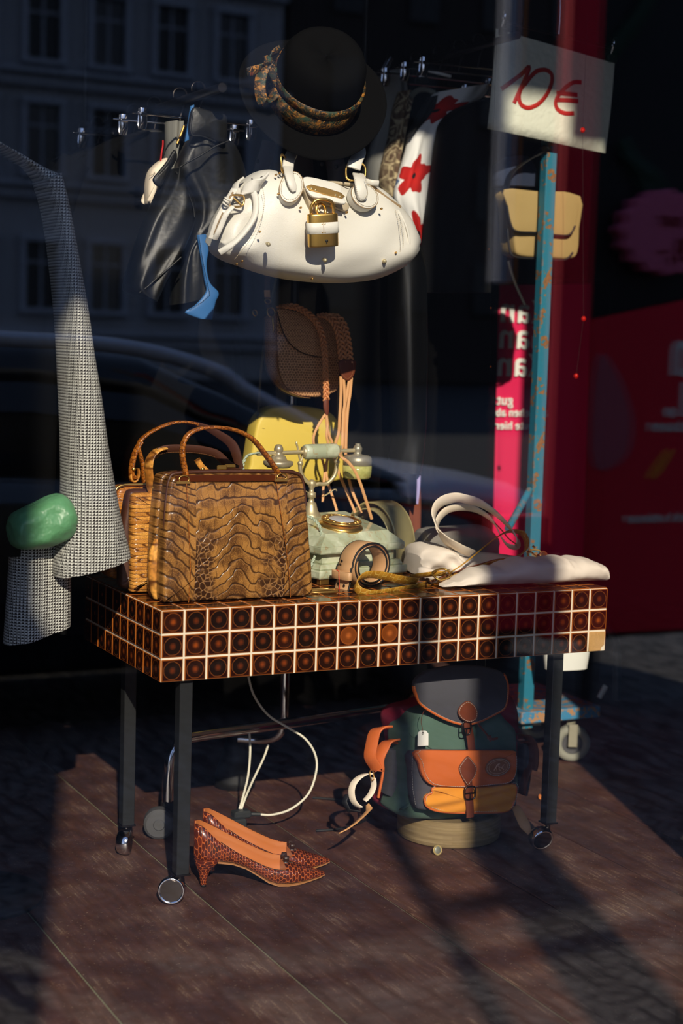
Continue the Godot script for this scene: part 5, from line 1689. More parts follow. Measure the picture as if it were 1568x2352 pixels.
func backpack_and_drum() -> void:
	var xf = Transform3D.IDENTITY
	var dr = thing("round_wooden_block", "low round weathered wooden block on the floor beneath the rucksack", "block", Vector3(0.84, 0, -0.245))
	var sh = Sh.new()
	sh.lathe([Vector2(0, 0.001), Vector2(0.119, 0.001), Vector2(0.123, 0.004), Vector2(0.125, 0.012), Vector2(0.125, 0.052), Vector2(0.1235, 0.060), Vector2(0.119, 0.063), Vector2(0, 0.063)], Transform3D(Basis.IDENTITY, Vector3(0.84, 0, -0.245)), 56, true)
	part("block", sh, M.drum_wood, dr)
	var b = thing("rucksack", "green and navy suede rucksack with orange leather pocket, standing under the tiled table", "rucksack", Vector3(0.86, 0.064, -0.24))
	# berry back with the side panels
	sh = Sh.new()
	sh.slab(smooth([Vector2(0.6637,0.0837),Vector2(0.6769,0.117),Vector2(0.6978,0.1755),Vector2(0.6914,0.2409),Vector2(0.6775,0.2936),Vector2(0.7005,0.3176),Vector2(0.7509,0.3266),Vector2(0.8089,0.344),Vector2(0.878,0.3521),Vector2(0.9484,0.3559),Vector2(1.0004,0.3389),Vector2(1.031,0.2921),Vector2(1.0375,0.2334),Vector2(1.0388,0.1435),Vector2(1.0392,0.0713),Vector2(1.02,0.0371),Vector2(0.8615,0.0407),Vector2(0.7225,0.06)], 3, true), xf, -0.235, -0.335, 0.03, 0.0, 0.02)
	part("back_panel", sh, M.berry_suede, b, "berry red back and side panels")
	sh = Sh.new()
	var green = smooth([Vector2(0.6439,0.0973),Vector2(0.6487,0.1201),Vector2(0.6628,0.1568),Vector2(0.6595,0.2079),Vector2(0.6542,0.2716),Vector2(0.6623,0.294),Vector2(0.6855,0.3027),Vector2(0.7154,0.3256),Vector2(0.7725,0.3339),Vector2(0.8406,0.333),Vector2(0.9101,0.3233),Vector2(0.9442,0.2904),Vector2(0.9678,0.271),Vector2(0.9782,0.244),Vector2(0.9843,0.1601),Vector2(0.9853,0.0984),Vector2(0.9725,0.0689),Vector2(0.9125,0.0577),Vector2(0.8134,0.058),Vector2(0.7354,0.0674),Vector2(0.6824,0.0783)], 3, true)
	sh.slab(green, xf, -0.158, -0.250, 0.022, 0.014, 0.0, 6, func(v: Vector3, uv: Vector2) -> Vector3:
		return v + Vector3(0, 0, 0.004 * sin(uv.x * 9.0 + uv.y * 4.0) * sin(uv.y * 5.0)))
	part("body", sh, M.green_suede, b, "green suede front")
	# lid
	var lid = smooth([Vector2(0.6683,0.3994),Vector2(0.6737,0.3803),Vector2(0.6848,0.3608),Vector2(0.7139,0.3393),Vector2(0.7576,0.3158),Vector2(0.8015,0.3012),Vector2(0.8427,0.3022),Vector2(0.8885,0.3173),Vector2(0.9151,0.3306),Vector2(0.9221,0.3601),Vector2(0.9197,0.3902),Vector2(0.9036,0.4169),Vector2(0.8538,0.4329),Vector2(0.7762,0.44),Vector2(0.71,0.4339),Vector2(0.6778,0.4195)], 4, true)
	sh = Sh.new()
	sh.slab(lid, xf, -0.133, -0.150, 0.004, 0.010, 0.0, 6)
	part("lid", sh, M.navy_suede, b, "navy suede lid")
	sh = Sh.new()
	var lp = rim_path(lid, -0.137, 0, 44)
	sh.strap(lp, Vector3(0.4, -0.8, 0.2), 0.009, 0.006)
	part("lid_binding", sh, M.orange_leather, b)
	part("stitching", stitches(lp.map(func(v): return v + Vector3(0.0, 0.001, 0.0035)), 0.005, 0.003, 0.0005), M.white_thread, b)
	sh = Sh.new()
	var tab = smooth([Vector2(0.8036,0.3582),Vector2(0.8225,0.3463),Vector2(0.832,0.3286),Vector2(0.8279,0.312),Vector2(0.8097,0.3071),Vector2(0.79,0.3163),Vector2(0.7788,0.3315),Vector2(0.7848,0.3478)], 4, true)
	sh.slab(tab, xf, -0.119, -0.123, 0.001, 0.001)
	part("lid_tab", sh, M.saddle, b)
	part("stitching", stitches(rim_path(tab, -0.1185).map(func(v): return v.lerp(Vector3(Vector3(0.8052,0.332,-0.125)), 0.1) * Vector3(1, 1, 0) + Vector3(0, 0, -0.1185)), 0.005, 0.003, 0.0005), M.white_thread, b)
	sh = Sh.new()
	sh.strap(smooth([Vector3(0.8115,0.3071,-0.128),Vector3(0.811,0.2978,-0.128),Vector3(0.8166,0.2804,-0.128),Vector3(0.8207,0.2631,-0.128),Vector3(0.8239,0.2458,-0.128),Vector3(0.8255,0.232,-0.128)], 3), Vector3(1, 0, 0), 0.020, 0.003)
	part("lid_strap", sh, M.saddle, b)
	sh = Sh.new()
	buckle(sh, Vector3(0.8046,0.2934,-0.122), 0.012, 0.016, 0.0018)
	part("buckle", sh, M.dark_metal, b)
	sh = Sh.new()
	sh.strap(smooth([Vector3(0.84,0.2989,-0.128),Vector3(0.8513,0.286,-0.128),Vector3(0.8642,0.2722,-0.128),Vector3(0.8709,0.2639,-0.128)], 3), Vector3(0.8, 0.5, 0), 0.005, 0.002)
	sh.strap(smooth([Vector3(0.867,0.2634,-0.128),Vector3(0.882,0.2587,-0.128),Vector3(0.8957,0.2601,-0.128)], 3), Vector3(0, 1, 0), 0.006, 0.002)
	sh.box(Vector3(0.8713,0.2641,-0.127), Vector3(0.011, 0.010, 0.006), 0.002)
	sh.strap(smooth([Vector3(0.873,0.262,-0.128),Vector3(0.8763,0.254,-0.128)], 3), Vector3(1, 0, 0), 0.006, 0.002)
	part("tie_cord", sh, M.saddle, b)
	# front pocket
	sh = Sh.new()
	var pocket = smooth([Vector2(0.6655,0.2459),Vector2(0.664,0.2008),Vector2(0.6675,0.1585),Vector2(0.6775,0.1175),Vector2(0.7016,0.1066),Vector2(0.7882,0.0944),Vector2(0.8864,0.0839),Vector2(0.9363,0.0816),Vector2(0.9482,0.1043),Vector2(0.9497,0.1563),Vector2(0.9451,0.2087),Vector2(0.9294,0.2253),Vector2(0.782,0.2384)], 3, true)
	sh.slab(pocket, xf, -0.122, -0.155, 0.008, 0.003, 0.0, 5)
	var pk = part("pocket", sh, M.navy_suede, b, "navy suede pocket")
	part("stitching", stitches([Vector3(0.6623,0.2407,-0.1215),Vector3(0.6624,0.2032,-0.1215),Vector3(0.6664,0.1609,-0.1215),Vector3(0.6743,0.1265,-0.1215)], 0.006, 0.004, 0.0006), M.white_thread, pk)
	sh = Sh.new()
	var low = smooth([Vector2(0.7211,0.1626),Vector2(0.713,0.1503),Vector2(0.6991,0.1454),Vector2(0.6939,0.1333),Vector2(0.7026,0.1177),Vector2(0.7339,0.1038),Vector2(0.8065,0.0926),Vector2(0.8801,0.0856),Vector2(0.9222,0.0859),Vector2(0.9378,0.1038),Vector2(0.9397,0.1469),Vector2(0.8772,0.1488),Vector2(0.8086,0.1539)], 4, true)
	sh.slab(low, xf, -0.110, -0.125, 0.004, 0.006, 0.0, 6, func(v: Vector3, uv: Vector2) -> Vector3:
		return v + Vector3(0, 0, 0.0025 * sin(uv.y * 16.0 + uv.x * 5.0)))
	part("pocket_front", sh, M.yellow_suede, pk, "golden yellow suede pocket front")
	sh = Sh.new()
	var lr = rim_path(low, -0.113)
	sh.tube(lr.slice(0, lr.size() - 10), 0.0026, 6)
	part("pocket_binding", sh, M.orange_leather, pk)
	part("stitching", stitches(lr.slice(0, lr.size() - 10).map(func(v): return v + Vector3(0.003, 0.004, 0.003)), 0.006, 0.004, 0.0005), M.white_thread, pk)
	sh = Sh.new()
	var fl = smooth([Vector2(0.6638,0.2539),Vector2(0.6715,0.2248),Vector2(0.679,0.2012),Vector2(0.6949,0.1787),Vector2(0.7237,0.1662),Vector2(0.8055,0.1555),Vector2(0.8738,0.1547),Vector2(0.9158,0.1549),Vector2(0.9335,0.1683),Vector2(0.9381,0.1959),Vector2(0.9349,0.222),Vector2(0.9285,0.2312),Vector2(0.87,0.2372),Vector2(0.7728,0.2458)], 4, true)
	sh.slab(fl, xf, -0.104, -0.118, 0.003, 0.006, 0.0, 6)
	part("pocket_flap", sh, M.orange_leather, pk, "orange leather pocket flap")
	var fr = rim_path(fl, -0.1035, 0, 40)
	part("stitching", stitches(fr.map(func(v): return v + Vector3((0.85 - v.x) * 0.04, 0.003, 0.002)), 0.006, 0.004, 0.0006), M.white_thread, pk)
	sh = Sh.new()
	var drop = smooth([Vector2(0.7949,0.2336),Vector2(0.8099,0.2191),Vector2(0.8203,0.2034),Vector2(0.8172,0.1868),Vector2(0.8072,0.1729),Vector2(0.7979,0.1649),Vector2(0.7879,0.1748),Vector2(0.7776,0.1906),Vector2(0.7721,0.2079),Vector2(0.781,0.2218)], 4, true)
	sh.slab(drop, xf, -0.0945, -0.098, 0.001, 0.001)
	part("flap_tab", sh, M.saddle, pk)
	part("stitching", stitches(rim_path(drop, -0.094).map(func(v): return v.lerp(Vector3(Vector3(0.7958,0.1996,-0.094)), 0.08)), 0.005, 0.003, 0.0005), M.white_thread, pk)
	sh = Sh.new()
	sh.strap(smooth([Vector3(0.8009,0.1783,-0.101),Vector3(0.8036,0.1611,-0.101),Vector3(0.8055,0.1397,-0.101),Vector3(0.8084,0.1182,-0.101),Vector3(0.8103,0.0988,-0.101),Vector3(0.8109,0.0847,-0.101)], 3), Vector3(1, 0, 0), 0.020, 0.003)
	part("pocket_strap", sh, M.saddle, pk)
	sh = Sh.new()
	buckle(sh, Vector3(0.8058,0.145,-0.097), 0.0145, 0.0155, 0.0018)
	part("buckle", sh, M.dark_metal, pk)
	# oval maker's patch: stitched rim and a raised rampant figure
	var pc = Vector3(0.8788,0.2,-0.095)
	sh = Sh.new()
	sh.slab(circle(Vector2(pc.x, pc.y), 0.0345, 0.0225, 40), xf, -0.0945, -0.098, 0.001, 0.0)
	var oval = part("emblem", sh, mat(Color(0.56, 0.37, 0.26), 0.45), b, "oval embossed leather emblem")
	sh = Sh.new()
	sh.tube(ring_path(Transform3D(Basis.IDENTITY, Vector3(pc.x, pc.y, -0.0943)), 0.0255, 0.0155, 36), 0.0007, 5)
	sh.tube(smooth([pc + Vector3(-0.012, -0.007, 0.001), pc + Vector3(-0.007, 0.000, 0.001), pc + Vector3(-0.002, 0.006, 0.001), pc + Vector3(0.004, 0.008, 0.001)], 4), [0.0008, 0.0012, 0.0016, 0.0018, 0.0019, 0.002, 0.002, 0.002, 0.0019, 0.0018, 0.0017, 0.0016, 0.0012], 6)
	sh.tube(smooth([pc + Vector3(-0.002, 0.004, 0.001), pc + Vector3(0.004, 0.000, 0.001), pc + Vector3(0.010, -0.003, 0.001), pc + Vector3(0.015, -0.007, 0.001)], 4), 0.0014, 6)
	sh.tube(smooth([pc + Vector3(0.003, 0.002, 0.001), pc + Vector3(0.002, -0.005, 0.001), pc + Vector3(0.006, -0.008, 0.001)], 4), 0.0012, 6)
	sh.tube(smooth([pc + Vector3(-0.006, 0.001, 0.001), pc + Vector3(-0.004, -0.007, 0.001)], 4), 0.0010, 6)
	sh.tube(smooth([pc + Vector3(0.010, -0.002, 0.001), pc + Vector3(0.014, 0.004, 0.001), pc + Vector3(0.018, 0.004, 0.001)], 4), 0.0009, 6)
	part("relief", sh, mat(Color(0.78, 0.60, 0.48), 0.4), oval)
	part("stitching", stitches(ring_path(Transform3D(Basis.IDENTITY, Vector3(pc.x, pc.y, -0.0943)), 0.031, 0.0195, 40), 0.004, 0.0025, 0.0006), M.white_thread, oval)
	# side pockets
	sh = Sh.new()
	sh.between([Vector3(0.6421,0.2353,-0.22),Vector3(0.6435,0.1968,-0.22),Vector3(0.6448,0.1625,-0.22),Vector3(0.6423,0.1285,-0.22)], [Vector3(0.6775,0.2407,-0.22),Vector3(0.6793,0.1935,-0.22),Vector3(0.6793,0.1549,-0.22),Vector3(0.6778,0.1185,-0.22)], 0.03, 0.0, 3)
	sh.between([Vector3(1.0268,0.2143,-0.24),Vector3(1.029,0.1694,-0.24),Vector3(1.0335,0.1196,-0.24),Vector3(1.0322,0.0837,-0.24)], [Vector3(1.0587,0.2017,-0.24),Vector3(1.0588,0.1576,-0.24),Vector3(1.0545,0.1175,-0.24),Vector3(1.0468,0.0822,-0.24)], 0.03, 0.0, 3)
	part("side_pocket", sh, M.navy_suede, b)
	sh = Sh.new()
	sh.strap(smooth([Vector3(0.66,0.2571,-0.19),Vector3(0.6439,0.2593,-0.19),Vector3(0.6301,0.2529,-0.19),Vector3(0.6242,0.2357,-0.19),Vector3(0.6221,0.2148,-0.19),Vector3(0.6237,0.1977,-0.19),Vector3(0.6209,0.1726,-0.19),Vector3(0.6162,0.1477,-0.19),Vector3(0.6131,0.1302,-0.19)], 4), Vector3(-0.4, 0, 0.9), 0.026, 0.006)
	sh.strap(smooth([Vector3(0.627,0.2982,-0.17),Vector3(0.6038,0.2984,-0.17),Vector3(0.588,0.2877,-0.17),Vector3(0.5811,0.2611,-0.17),Vector3(0.5784,0.2322,-0.17),Vector3(0.5931,0.2091,-0.17),Vector3(0.599,0.201,-0.17),Vector3(0.5999,0.226,-0.17),Vector3(0.6103,0.2481,-0.17),Vector3(0.6236,0.2637,-0.17),Vector3(0.6478,0.2671,-0.17)], 4), Vector3(0.5, 0.3, 0.8), 0.032, 0.005)
	part("side_flap", sh, M.orange_leather, b, "curled orange leather side flap")
	sh = Sh.new()
	sh.strap(smooth([Vector3(1.0081,0.2222,-0.21),Vector3(1.0266,0.2224,-0.21),Vector3(1.0454,0.2101,-0.21),Vector3(1.0453,0.1798,-0.21),Vector3(1.0396,0.1491,-0.21),Vector3(1.0313,0.1276,-0.21),Vector3(1.0262,0.1058,-0.21),Vector3(1.0254,0.0902,-0.21)], 4), Vector3(0.4, 0, 0.9), 0.022, 0.005)
	sh.strap(smooth([Vector3(1.0017,0.2428,-0.2),Vector3(1.0246,0.2365,-0.2),Vector3(1.041,0.2182,-0.2),Vector3(1.0485,0.1909,-0.2),Vector3(1.0486,0.1686,-0.2),Vector3(1.0454,0.1511,-0.2)], 4), Vector3(0.5, 0, 0.8), 0.026, 0.005)
	part("side_flap", sh, M.saddle, b)
	# shoulder strap ends
	sh = Sh.new()
	sh.strap(smooth([Vector3(0.5835,0.1932,-0.17),Vector3(0.5614,0.192,-0.17),Vector3(0.5412,0.1793,-0.17),Vector3(0.5332,0.1613,-0.17),Vector3(0.5357,0.1402,-0.17),Vector3(0.5454,0.1246,-0.17),Vector3(0.5572,0.1162,-0.17)], 4), Vector3(0.5, 0.2, 0.85), 0.017, 0.003)
	sh.strap(smooth([Vector3(0.5822,0.1863,-0.16),Vector3(0.5847,0.1672,-0.16),Vector3(0.5789,0.1511,-0.16),Vector3(0.5696,0.1403,-0.16),Vector3(0.562,0.1344,-0.16)], 4), Vector3(0.5, 0.2, 0.85), 0.015, 0.003)
	part("strap", sh, M.cream_leather, b, "pale leather strap loop")
	sh = Sh.new()
	sh.strap([Vector3(0.5648,0.128,-0.15), Vector3(0.5645,0.1183,-0.14), Vector3(0.5383,0.1122,-0.12), Vector3(0.5058,0.1029,-0.1), Vector3(0.4787,0.0945,-0.09), Vector3(0.4621,0.0913,-0.085)], Vector3(0.45, 0.55, 0.7), [0.010, 0.02, 0.022, 0.022, 0.020, 0.008], 0.003)
	part("strap_end", sh, M.natural, b, "natural leather strap end")
	sh = Sh.new()
	sh.tube(ring_path(facing(Vector3(0.5765,0.1944,-0.155), Vector3(0.6, 0.2, 0.7)), 0.010, 0.012, 18, 0, TAU, 0.6), 0.0016, 6)
	part("buckle", sh, M.old_brass, b)
	sh = Sh.new()
	sh.strap([Vector3(0.532,0.1436,-0.19), Vector3(0.5205,0.1307,-0.18), Vector3(0.5275,0.1118,-0.17), Vector3(0.5526,0.1085,-0.165)], Vector3(0.5, 0.2, 0.85), 0.014, 0.003)
	part("webbing", sh, M.black, b)
	sh = Sh.new()
	sh.strap([Vector3(0.9667,0.0816,-0.15), Vector3(0.9671,0.0675,-0.13), Vector3(0.9669,0.0484,-0.105), Vector3(0.972,0.0313,-0.09)], Vector3(0.8, 0.2, 0.4), [0.018, 0.024, 0.026, 0.012], 0.003)
	part("strap_end", sh, M.natural, b)
	# price tag on its thread
	sh = Sh.new()
	sh.slab([Vector2(0.6753,0.2929),Vector2(0.6817,0.2974),Vector2(0.6958,0.2962),Vector2(0.7032,0.2889),Vector2(0.7043,0.2604),Vector2(0.6756,0.2612)], xf, -0.1225, -0.1235, 0.0003)
	var tg = part("price_tag", sh, M.white_plain, b, "small white price tag")
	sh = Sh.new()
	sh.lathe([Vector2(0.0016, 0.0004), Vector2(0.0028, 0.0005), Vector2(0.0032, 0)], frame(Vector3(0.6879,0.2909,-0.1222), Vector3(0, 0, 1)), 12)
	part("eyelet", sh, M.dark_metal, tg)
	sh = Sh.new()
	sh.tube(smooth([Vector3(0.6883,0.2915,-0.123),Vector3(0.6859,0.305,-0.123),Vector3(0.6826,0.3178,-0.123),Vector3(0.6848,0.3322,-0.123),Vector3(0.6899,0.3438,-0.123)], 4), 0.0007, 5)
	part("thread", sh, M.saddle, tg)
	# coin
	var cn = Vector3(0.7333,0.024,-0.1115)
	var cx = frame(Vector3(cn.x, 0.0118, -0.1130), Vector3(0.05, 0.22, 1))
	sh = Sh.new()
	sh.lathe([Vector2(0.0082, 0.0011), Vector2(0.0112, 0.0011), Vector2(0.0118, 0.0013), Vector2(0.0118, -0.0013), Vector2(0, -0.0011)], cx, 32)
	var coin = thing("coin", "small two-tone coin leaning on edge against the wooden block", "coin", Vector3(cn.x, 0, -0.113))
	part("rim", sh, mat(Color(0.85, 0.76, 0.52), 0.4, 0.6), coin)
	sh = Sh.new()
	sh.lathe([Vector2(0, 0.0013), Vector2(0.0078, 0.0012), Vector2(0.0083, 0.0009)], cx, 28)
	part("centre", sh, mat(Color(0.62, 0.63, 0.58), 0.4, 0.6), coin)

# ---------------------------------------------------------------- cable
func cable_and_plugs() -> void:
	var t = thing("cable_with_plugs", "cream power cable curving from under the table to black plugs on the floor", "cable", Vector3(0.353,0.0138,-0.4))
	var z = -0.42
	var sh = Sh.new()
	sh.tube(smooth([Vector3(0.4044,0.3701,-0.48), Vector3(0.4156,0.3256,-0.47), Vector3(0.4493,0.2774,-0.46), Vector3(0.4949,0.2464,-0.44), Vector3(0.5299,0.2223,-0.42), Vector3(0.5534,0.1861,-0.41), Vector3(0.5549,0.146,-0.4), Vector3(0.5308,0.0932,-0.39), Vector3(0.4831,0.0611,-0.385), Vector3(0.4343,0.0518,-0.385), Vector3(0.404,0.0544,-0.39)], 6), 0.0029, 8)
	sh.tube(smooth([Vector3(0.4275,0.2249,-0.52), Vector3(0.4225,0.1796,-0.5), Vector3(0.4008,0.1299,-0.46), Vector3(0.3697,0.0862,-0.42), Vector3(0.3583,0.0666,-0.41)], 6), 0.0029, 8)
	sh.tube(smooth([Vector3(0.4794,0.1854,-0.52), Vector3(0.4587,0.1589,-0.5), Vector3(0.4126,0.1153,-0.46), Vector3(0.3777,0.0892,-0.42), Vector3(0.3639,0.066,-0.41)], 6), 0.0029, 8)
	part("cable", sh, M.cable, t)
	sh = Sh.new()
	sh.box(Vector3(0.3613,0.0563,-0.405), Vector3(0.044, 0.018, 0.03), 0.004)
	sh.box(Vector3(0.3421,0.0364,-0.385), Vector3(0.040, 0.034, 0.034), 0.004)
	sh.tube([Vector3(0.38,0.0557,-0.4), Vector3(0.4056,0.0542,-0.39)], 0.0045, 8)
	part("plug", sh, mat(Color(0.17, 0.18, 0.18), 0.5), t, "black plug and coupling")
	sh = Sh.new()
	var fp = []
	for q in [[0.545, -0.372], [0.60, -0.365], [0.66, -0.385], [0.72, -0.43], [0.745, -0.50], [0.72, -0.58], [0.66, -0.63]]:
		fp.append(Vector3(q[0], 0.004, q[1]))
	sh.tube(smooth(fp, 5), 0.0032, 8)
	part("black_lead", sh, M.black, t)

# ---------------------------------------------------------------- chrome display stand
func display_stand() -> void:
	var t = thing("chrome_display_stand", "chrome display stand on casters behind the table, its arm bearing hat and bags", "display stand", Vector3(0.55, 0, -0.62))
	var sh = Sh.new()
	sh.tube(smooth([Vector3(0.205, 0.075, -0.485), Vector3(0.206, 0.14, -0.486), Vector3(0.215, 0.195, -0.488), Vector3(0.245, 0.225, -0.493), Vector3(0.29, 0.230, -0.500), Vector3(0.56, 0.230, -0.548), Vector3(0.84, 0.230, -0.60), Vector3(1.02, 0.225, -0.63), Vector3(1.06, 0.195, -0.637), Vector3(1.07, 0.14, -0.64), Vector3(1.07, 0.06, -0.64)], 6), 0.0135, 14)
	part("base_tube", sh, M.chrome, t)
	for c in [[Vector3(0.178, 0.037, -0.468), Vector3(-0.35, 0.0, 0.94)], [Vector3(1.06, 0.037, -0.62), Vector3(-0.35, 0, 0.94)]]:
		sh = Sh.new()
		sh.lathe([Vector2(0, 0.022), Vector2(0.012, 0.0225), Vector2(0.014, 0.020), Vector2(0.030, 0.019), Vector2(0.036, 0.014), Vector2(0.037, 0), Vector2(0.036, -0.014), Vector2(0.030, -0.019), Vector2(0, -0.02)], frame(c[0], c[1]), 32, true)
		var cs = part("caster", sh, M.rubber, t)
		sh = Sh.new()
		sh.box(c[0] + Vector3(0.028, 0.032, -0.016), Vector3(0.03, 0.03, 0.03), 0.005)
		part("fork", sh, M.black_steel, cs)
	sh = Sh.new()
	sh.tube(smooth([Vector3(0.52, 0.132, -0.80), Vector3(0.565, 0.132, -0.77), Vector3(0.60, 0.148, -0.735), Vector3(0.612, 0.19, -0.722), Vector3(0.612, 0.30, -0.72), Vector3(0.612, 0.9, -0.72), Vector3(0.612, 1.06, -0.72)], 6), 0.0125, 14)
	part("upright", sh, M.chrome, t)
	sh = Sh.new()
	sh.tube(smooth([Vector3(0.612, 1.05, -0.72), Vector3(0.612, 1.60, -0.72), Vector3(0.610, 1.70, -0.715), Vector3(0.59, 1.745, -0.68), Vector3(0.55, 1.75, -0.6), Vector3(0.42, 1.715, -0.25), Vector3(0.40, 1.72, -0.16)], 6), 0.0105, 14)
	part("arm", sh, M.black_steel, t)
	sh = Sh.new()
	sh.lathe([Vector2(0, 0.0), Vector2(0.055, 0.0), Vector2(0.055, 0.02), Vector2(0.03, 0.11), Vector2(0.02, 0.14), Vector2(0, 0.14)], Transform3D(Basis.IDENTITY, Vector3(0.52, 0, -0.82)), 20)
	part("foot", sh, M.black, t)

func dry_leaf() -> void:
	var sh = Sh.new()
	sh.slab(smooth([Vector2(-0.012, 0), Vector2(0, 0.006), Vector2(0.013, 0.002), Vector2(0.004, -0.007)], 4, true), facing(Vector3(1.2209,0.006,-0.4155), Vector3(-0.2, 0.9, 0.35), Vector3(0.8, 0.3, 0.3)), 0.001, 0.0, 0.0005, 0.002)
	single("dry_leaf", sh, mat(Color(0.85, 0.50, 0.25), 0.7), "small dry orange leaf on the floor beside the rucksack", "leaf")

# ---------------------------------------------------------------- hat
func hat() -> void:
	var at = Vector3(0.350, 1.688, -0.10)
	var axis = (Vector3(0.06, 0.99, 0.13) * 0.62 + Vector3(0.893, 0, 0.45) * 0.17 + Vector3(-0.42, -0.14, 0.895) * 0.76).normalized()
	var xf = frame(at, axis)
	var t = thing("black_felt_hat", "black felt fedora with patterned gold scarf band, tilted forward above the white bag", "hat", at)
	# crown with a pinched top, brim turned up a little at the rim
	var sh = Sh.new()
	var rows = []
	for q in [[0.0905, 0.0, 0.0], [0.0935, 0.012, 0.0], [0.0925, 0.045, 0.02], [0.089, 0.085, 0.06], [0.084, 0.115, 0.14], [0.076, 0.134, 0.3], [0.061, 0.143, 0.55], [0.040, 0.138, 0.8], [0.020, 0.132, 0.95], [0.002, 0.130, 1.0]]:
		var ring = PackedVector3Array()
		for k in 48:
			var a = TAU * k / 48
			var pinch: float = 1.0 - 0.16 * q[2] * maxf(0.0, cos(2.0 * a + 0.4))
			ring.append(xf * Vector3(cos(a) * q[0] * pinch * 1.05, q[1] + 0.006 * q[2] * cos(2.0 * a + 0.5), sin(a) * q[0] * pinch * 1.0))
		rows.append(ring)
	sh.loft(rows, true, true)
	part("crown", sh, M.felt, t)
	sh = Sh.new()
	var prof = []
	for side in 2:
		for k in 10:
			var f = (k if side == 0 else 9 - k) / 9.0
			prof.append([lerpf(0.088, 0.156, f), 0.012 * f * f - 0.003 * f + (0.0 if side == 0 else -0.0035)])
	prof.append(prof[0])
	rows = []
	for q in prof:
		var ring = PackedVector3Array()
		for k in 64:
			var a = TAU * k / 64
			var f: float = (q[0] - 0.088) / 0.068
			ring.append(xf * Vector3(cos(a) * q[0] * 1.03, q[1] + f * f * 0.012 * cos(2.0 * a), sin(a) * q[0]))
		rows.append(ring)
	sh.loft(rows, true, false)
	sh.seal(0)
	part("brim", sh, M.felt, t)
	# scarf wound twice round the crown
	sh = Sh.new()
	sh.lathe([Vector2(0.0900, 0.002), Vector2(0.0945, 0.002), Vector2(0.0990, 0.003), Vector2(0.0998, 0.026), Vector2(0.0985, 0.050), Vector2(0.0940, 0.052)], xf, 48)
	var band = part("scarf_band", sh, M.scarf, t, "gold and black paisley scarf band")
	sh = Sh.new()
	sh.lathe([Vector2(0.0940, 0.050), Vector2(0.0990, 0.051), Vector2(0.0975, 0.068), Vector2(0.0920, 0.070)], frame(at + axis * 0.002, axis + Vector3(0.04, 0, 0)), 48)
	part("scarf_fold", sh, M.scarf, band)
	sh = Sh.new()
	sh.strap(smooth([Vector3(0.2571,1.775,-0.06),Vector3(0.2413,1.7618,-0.06),Vector3(0.2287,1.7476,-0.06),Vector3(0.2162,1.7333,-0.06),Vector3(0.2004,1.7246,-0.06),Vector3(0.1852,1.7193,-0.06)], 4), Vector3(0.6, 0.8, 0.2), [0.014, 0.016, 0.017, 0.018, 0.018, 0.018, 0.017, 0.016, 0.014, 0.013, 0.013, 0.013, 0.014, 0.015, 0.016, 0.017, 0.018, 0.019, 0.019, 0.018, 0.016], 0.004)
	sh.strap(smooth([Vector3(0.2352,1.7468,-0.06),Vector3(0.2197,1.7222,-0.06),Vector3(0.2146,1.6986,-0.06),Vector3(0.2164,1.6785,-0.06),Vector3(0.2246,1.6619,-0.06),Vector3(0.2405,1.6721,-0.06),Vector3(0.2531,1.6849,-0.06),Vector3(0.2627,1.6916,-0.06)], 4), Vector3(0.7, 0.3, 0.5), 0.024, 0.004)
	sh.strap(smooth([Vector3(0.2299,1.7427,-0.055),Vector3(0.24,1.7264,-0.055),Vector3(0.2502,1.7101,-0.055),Vector3(0.2636,1.694,-0.055),Vector3(0.2736,1.6876,-0.055)], 4), Vector3(0.8, 0.5, 0.2), 0.022, 0.006)
	sh.box(Vector3(0.2282,1.7459,-0.055), Vector3(0.018, 0.020, 0.016), 0.005)
	part("scarf_knot", sh, M.scarf, band)

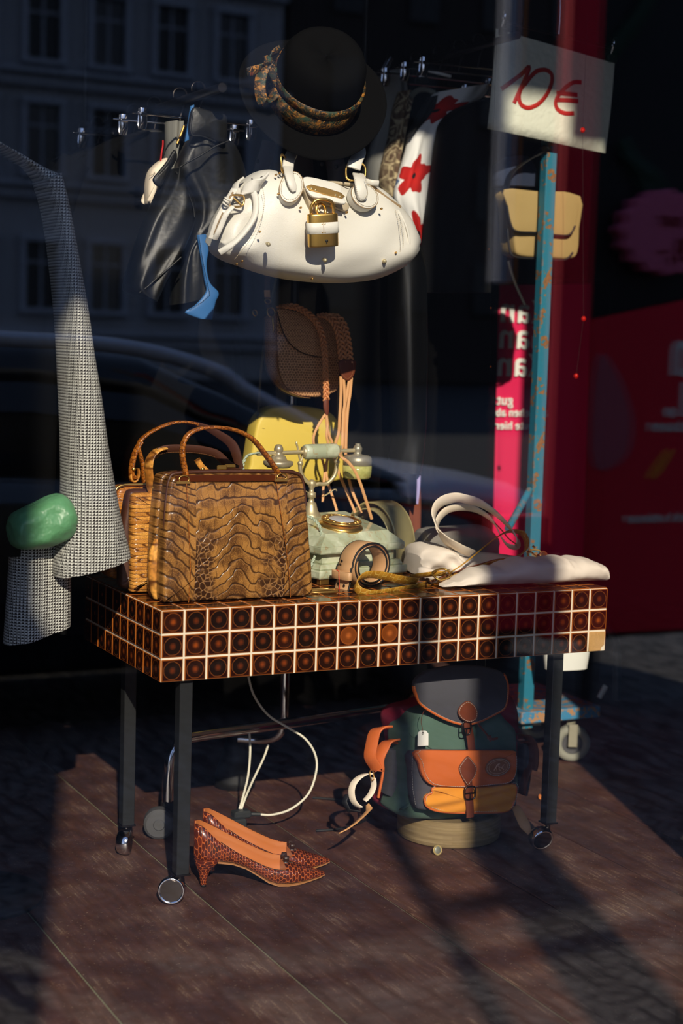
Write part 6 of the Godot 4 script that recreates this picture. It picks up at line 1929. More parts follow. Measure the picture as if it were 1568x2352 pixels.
# ---------------------------------------------------------------- white leather bag
func white_bag() -> void:
	var t = thing("white_leather_bag", "plump white leather handbag with brass padlock, hanging below the black hat", "handbag", Vector3(0.3759,1.3033,-0.12))
	var top = smooth([Vector3(0.1439,1.3885,-0.12),Vector3(0.1527,1.4275,-0.12),Vector3(0.1713,1.4626,-0.12),Vector3(0.1965,1.4969,-0.12),Vector3(0.2285,1.5237,-0.12),Vector3(0.2579,1.5339,-0.12),Vector3(0.288,1.5292,-0.12),Vector3(0.3251,1.5208,-0.12),Vector3(0.3625,1.5165,-0.12),Vector3(0.4036,1.5142,-0.12),Vector3(0.4487,1.5121,-0.12),Vector3(0.4871,1.5159,-0.12),Vector3(0.5189,1.515,-0.12),Vector3(0.5517,1.4949,-0.12),Vector3(0.5812,1.4719,-0.12),Vector3(0.6022,1.445,-0.12),Vector3(0.6148,1.4112,-0.12)], 4)
	var bot = smooth([Vector3(0.1443,1.3707,-0.12),Vector3(0.1545,1.352,-0.12),Vector3(0.1742,1.341,-0.12),Vector3(0.2005,1.3333,-0.12),Vector3(0.2337,1.3238,-0.12),Vector3(0.2638,1.3167,-0.12),Vector3(0.2941,1.3114,-0.12),Vector3(0.3314,1.3075,-0.12),Vector3(0.369,1.3054,-0.12),Vector3(0.4104,1.3047,-0.12),Vector3(0.4556,1.3073,-0.12),Vector3(0.4942,1.312,-0.12),Vector3(0.5259,1.319,-0.12),Vector3(0.5577,1.3317,-0.12),Vector3(0.586,1.3474,-0.12),Vector3(0.6052,1.3666,-0.12),Vector3(0.6157,1.3876,-0.12)], 4)
	var n = top.size()
	var rows = []
	for i in n:
		var f = float(i) / (n - 1)
		var deep = 0.095 * pow(sin(PI * clampf(0.06 + f * 0.89, 0, 1)), 0.55)
		var c: Vector3 = (top[i] + bot[i]) * 0.5
		var h: float = (top[i].y - bot[i].y) * 0.5
		var lean: Vector3 = (top[i] - bot[i]) * 0.5
		var ring = PackedVector3Array()
		for k in 48:
			var a = TAU * k / 48
			var ca = cos(a)
			var sa = sin(a)
			# soft leather: sags at the foot, wrinkles fan out from the left end and the lock
			var wr = 0.0035 * sin(9.0 * f + 4.0 * ca + 1.0) * sin(3.0 * a) + 0.0022 * sin(23.0 * f + 7.0 * a)
			wr += 0.0030 * sin(40.0 * f - 5.0 * a) * exp(-pow((f - 0.13) / 0.1, 2.0))
			wr -= 0.004 * sin(7.0 * f + 2.0) * sin(2.0 * a + 0.4)
			wr += 0.005 * sin(28.0 * f - 6.0 * ca) * exp(-pow((f - 0.2) / 0.12, 2.0)) * maxf(sa, 0.0)
			wr -= 0.014 * exp(-pow((f - 0.46) / 0.05, 2.0)) * exp(-pow((ca + 0.45) / 0.35, 2.0)) * maxf(sa, 0.0)
			var y: float = signf(ca) * pow(absf(ca), 0.82)
			var zz = signf(sa) * pow(absf(sa), 0.78) * (deep + wr) * (1.0 - 0.12 * ca)
			ring.append(c + lean * y + Vector3(0, 0, zz))
		rows.append(ring)
	var sh = Sh.new()
	sh.loft(rows)
	part("body", sh, M.white_leather, t)
	var zf = -0.022
	# piped seams of the left end panel and the right end
	sh = Sh.new()
	sh.strap(smooth([Vector3(0.198,1.488,-0.055), Vector3(0.2009,1.4698,-0.04), Vector3(0.1994,1.4487,-0.03), Vector3(0.1931,1.4277,-0.024), Vector3(0.18,1.4065,-0.022), Vector3(0.1641,1.3856,-0.026), Vector3(0.1465,1.3675,-0.032), Vector3(0.1289,1.3532,-0.046)], 5), Vector3(0.7, 0.35, 0.5), 0.013, 0.008)
	sh.tube(smooth([Vector3(0.5425,1.4642,-0.055), Vector3(0.5593,1.4328,-0.05), Vector3(0.5687,1.4026,-0.05), Vector3(0.5689,1.3722,-0.058), Vector3(0.554,1.347,-0.068)], 5), 0.0028, 6)
	part("piping", sh, M.white_leather, t)
	var seams = Sh.new()
	for s in [[Vector3(0.2128,1.4873,-0.03), Vector3(0.2155,1.464,-0.026), Vector3(0.21,1.4342,-0.019), Vector3(0.196,1.4043,-0.016), Vector3(0.1785,1.3744,-0.018), Vector3(0.1575,1.342,-0.034)], [Vector3(0.53,1.4628,-0.045), Vector3(0.5362,1.4308,-0.036), Vector3(0.5409,1.4005,-0.036), Vector3(0.5418,1.3703,-0.042), Vector3(0.5415,1.3492,-0.055)], [Vector3(0.5397,1.456,-0.048), Vector3(0.5455,1.4285,-0.04), Vector3(0.5494,1.4012,-0.04), Vector3(0.5509,1.3709,-0.047)]]:
		var one = stitches(smooth(s, 4), 0.004, 0.0025, 0.0006)
		seams.p.append_array(one.p); seams.u.append_array(one.u); seams.s.append_array(one.s)
	part("stitching", seams, M.white_edge, t)
	# handle roundels with tabs and rings
	var k = 0
	for q in [[565.0, 1120.0, 0.024, 0.036, -0.34], [1065.0, 1185.0, 0.0335, 0.029, 0.0]]:
		var c: Vector3 = [Vector3(0.2759,1.4901,-0.03), Vector3(0.4434,1.4836,-0.03)][k]
		var oxf = Transform3D(Basis.from_euler(Vector3(-0.35, [-0.25, 0.1][k], q[4])), c)
		sh = Sh.new()
		sh.slab(circle(Vector2.ZERO, q[2], q[3], 32), oxf, 0.0085, -0.012, 0.002, 0.002)
		var pad = part("roundel", sh, M.white_leather, t)
		sh = Sh.new()
		sh.tube(ring_path(oxf * Transform3D(Basis.IDENTITY, Vector3(0, 0, 0.0075)), q[2] * 0.99, q[3] * 0.98, 32), 0.0012, 5)
		part("edge", sh, M.pale_edge, pad)
		part("stitching", stitches(ring_path(oxf * Transform3D(Basis.IDENTITY, Vector3(0, 0, 0.0100)), q[2] * 0.86, q[3] * 0.86, 32), 0.004, 0.0025, 0.0006), M.white_edge, pad)
		k += 1
	sh = Sh.new()
	sh.strap(smooth([Vector3(0.2841,1.5388,-0.065), Vector3(0.2708,1.5204,-0.03), Vector3(0.2692,1.5016,-0.014), Vector3(0.275,1.4829,-0.01)], 4), Vector3(1, 0, 0.1), [0.022, 0.021, 0.021, 0.020, 0.020, 0.020, 0.019, 0.019, 0.018, 0.018, 0.016, 0.013, 0.008], 0.005)
	sh.strap(smooth([Vector3(0.4468,1.5339,-0.06), Vector3(0.4332,1.5199,-0.026), Vector3(0.4289,1.5037,-0.012), Vector3(0.43,1.4873,-0.009), Vector3(0.4323,1.4747,-0.01)], 4), Vector3(1, 0, 0.1), [0.027, 0.027, 0.027, 0.027, 0.027, 0.027, 0.027, 0.027, 0.027, 0.027, 0.027, 0.026, 0.025, 0.024, 0.022, 0.018, 0.010], 0.005)
	part("handle_tab", sh, M.white_leather, t)
	part("stitching", stitches([Vector3(0.4108,1.5167,-0.004),Vector3(0.4134,1.5021,-0.004),Vector3(0.4166,1.4875,-0.004),Vector3(0.4237,1.4773,-0.004),Vector3(0.4352,1.4781,-0.004),Vector3(0.4409,1.4891,-0.004),Vector3(0.4377,1.5038,-0.004),Vector3(0.4344,1.5184,-0.004)], 0.004, 0.0025, 0.0006), M.white_edge, t)
	sh = Sh.new()
	sh.tube(ring_path(facing(Vector3(0.4347,1.5368,-0.05), Vector3(-0.3, 0.1, 1)), 0.021, 0.0185, 28, 0, TAU, 0.55), 0.0022, 8)
	sh.tube(ring_path(facing(Vector3(0.2719,1.5419,-0.06), Vector3(0.9, 0.1, 0.7)), 0.021, 0.0185, 28, 0, TAU, 0.55), 0.0022, 8)
	part("ring", sh, M.brass, t)
	sh = Sh.new()
	sh.strap(smooth([Vector3(0.4293,1.5439,-0.05), Vector3(0.4355,1.5582,-0.055), Vector3(0.454,1.5723,-0.08), Vector3(0.4757,1.5911,-0.12), Vector3(0.4827,1.6261,-0.16)], 4), Vector3(1, 0.2, 0.2), 0.030, 0.006)
	sh.strap(smooth([Vector3(0.282,1.5339,-0.06), Vector3(0.2878,1.5484,-0.07), Vector3(0.3016,1.5629,-0.09), Vector3(0.3311,1.5897,-0.13), Vector3(0.3614,1.6162,-0.16)], 4), Vector3(1, -0.2, 0.2), 0.024, 0.006)
	part("handle", sh, M.white_leather, t)
	# flap, plate, lock
	var fx = Transform3D(Basis.from_euler(Vector3(-0.5, -0.1, -0.20)), Vector3(0.3426,1.4862,-0.014))
	sh = Sh.new()
	sh.slab(smooth([Vector2(-0.046, 0.020), Vector2(-0.030, -0.018), Vector2(0.0, -0.021), Vector2(0.046, -0.020), Vector2(0.040, 0.0), Vector2(0.034, 0.022), Vector2(0, 0.026)], 4, true), fx, 0.007, 0.0, 0.002, 0.003)
	var flap = part("flap", sh, M.white_leather, t)
	sh = Sh.new()
	sh.slab(smooth([Vector2(-0.033, -0.010), Vector2(0.037, -0.012), Vector2(0.035, 0.002), Vector2(-0.030, 0.004)], 2, true), fx, 0.0105, 0.008, 0.0006)
	part("plate", sh, M.old_brass, flap)
	sh = Sh.new()
	for q in [Vector2(-0.029, -0.006), Vector2(-0.020, -0.0075), Vector2(0.024, -0.008), Vector2(0.033, -0.009)]:
		sh.lathe([Vector2(0.0026, 0), Vector2(0.0024, 0.0014), Vector2(0, 0.0022)], frame(fx * Vector3(q.x, q.y, 0.0105), fx.basis.z), 10)
	part("rivet", sh, M.bronze, flap)
	sh = Sh.new()   # underside in the shade of the flap
	sh.slab(smooth([Vector2(0.3021,1.4934),Vector2(0.3076,1.4761),Vector2(0.3183,1.4503),Vector2(0.3283,1.4465),Vector2(0.3545,1.4614),Vector2(0.3986,1.4508),Vector2(0.4048,1.4676),Vector2(0.3538,1.4821)], 3, true), Transform3D.IDENTITY, -0.020, -0.036, 0.003)
	part("lock_backing", sh, M.white_edge, t)
	var lz = 0.006
	sh = Sh.new()
	sh.tube(ring_path(facing(Vector3(0.332,1.4488,0), Vector3(0.3, 0.1, 1)), 0.0125, 0.0135, 24), 0.0030, 8)
	sh.tube(smooth([Vector3(0.323,1.4698,-0.008), Vector3(0.3221,1.4578,-0.004), Vector3(0.3267,1.4438,0.001)], 3), 0.0034, 8)
	sh.tube(smooth([Vector3(0.3613,1.4651,-0.01), Vector3(0.357,1.4547,-0.004)], 3), 0.0034, 8)
	var hasp = part("hasp", sh, M.brass, t)
	var lk = Vector3(0.3343,1.4076,0.006)
	var roll = Basis.from_euler(Vector3(0.12, -0.12, 0.10))
	var lxf = Transform3D(roll, lk)
	sh = Sh.new()
	var body = []
	for q in [[-0.0335, 0.94], [-0.0325, 0.99], [-0.030, 1.0], [0.030, 1.0], [0.0325, 0.98], [0.0335, 0.90]]:
		var ring = PackedVector3Array()
		for a in 36:
			var an = TAU * a / 36
			ring.append(lxf * Vector3(signf(cos(an)) * pow(absf(cos(an)), 0.75) * 0.0325 * q[1], q[0], signf(sin(an)) * pow(absf(sin(an)), 0.75) * 0.0145 * q[1]))
		body.append(ring)
	sh.loft(body)
	var lock = part("padlock", sh, M.brass, t, "brass padlock with white leather band")
	sh = Sh.new()
	body = []
	for q in [[-0.010, 1.0], [-0.0095, 1.06], [0.0125, 1.06], [0.013, 1.0]]:
		var ring = PackedVector3Array()
		for a in 36:
			var an = TAU * a / 36
			ring.append(lxf * Vector3(signf(cos(an)) * pow(absf(cos(an)), 0.75) * 0.0325 * q[1], q[0] + 0.003, signf(sin(an)) * pow(absf(sin(an)), 0.75) * 0.0145 * q[1]))
		body.append(ring)
	sh.loft(body)
	part("leather_band", sh, M.white_leather, lock)
	sh = Sh.new()
	sh.tube(smooth([lxf * Vector3(-0.024, 0.033, 0), lxf * Vector3(-0.024, 0.048, 0.001), lxf * Vector3(-0.014, 0.060, 0.002), lxf * Vector3(0.004, 0.062, 0.003), lxf * Vector3(0.020, 0.056, 0.002), lxf * Vector3(0.0245, 0.045, 0), lxf * Vector3(0.0245, 0.033, 0)], 5), 0.0034, 10)
	part("shackle", sh, M.brass, lock)
	sh = Sh.new()
	sh.lathe([Vector2(0, 0.0006), Vector2(0.0030, 0.0006), Vector2(0.0032, 0)], frame(lxf * Vector3(0.003, -0.0215, 0.0146), roll.z), 14)
	sh.box(lxf * Vector3(0.003, -0.0250, 0.0147), Vector3(0.0022, 0.006, 0.001), 0.0003, roll)
	part("keyhole", sh, M.black, lock)
	sh = Sh.new()
	sh.tube([lxf * Vector3(-0.003, -0.007, 0.0156), lxf * Vector3(-0.003, 0.016, 0.0156)], 0.0006, 5)
	for q in [Vector2(-0.006, -0.004), Vector2(0.0, -0.004), Vector2(-0.006, 0.013), Vector2(0.0, 0.013)]:
		sh.lathe([Vector2(0.0014, 0), Vector2(0, 0.001)], frame(lxf * Vector3(q.x, q.y, 0.0154), roll.z), 8)
	part("band_seam", sh, M.old_brass, lock)
	# studs: rounded feet below, small rivets above
	sh = Sh.new()
	for q in [Vector3(0.2191,1.374,-0.012), Vector3(0.3542,1.3489,-0.024), Vector3(0.5027,1.3545,-0.04)]:
		sh.lathe([Vector2(0.0036, -0.004), Vector2(0.0042, 0.003), Vector2(0.0046, 0.006), Vector2(0.0036, 0.009), Vector2(0, 0.0105)], frame(q, Vector3(-0.1, -0.25, 1)), 14)
	part("stud", sh, M.bronze, t)
	sh = Sh.new()
	for q in [Vector3(0.2477,1.4773,-0.028), Vector3(0.2938,1.4516,-0.018), Vector3(0.4,1.4488,-0.018), Vector3(0.4836,1.4616,-0.022), Vector3(0.2026,1.3974,-0.016), Vector3(0.5293,1.3725,-0.036), Vector3(0.1698,1.3315,-0.055), Vector3(0.1776,1.3381,-0.045), Vector3(0.349,1.3097,-0.07), Vector3(0.2507,1.5176,-0.05), Vector3(0.2584,1.5217,-0.05)]:
		sh.lathe([Vector2(0.0022, -0.003), Vector2(0.0024, 0.003), Vector2(0.0015, 0.0045), Vector2(0, 0.005)], frame(q, Vector3(-0.1, 0.1, 1)), 10)
	part("rivet", sh, M.old_brass, t)
	# belted left end
	sh = Sh.new()
	sh.strap(smooth([Vector3(0.229,1.5131,-0.05), Vector3(0.2114,1.4968,-0.042), Vector3(0.1968,1.4901,-0.045), Vector3(0.1853,1.4828,-0.055), Vector3(0.1755,1.4668,-0.065)], 4), Vector3(0.5, 0.8, 0.3), [0.028, 0.029, 0.029, 0.029, 0.029, 0.028, 0.027, 0.026, 0.025, 0.025, 0.024, 0.024, 0.023, 0.022, 0.022, 0.022, 0.022], 0.006)
	sh.strap(smooth([Vector3(0.1763,1.4767,-0.06), Vector3(0.1692,1.4813,-0.07), Vector3(0.1805,1.4981,-0.09), Vector3(0.1958,1.5087,-0.1)], 4), Vector3(0.5, 0.5, 0.6), 0.018, 0.005)
	part("end_strap", sh, M.white_leather, t)
	sh = Sh.new()
	sh.strap(smooth([Vector3(0.1676,1.4841,-0.07), Vector3(0.1578,1.47,-0.065), Vector3(0.1466,1.4515,-0.06), Vector3(0.1344,1.429,-0.06), Vector3(0.1275,1.4085,-0.065), Vector3(0.1226,1.3825,-0.075)], 4), Vector3(0.8, 0.4, 0.4), 0.015, 0.006)
	sh.strap(smooth([Vector3(0.1569,1.4472,-0.05), Vector3(0.1429,1.4319,-0.05), Vector3(0.1353,1.4114,-0.055), Vector3(0.1296,1.3938,-0.06), Vector3(0.127,1.381,-0.07)], 4), Vector3(0.8, 0.4, 0.4), 0.011, 0.005)
	part("end_strap", sh, M.white_leather, t)
	sh = Sh.new()
	sh.tube(smooth([Vector3(0.1358,1.4344,-0.052), Vector3(0.1275,1.4124,-0.056), Vector3(0.1235,1.3909,-0.066)], 3), 0.0016, 5)
	sh.tube(smooth([Vector3(0.1603,1.4771,-0.06), Vector3(0.1519,1.4633,-0.058)], 3), 0.0018, 5)
	part("edge", sh, M.pale_edge, t)
	sh = Sh.new()
	sh.tube(ring_path(facing(Vector3(0.1645,1.4593,-0.05), Vector3(-0.6, 0.3, 0.7)), 0.016, 0.013, 20, 0, TAU, 0.6), 0.0022, 8)
	sh.tube([Vector3(0.1559,1.4642,-0.045), Vector3(0.1727,1.4491,-0.04)], 0.0022, 8)
	part("end_buckle", sh, M.brass, t)
	sh = Sh.new()
	for q in [Vector3(0.1423,1.4564,-0.05), Vector3(0.1456,1.4611,-0.052), Vector3(0.14,1.4505,-0.05)]:
		sh.tube(ring_path(facing(q, Vector3(0.5, 0.8, 0.3)), 0.010, 0.006, 16), 0.0022, 6)
	sh.strap(smooth([Vector3(0.4697,1.5212,-0.07), Vector3(0.4802,1.5182,-0.06), Vector3(0.4941,1.5182,-0.06)], 4), Vector3(0, 1, 0.3), 0.012, 0.006)
	part("knot", sh, M.white_leather, t)
	sh = Sh.new()
	sh.strap(smooth([Vector3(0.4791,1.526,-0.085), Vector3(0.4954,1.5066,-0.075), Vector3(0.5215,1.4882,-0.07), Vector3(0.5566,1.4724,-0.075)], 4), Vector3(0.3, 0.5, 0.8), 0.010, 0.004)
	part("thong", sh, M.pale_edge, t)
	sh = Sh.new()
	sh.tube(ring_path(facing(Vector3(0.2143,1.5075,-0.036), Vector3(-0.2, 0.3, 1)), 0.0036, 0.0028, 12), 0.001, 5)
	sh.lathe([Vector2(0.0018, 0), Vector2(0, 0.0012)], frame(Vector3(0.1938,1.5048,-0.042), Vector3(-0.2, 0.3, 1)), 8)
	part("eyelet", sh, M.dark_metal, t)
	sh = Sh.new()   # zip along the top
	sh.strap(smooth([Vector3(0.326,1.5143,-0.1), Vector3(0.3734,1.5136,-0.1), Vector3(0.4213,1.513,-0.1), Vector3(0.449,1.5119,-0.1)], 4), Vector3(0, 0.2, 1), 0.03, 0.006)
	part("zip", sh, M.white_edge, t)

# ---------------------------------------------------------------- bags and belts on the stand
func braid(sh: Sh, path: Array, wide: float, thick: float, strands: int, r: float, pitch: float, across) -> void:
	var s = smooth(path, 8)
	for k in strands:
		var p = []
		var run = 0.0
		for i in s.size():
			if i > 0:
				run += s[i].distance_to(s[i - 1])
			var d: Vector3 = (s[mini(i + 1, s.size() - 1)] - s[maxi(i - 1, 0)]).normalized()
			var x: Vector3 = across
			x = (x - d * x.dot(d)).normalized()
			var nn = d.cross(x)
			var a = TAU * (run / pitch + float(k) / strands)
			p.append(s[i] + x * (wide * 0.5 * sin(a)) + nn * (thick * sin(2.0 * a)))
		sh.tube(p, r, 6)

func hanging_bags() -> void:
	var xf = Transform3D.IDENTITY
	# lizard-grained shoulder bag
	var b = thing("brown_shoulder_bag", "brown lizard-grained leather shoulder bag with curved flap, hanging below the white bag", "shoulder bag", Vector3(0.5587,1.0429,-0.53))
	var out = smooth([Vector2(0.4726,1.2513),Vector2(0.4738,1.2091),Vector2(0.476,1.1508),Vector2(0.4804,1.11),Vector2(0.4909,1.0808),Vector2(0.511,1.059),Vector2(0.5474,1.0455),Vector2(0.6002,1.0453),Vector2(0.6265,1.0545),Vector2(0.6427,1.0712),Vector2(0.6427,1.1548),Vector2(0.6357,1.2333),Vector2(0.5809,1.2389),Vector2(0.5315,1.2475),Vector2(0.4893,1.2527)], 3, true)
	var sh = Sh.new()
	sh.slab(out, xf, -0.515, -0.530, 0.004, 0.008, 0.0, 5)
	part("front", sh, M.lizard, b)
	sh = Sh.new()
	var edge = smooth([Vector3(0.4491,1.2287,-0.535),Vector3(0.4486,1.1791,-0.535),Vector3(0.4509,1.1383,-0.535),Vector3(0.4583,1.1033,-0.535),Vector3(0.4752,1.0771,-0.535),Vector3(0.4984,1.0568,-0.535),Vector3(0.5348,1.0436,-0.535),Vector3(0.5678,1.0398,-0.535)], 4)
	var edge2 = smooth([Vector3(0.4743,1.2493,-0.528),Vector3(0.4769,1.18,-0.528),Vector3(0.4793,1.139,-0.528),Vector3(0.4835,1.1069,-0.528),Vector3(0.4946,1.0791,-0.528),Vector3(0.5147,1.0578,-0.528),Vector3(0.5446,1.0452,-0.528),Vector3(0.5644,1.0424,-0.528)], 4)
	sh.between(edge, edge2, 0.018, 0.0, 3)
	part("gusset", sh, M.lizard_side, b)
	sh = Sh.new()
	sh.tube(edge, 0.0022, 6)
	sh.tube(edge2, 0.0022, 6)
	part("piping", sh, M.dark_brown, b)
	sh = Sh.new()
	sh.slab(smooth([Vector2(0.4648,1.2518),Vector2(0.4694,1.2352),Vector2(0.4782,1.2094),Vector2(0.4917,1.1836),Vector2(0.5117,1.1638),Vector2(0.5348,1.1512),Vector2(0.5611,1.145),Vector2(0.5874,1.1427),Vector2(0.6337,1.1443),Vector2(0.6328,1.1904),Vector2(0.6267,1.2345),Vector2(0.5712,1.2397),Vector2(0.5221,1.248),Vector2(0.4833,1.253)], 3, true), xf, -0.500, -0.508, 0.002, 0.004, 0.0, 5)
	var fl = part("flap", sh, M.lizard, b)
	sh = Sh.new()
	sh.tube(smooth([Vector3(0.4658,1.249,-0.502),Vector3(0.4704,1.2323,-0.502),Vector3(0.4791,1.2082,-0.502),Vector3(0.4927,1.1831,-0.502),Vector3(0.5126,1.1632,-0.502),Vector3(0.5357,1.1505,-0.502),Vector3(0.562,1.1444,-0.502),Vector3(0.5884,1.142,-0.502),Vector3(0.633,1.1436,-0.502)], 4), 0.0018, 6)
	part("flap_edge", sh, M.dark_brown, fl)
	sh = Sh.new()
	sh.strap(smooth([Vector3(0.4559,1.2405,-0.52), Vector3(0.4523,1.2549,-0.52), Vector3(0.4529,1.2782,-0.53), Vector3(0.4546,1.2987,-0.54), Vector3(0.4661,1.3433,-0.56), Vector3(0.5015,1.4166,-0.6)], 4), Vector3(1, 0, 0.2), 0.014, 0.004)
	part("strap", sh, M.brown_leather, b)
	sh = Sh.new()
	sh.strap([Vector3(0.4492,1.2803,-0.524), Vector3(0.4492,1.2896,-0.526), Vector3(0.4493,1.2969,-0.528)], Vector3(1, 0, 0.2), 0.0145, 0.003)
	part("strap_tab", sh, M.natural, b)
	sh = Sh.new()
	sh.tube(ring_path(facing(Vector3(0.4535,1.2448,-0.51), Vector3(0.3, 0.2, 1)), 0.012, 0.011, 20), 0.0018, 6)
	sh.tube(ring_path(facing(Vector3(0.4248,1.2424,-0.54), Vector3(0.5, 0.2, 1)), 0.008, 0.007, 16), 0.0016, 6)
	sh.tube(ring_path(facing(Vector3(0.4487,1.2707,-0.52), Vector3(0.3, 0.2, 1)), 0.009, 0.006, 16), 0.0015, 6)
	sh.tube(smooth([Vector3(0.4567,1.2325,-0.505),Vector3(0.4564,1.2232,-0.505),Vector3(0.458,1.2088,-0.505),Vector3(0.4571,1.1971,-0.505)], 3), [0.0012, 0.002, 0.0024, 0.0026, 0.0026, 0.0026, 0.0022, 0.002, 0.0016, 0.0008], 6)
	part("zip_pull", sh, M.brass, b)
	# yellow bag
	b = thing("yellow_bag", "yellow leather bag with rounded top, hanging behind the telephone", "handbag", Vector3(0.5989,0.8428,-0.66))
	sh = Sh.new()
	out = smooth([Vector2(0.4686,0.8328),Vector2(0.4666,0.8695),Vector2(0.471,0.906),Vector2(0.4772,0.9486),Vector2(0.4847,0.976),Vector2(0.4991,0.9974),Vector2(0.5253,1.0122),Vector2(0.5824,1.017),Vector2(0.6369,1.0131),Vector2(0.6785,1.0032),Vector2(0.7016,0.9863),Vector2(0.7147,0.9583),Vector2(0.7217,0.9051),Vector2(0.726,0.8298),Vector2(0.5948,0.8251)], 3, true)
	sh.slab(out, xf, -0.640, -0.70, 0.008, 0.006, 0.0, 5)
	part("body", sh, M.yellow, b)
	sh = Sh.new()
	sh.tube(smooth([Vector3(0.489,0.8455,-0.642),Vector3(0.4893,0.8821,-0.642),Vector3(0.4907,0.9309,-0.642),Vector3(0.4964,0.9644,-0.642),Vector3(0.5091,0.9888,-0.642),Vector3(0.5353,1.0041,-0.642),Vector3(0.5789,1.01,-0.642),Vector3(0.6334,1.0055,-0.642),Vector3(0.668,0.9965,-0.642),Vector3(0.6892,0.9805,-0.642),Vector3(0.6989,0.9494,-0.642),Vector3(0.7038,0.9058,-0.642),Vector3(0.7074,0.8495,-0.642)], 4), 0.0016, 6)
	part("piping", sh, mat(Color(0.62, 0.52, 0.20), 0.5), b)
	sh = Sh.new()
	sh.tube(smooth([Vector3(0.4952,0.96,-0.639),Vector3(0.5454,0.954,-0.639),Vector3(0.6133,0.9458,-0.639),Vector3(0.6821,0.9403,-0.639)], 4), 0.0008, 5)
	part("seam", sh, mat(Color(0.55, 0.46, 0.18), 0.6), b)
	sh = Sh.new()
	sh.strap(smooth([Vector3(0.4915,0.9724,-0.66), Vector3(0.4925,1.009,-0.66), Vector3(0.4952,1.0577,-0.66), Vector3(0.4978,1.1123,-0.66), Vector3(0.5225,1.24,-0.68), Vector3(0.57,1.4243,-0.7)], 4), Vector3(1, 0, 0.1), 0.006, 0.003)
	sh.strap(smooth([Vector3(0.7148,0.9795,-0.66), Vector3(0.7125,1.0294,-0.66), Vector3(0.7122,1.0606,-0.66), Vector3(0.6993,1.2459,-0.68)], 4), Vector3(1, 0, 0.1), 0.005, 0.003)
	part("strap", sh, mat(Color(0.34, 0.30, 0.16), 0.6), b)
	sh = Sh.new()
	buckle(sh, Vector3(0.4919,1.0238,-0.655), 0.005, 0.009, 0.001)
	part("buckle", sh, M.dark_metal, b)
	# narrow braided belt with thong ends
	b = thing("narrow_braided_belt", "narrow dark brown braided leather belt over the shoulder bag, ending in tan thongs", "belt", Vector3(0.5824,0.9963,-0.46))
	sh = Sh.new()
	braid(sh, [Vector3(0.4824,1.2575,-0.53), Vector3(0.4927,1.2606,-0.5), Vector3(0.5116,1.2574,-0.485), Vector3(0.5387,1.2433,-0.48), Vector3(0.5612,1.2208,-0.478), Vector3(0.5742,1.192,-0.476), Vector3(0.5809,1.1542,-0.474), Vector3(0.5841,1.1074,-0.472), Vector3(0.5857,1.0664,-0.47), Vector3(0.5857,1.0371,-0.468)], 0.012, 0.0035, 3, 0.0032, 0.034, Vector3(0.9, 0.3, 0.3))
	part("braid", sh, M.braid, b)
	sh = Sh.new()
	sh.strap(smooth([Vector3(0.5846,1.0401,-0.466),Vector3(0.5851,1.0254,-0.466),Vector3(0.5867,1.0136,-0.466),Vector3(0.5885,0.9989,-0.466)], 4), Vector3(1, 0, 0.2), [0.012, 0.013, 0.014, 0.014, 0.0145, 0.0145, 0.014, 0.013, 0.012, 0.010, 0.008, 0.006, 0.004], 0.005)
	part("braid_end", sh, M.saddle, b)
	sh = Sh.new()
	for s in [[Vector3(0.5829,1.0048,-0.465), Vector3(0.5674,0.9843,-0.462), Vector3(0.5541,0.9609,-0.46), Vector3(0.5508,0.9403,-0.46), Vector3(0.5611,0.9193,-0.465), Vector3(0.5806,0.8951,-0.47), Vector3(0.5833,0.8663,-0.46), Vector3(0.5762,0.8317,-0.45), Vector3(0.5709,0.7943,-0.44)], [Vector3(0.5853,1.0019,-0.465), Vector3(0.5866,0.9785,-0.462), Vector3(0.5937,0.9521,-0.46), Vector3(0.6015,0.9343,-0.46), Vector3(0.5976,0.9073,-0.465), Vector3(0.5862,0.8781,-0.46), Vector3(0.5892,0.8375,-0.45), Vector3(0.5985,0.8027,-0.44), Vector3(0.6044,0.774,-0.43)], [Vector3(0.5856,1.002,-0.463), Vector3(0.5876,0.9786,-0.46), Vector3(0.5847,0.9551,-0.458), Vector3(0.59,0.9345,-0.458)]]:
		sh.strap(smooth(s, 4), Vector3(0.95, 0, 0.3), 0.0062, 0.0022)
	part("thong", sh, M.natural, b, "tan leather thongs")
	# broad braided belt
	b = thing("broad_braided_belt", "broad light brown braided belt with leather tip and long thongs, right of the shoulder bag", "belt", Vector3(0.6354,1.0881,-0.46))
	sh = Sh.new()
	var way = [Vector3(0.5875,1.242,-0.5), Vector3(0.5983,1.2395,-0.475), Vector3(0.6104,1.2253,-0.462), Vector3(0.6193,1.2022,-0.458), Vector3(0.6245,1.1761,-0.456), Vector3(0.6275,1.1528,-0.454), Vector3(0.6293,1.1294,-0.452)]
	braid(sh, way.map(func(v): return v + Vector3(-0.010, 0, 0)), 0.016, 0.0034, 3, 0.0034, 0.036, Vector3(0.95, 0.1, 0.25))
	braid(sh, way.map(func(v): return v + Vector3(0.008, 0, 0.001)), 0.016, 0.0034, 3, 0.0034, 0.036, Vector3(0.95, 0.1, 0.25))
	part("braid", sh, M.braid, b)
	sh = Sh.new()
	sh.slab(smooth([Vector2(0.6087,1.1343),Vector2(0.6492,1.1352),Vector2(0.6509,1.1152),Vector2(0.6455,1.0975),Vector2(0.6327,1.0873),Vector2(0.6193,1.0927),Vector2(0.6102,1.1086)], 4, true), xf, -0.445, -0.451, 0.001, 0.001)
	part("tip", sh, M.saddle, b)
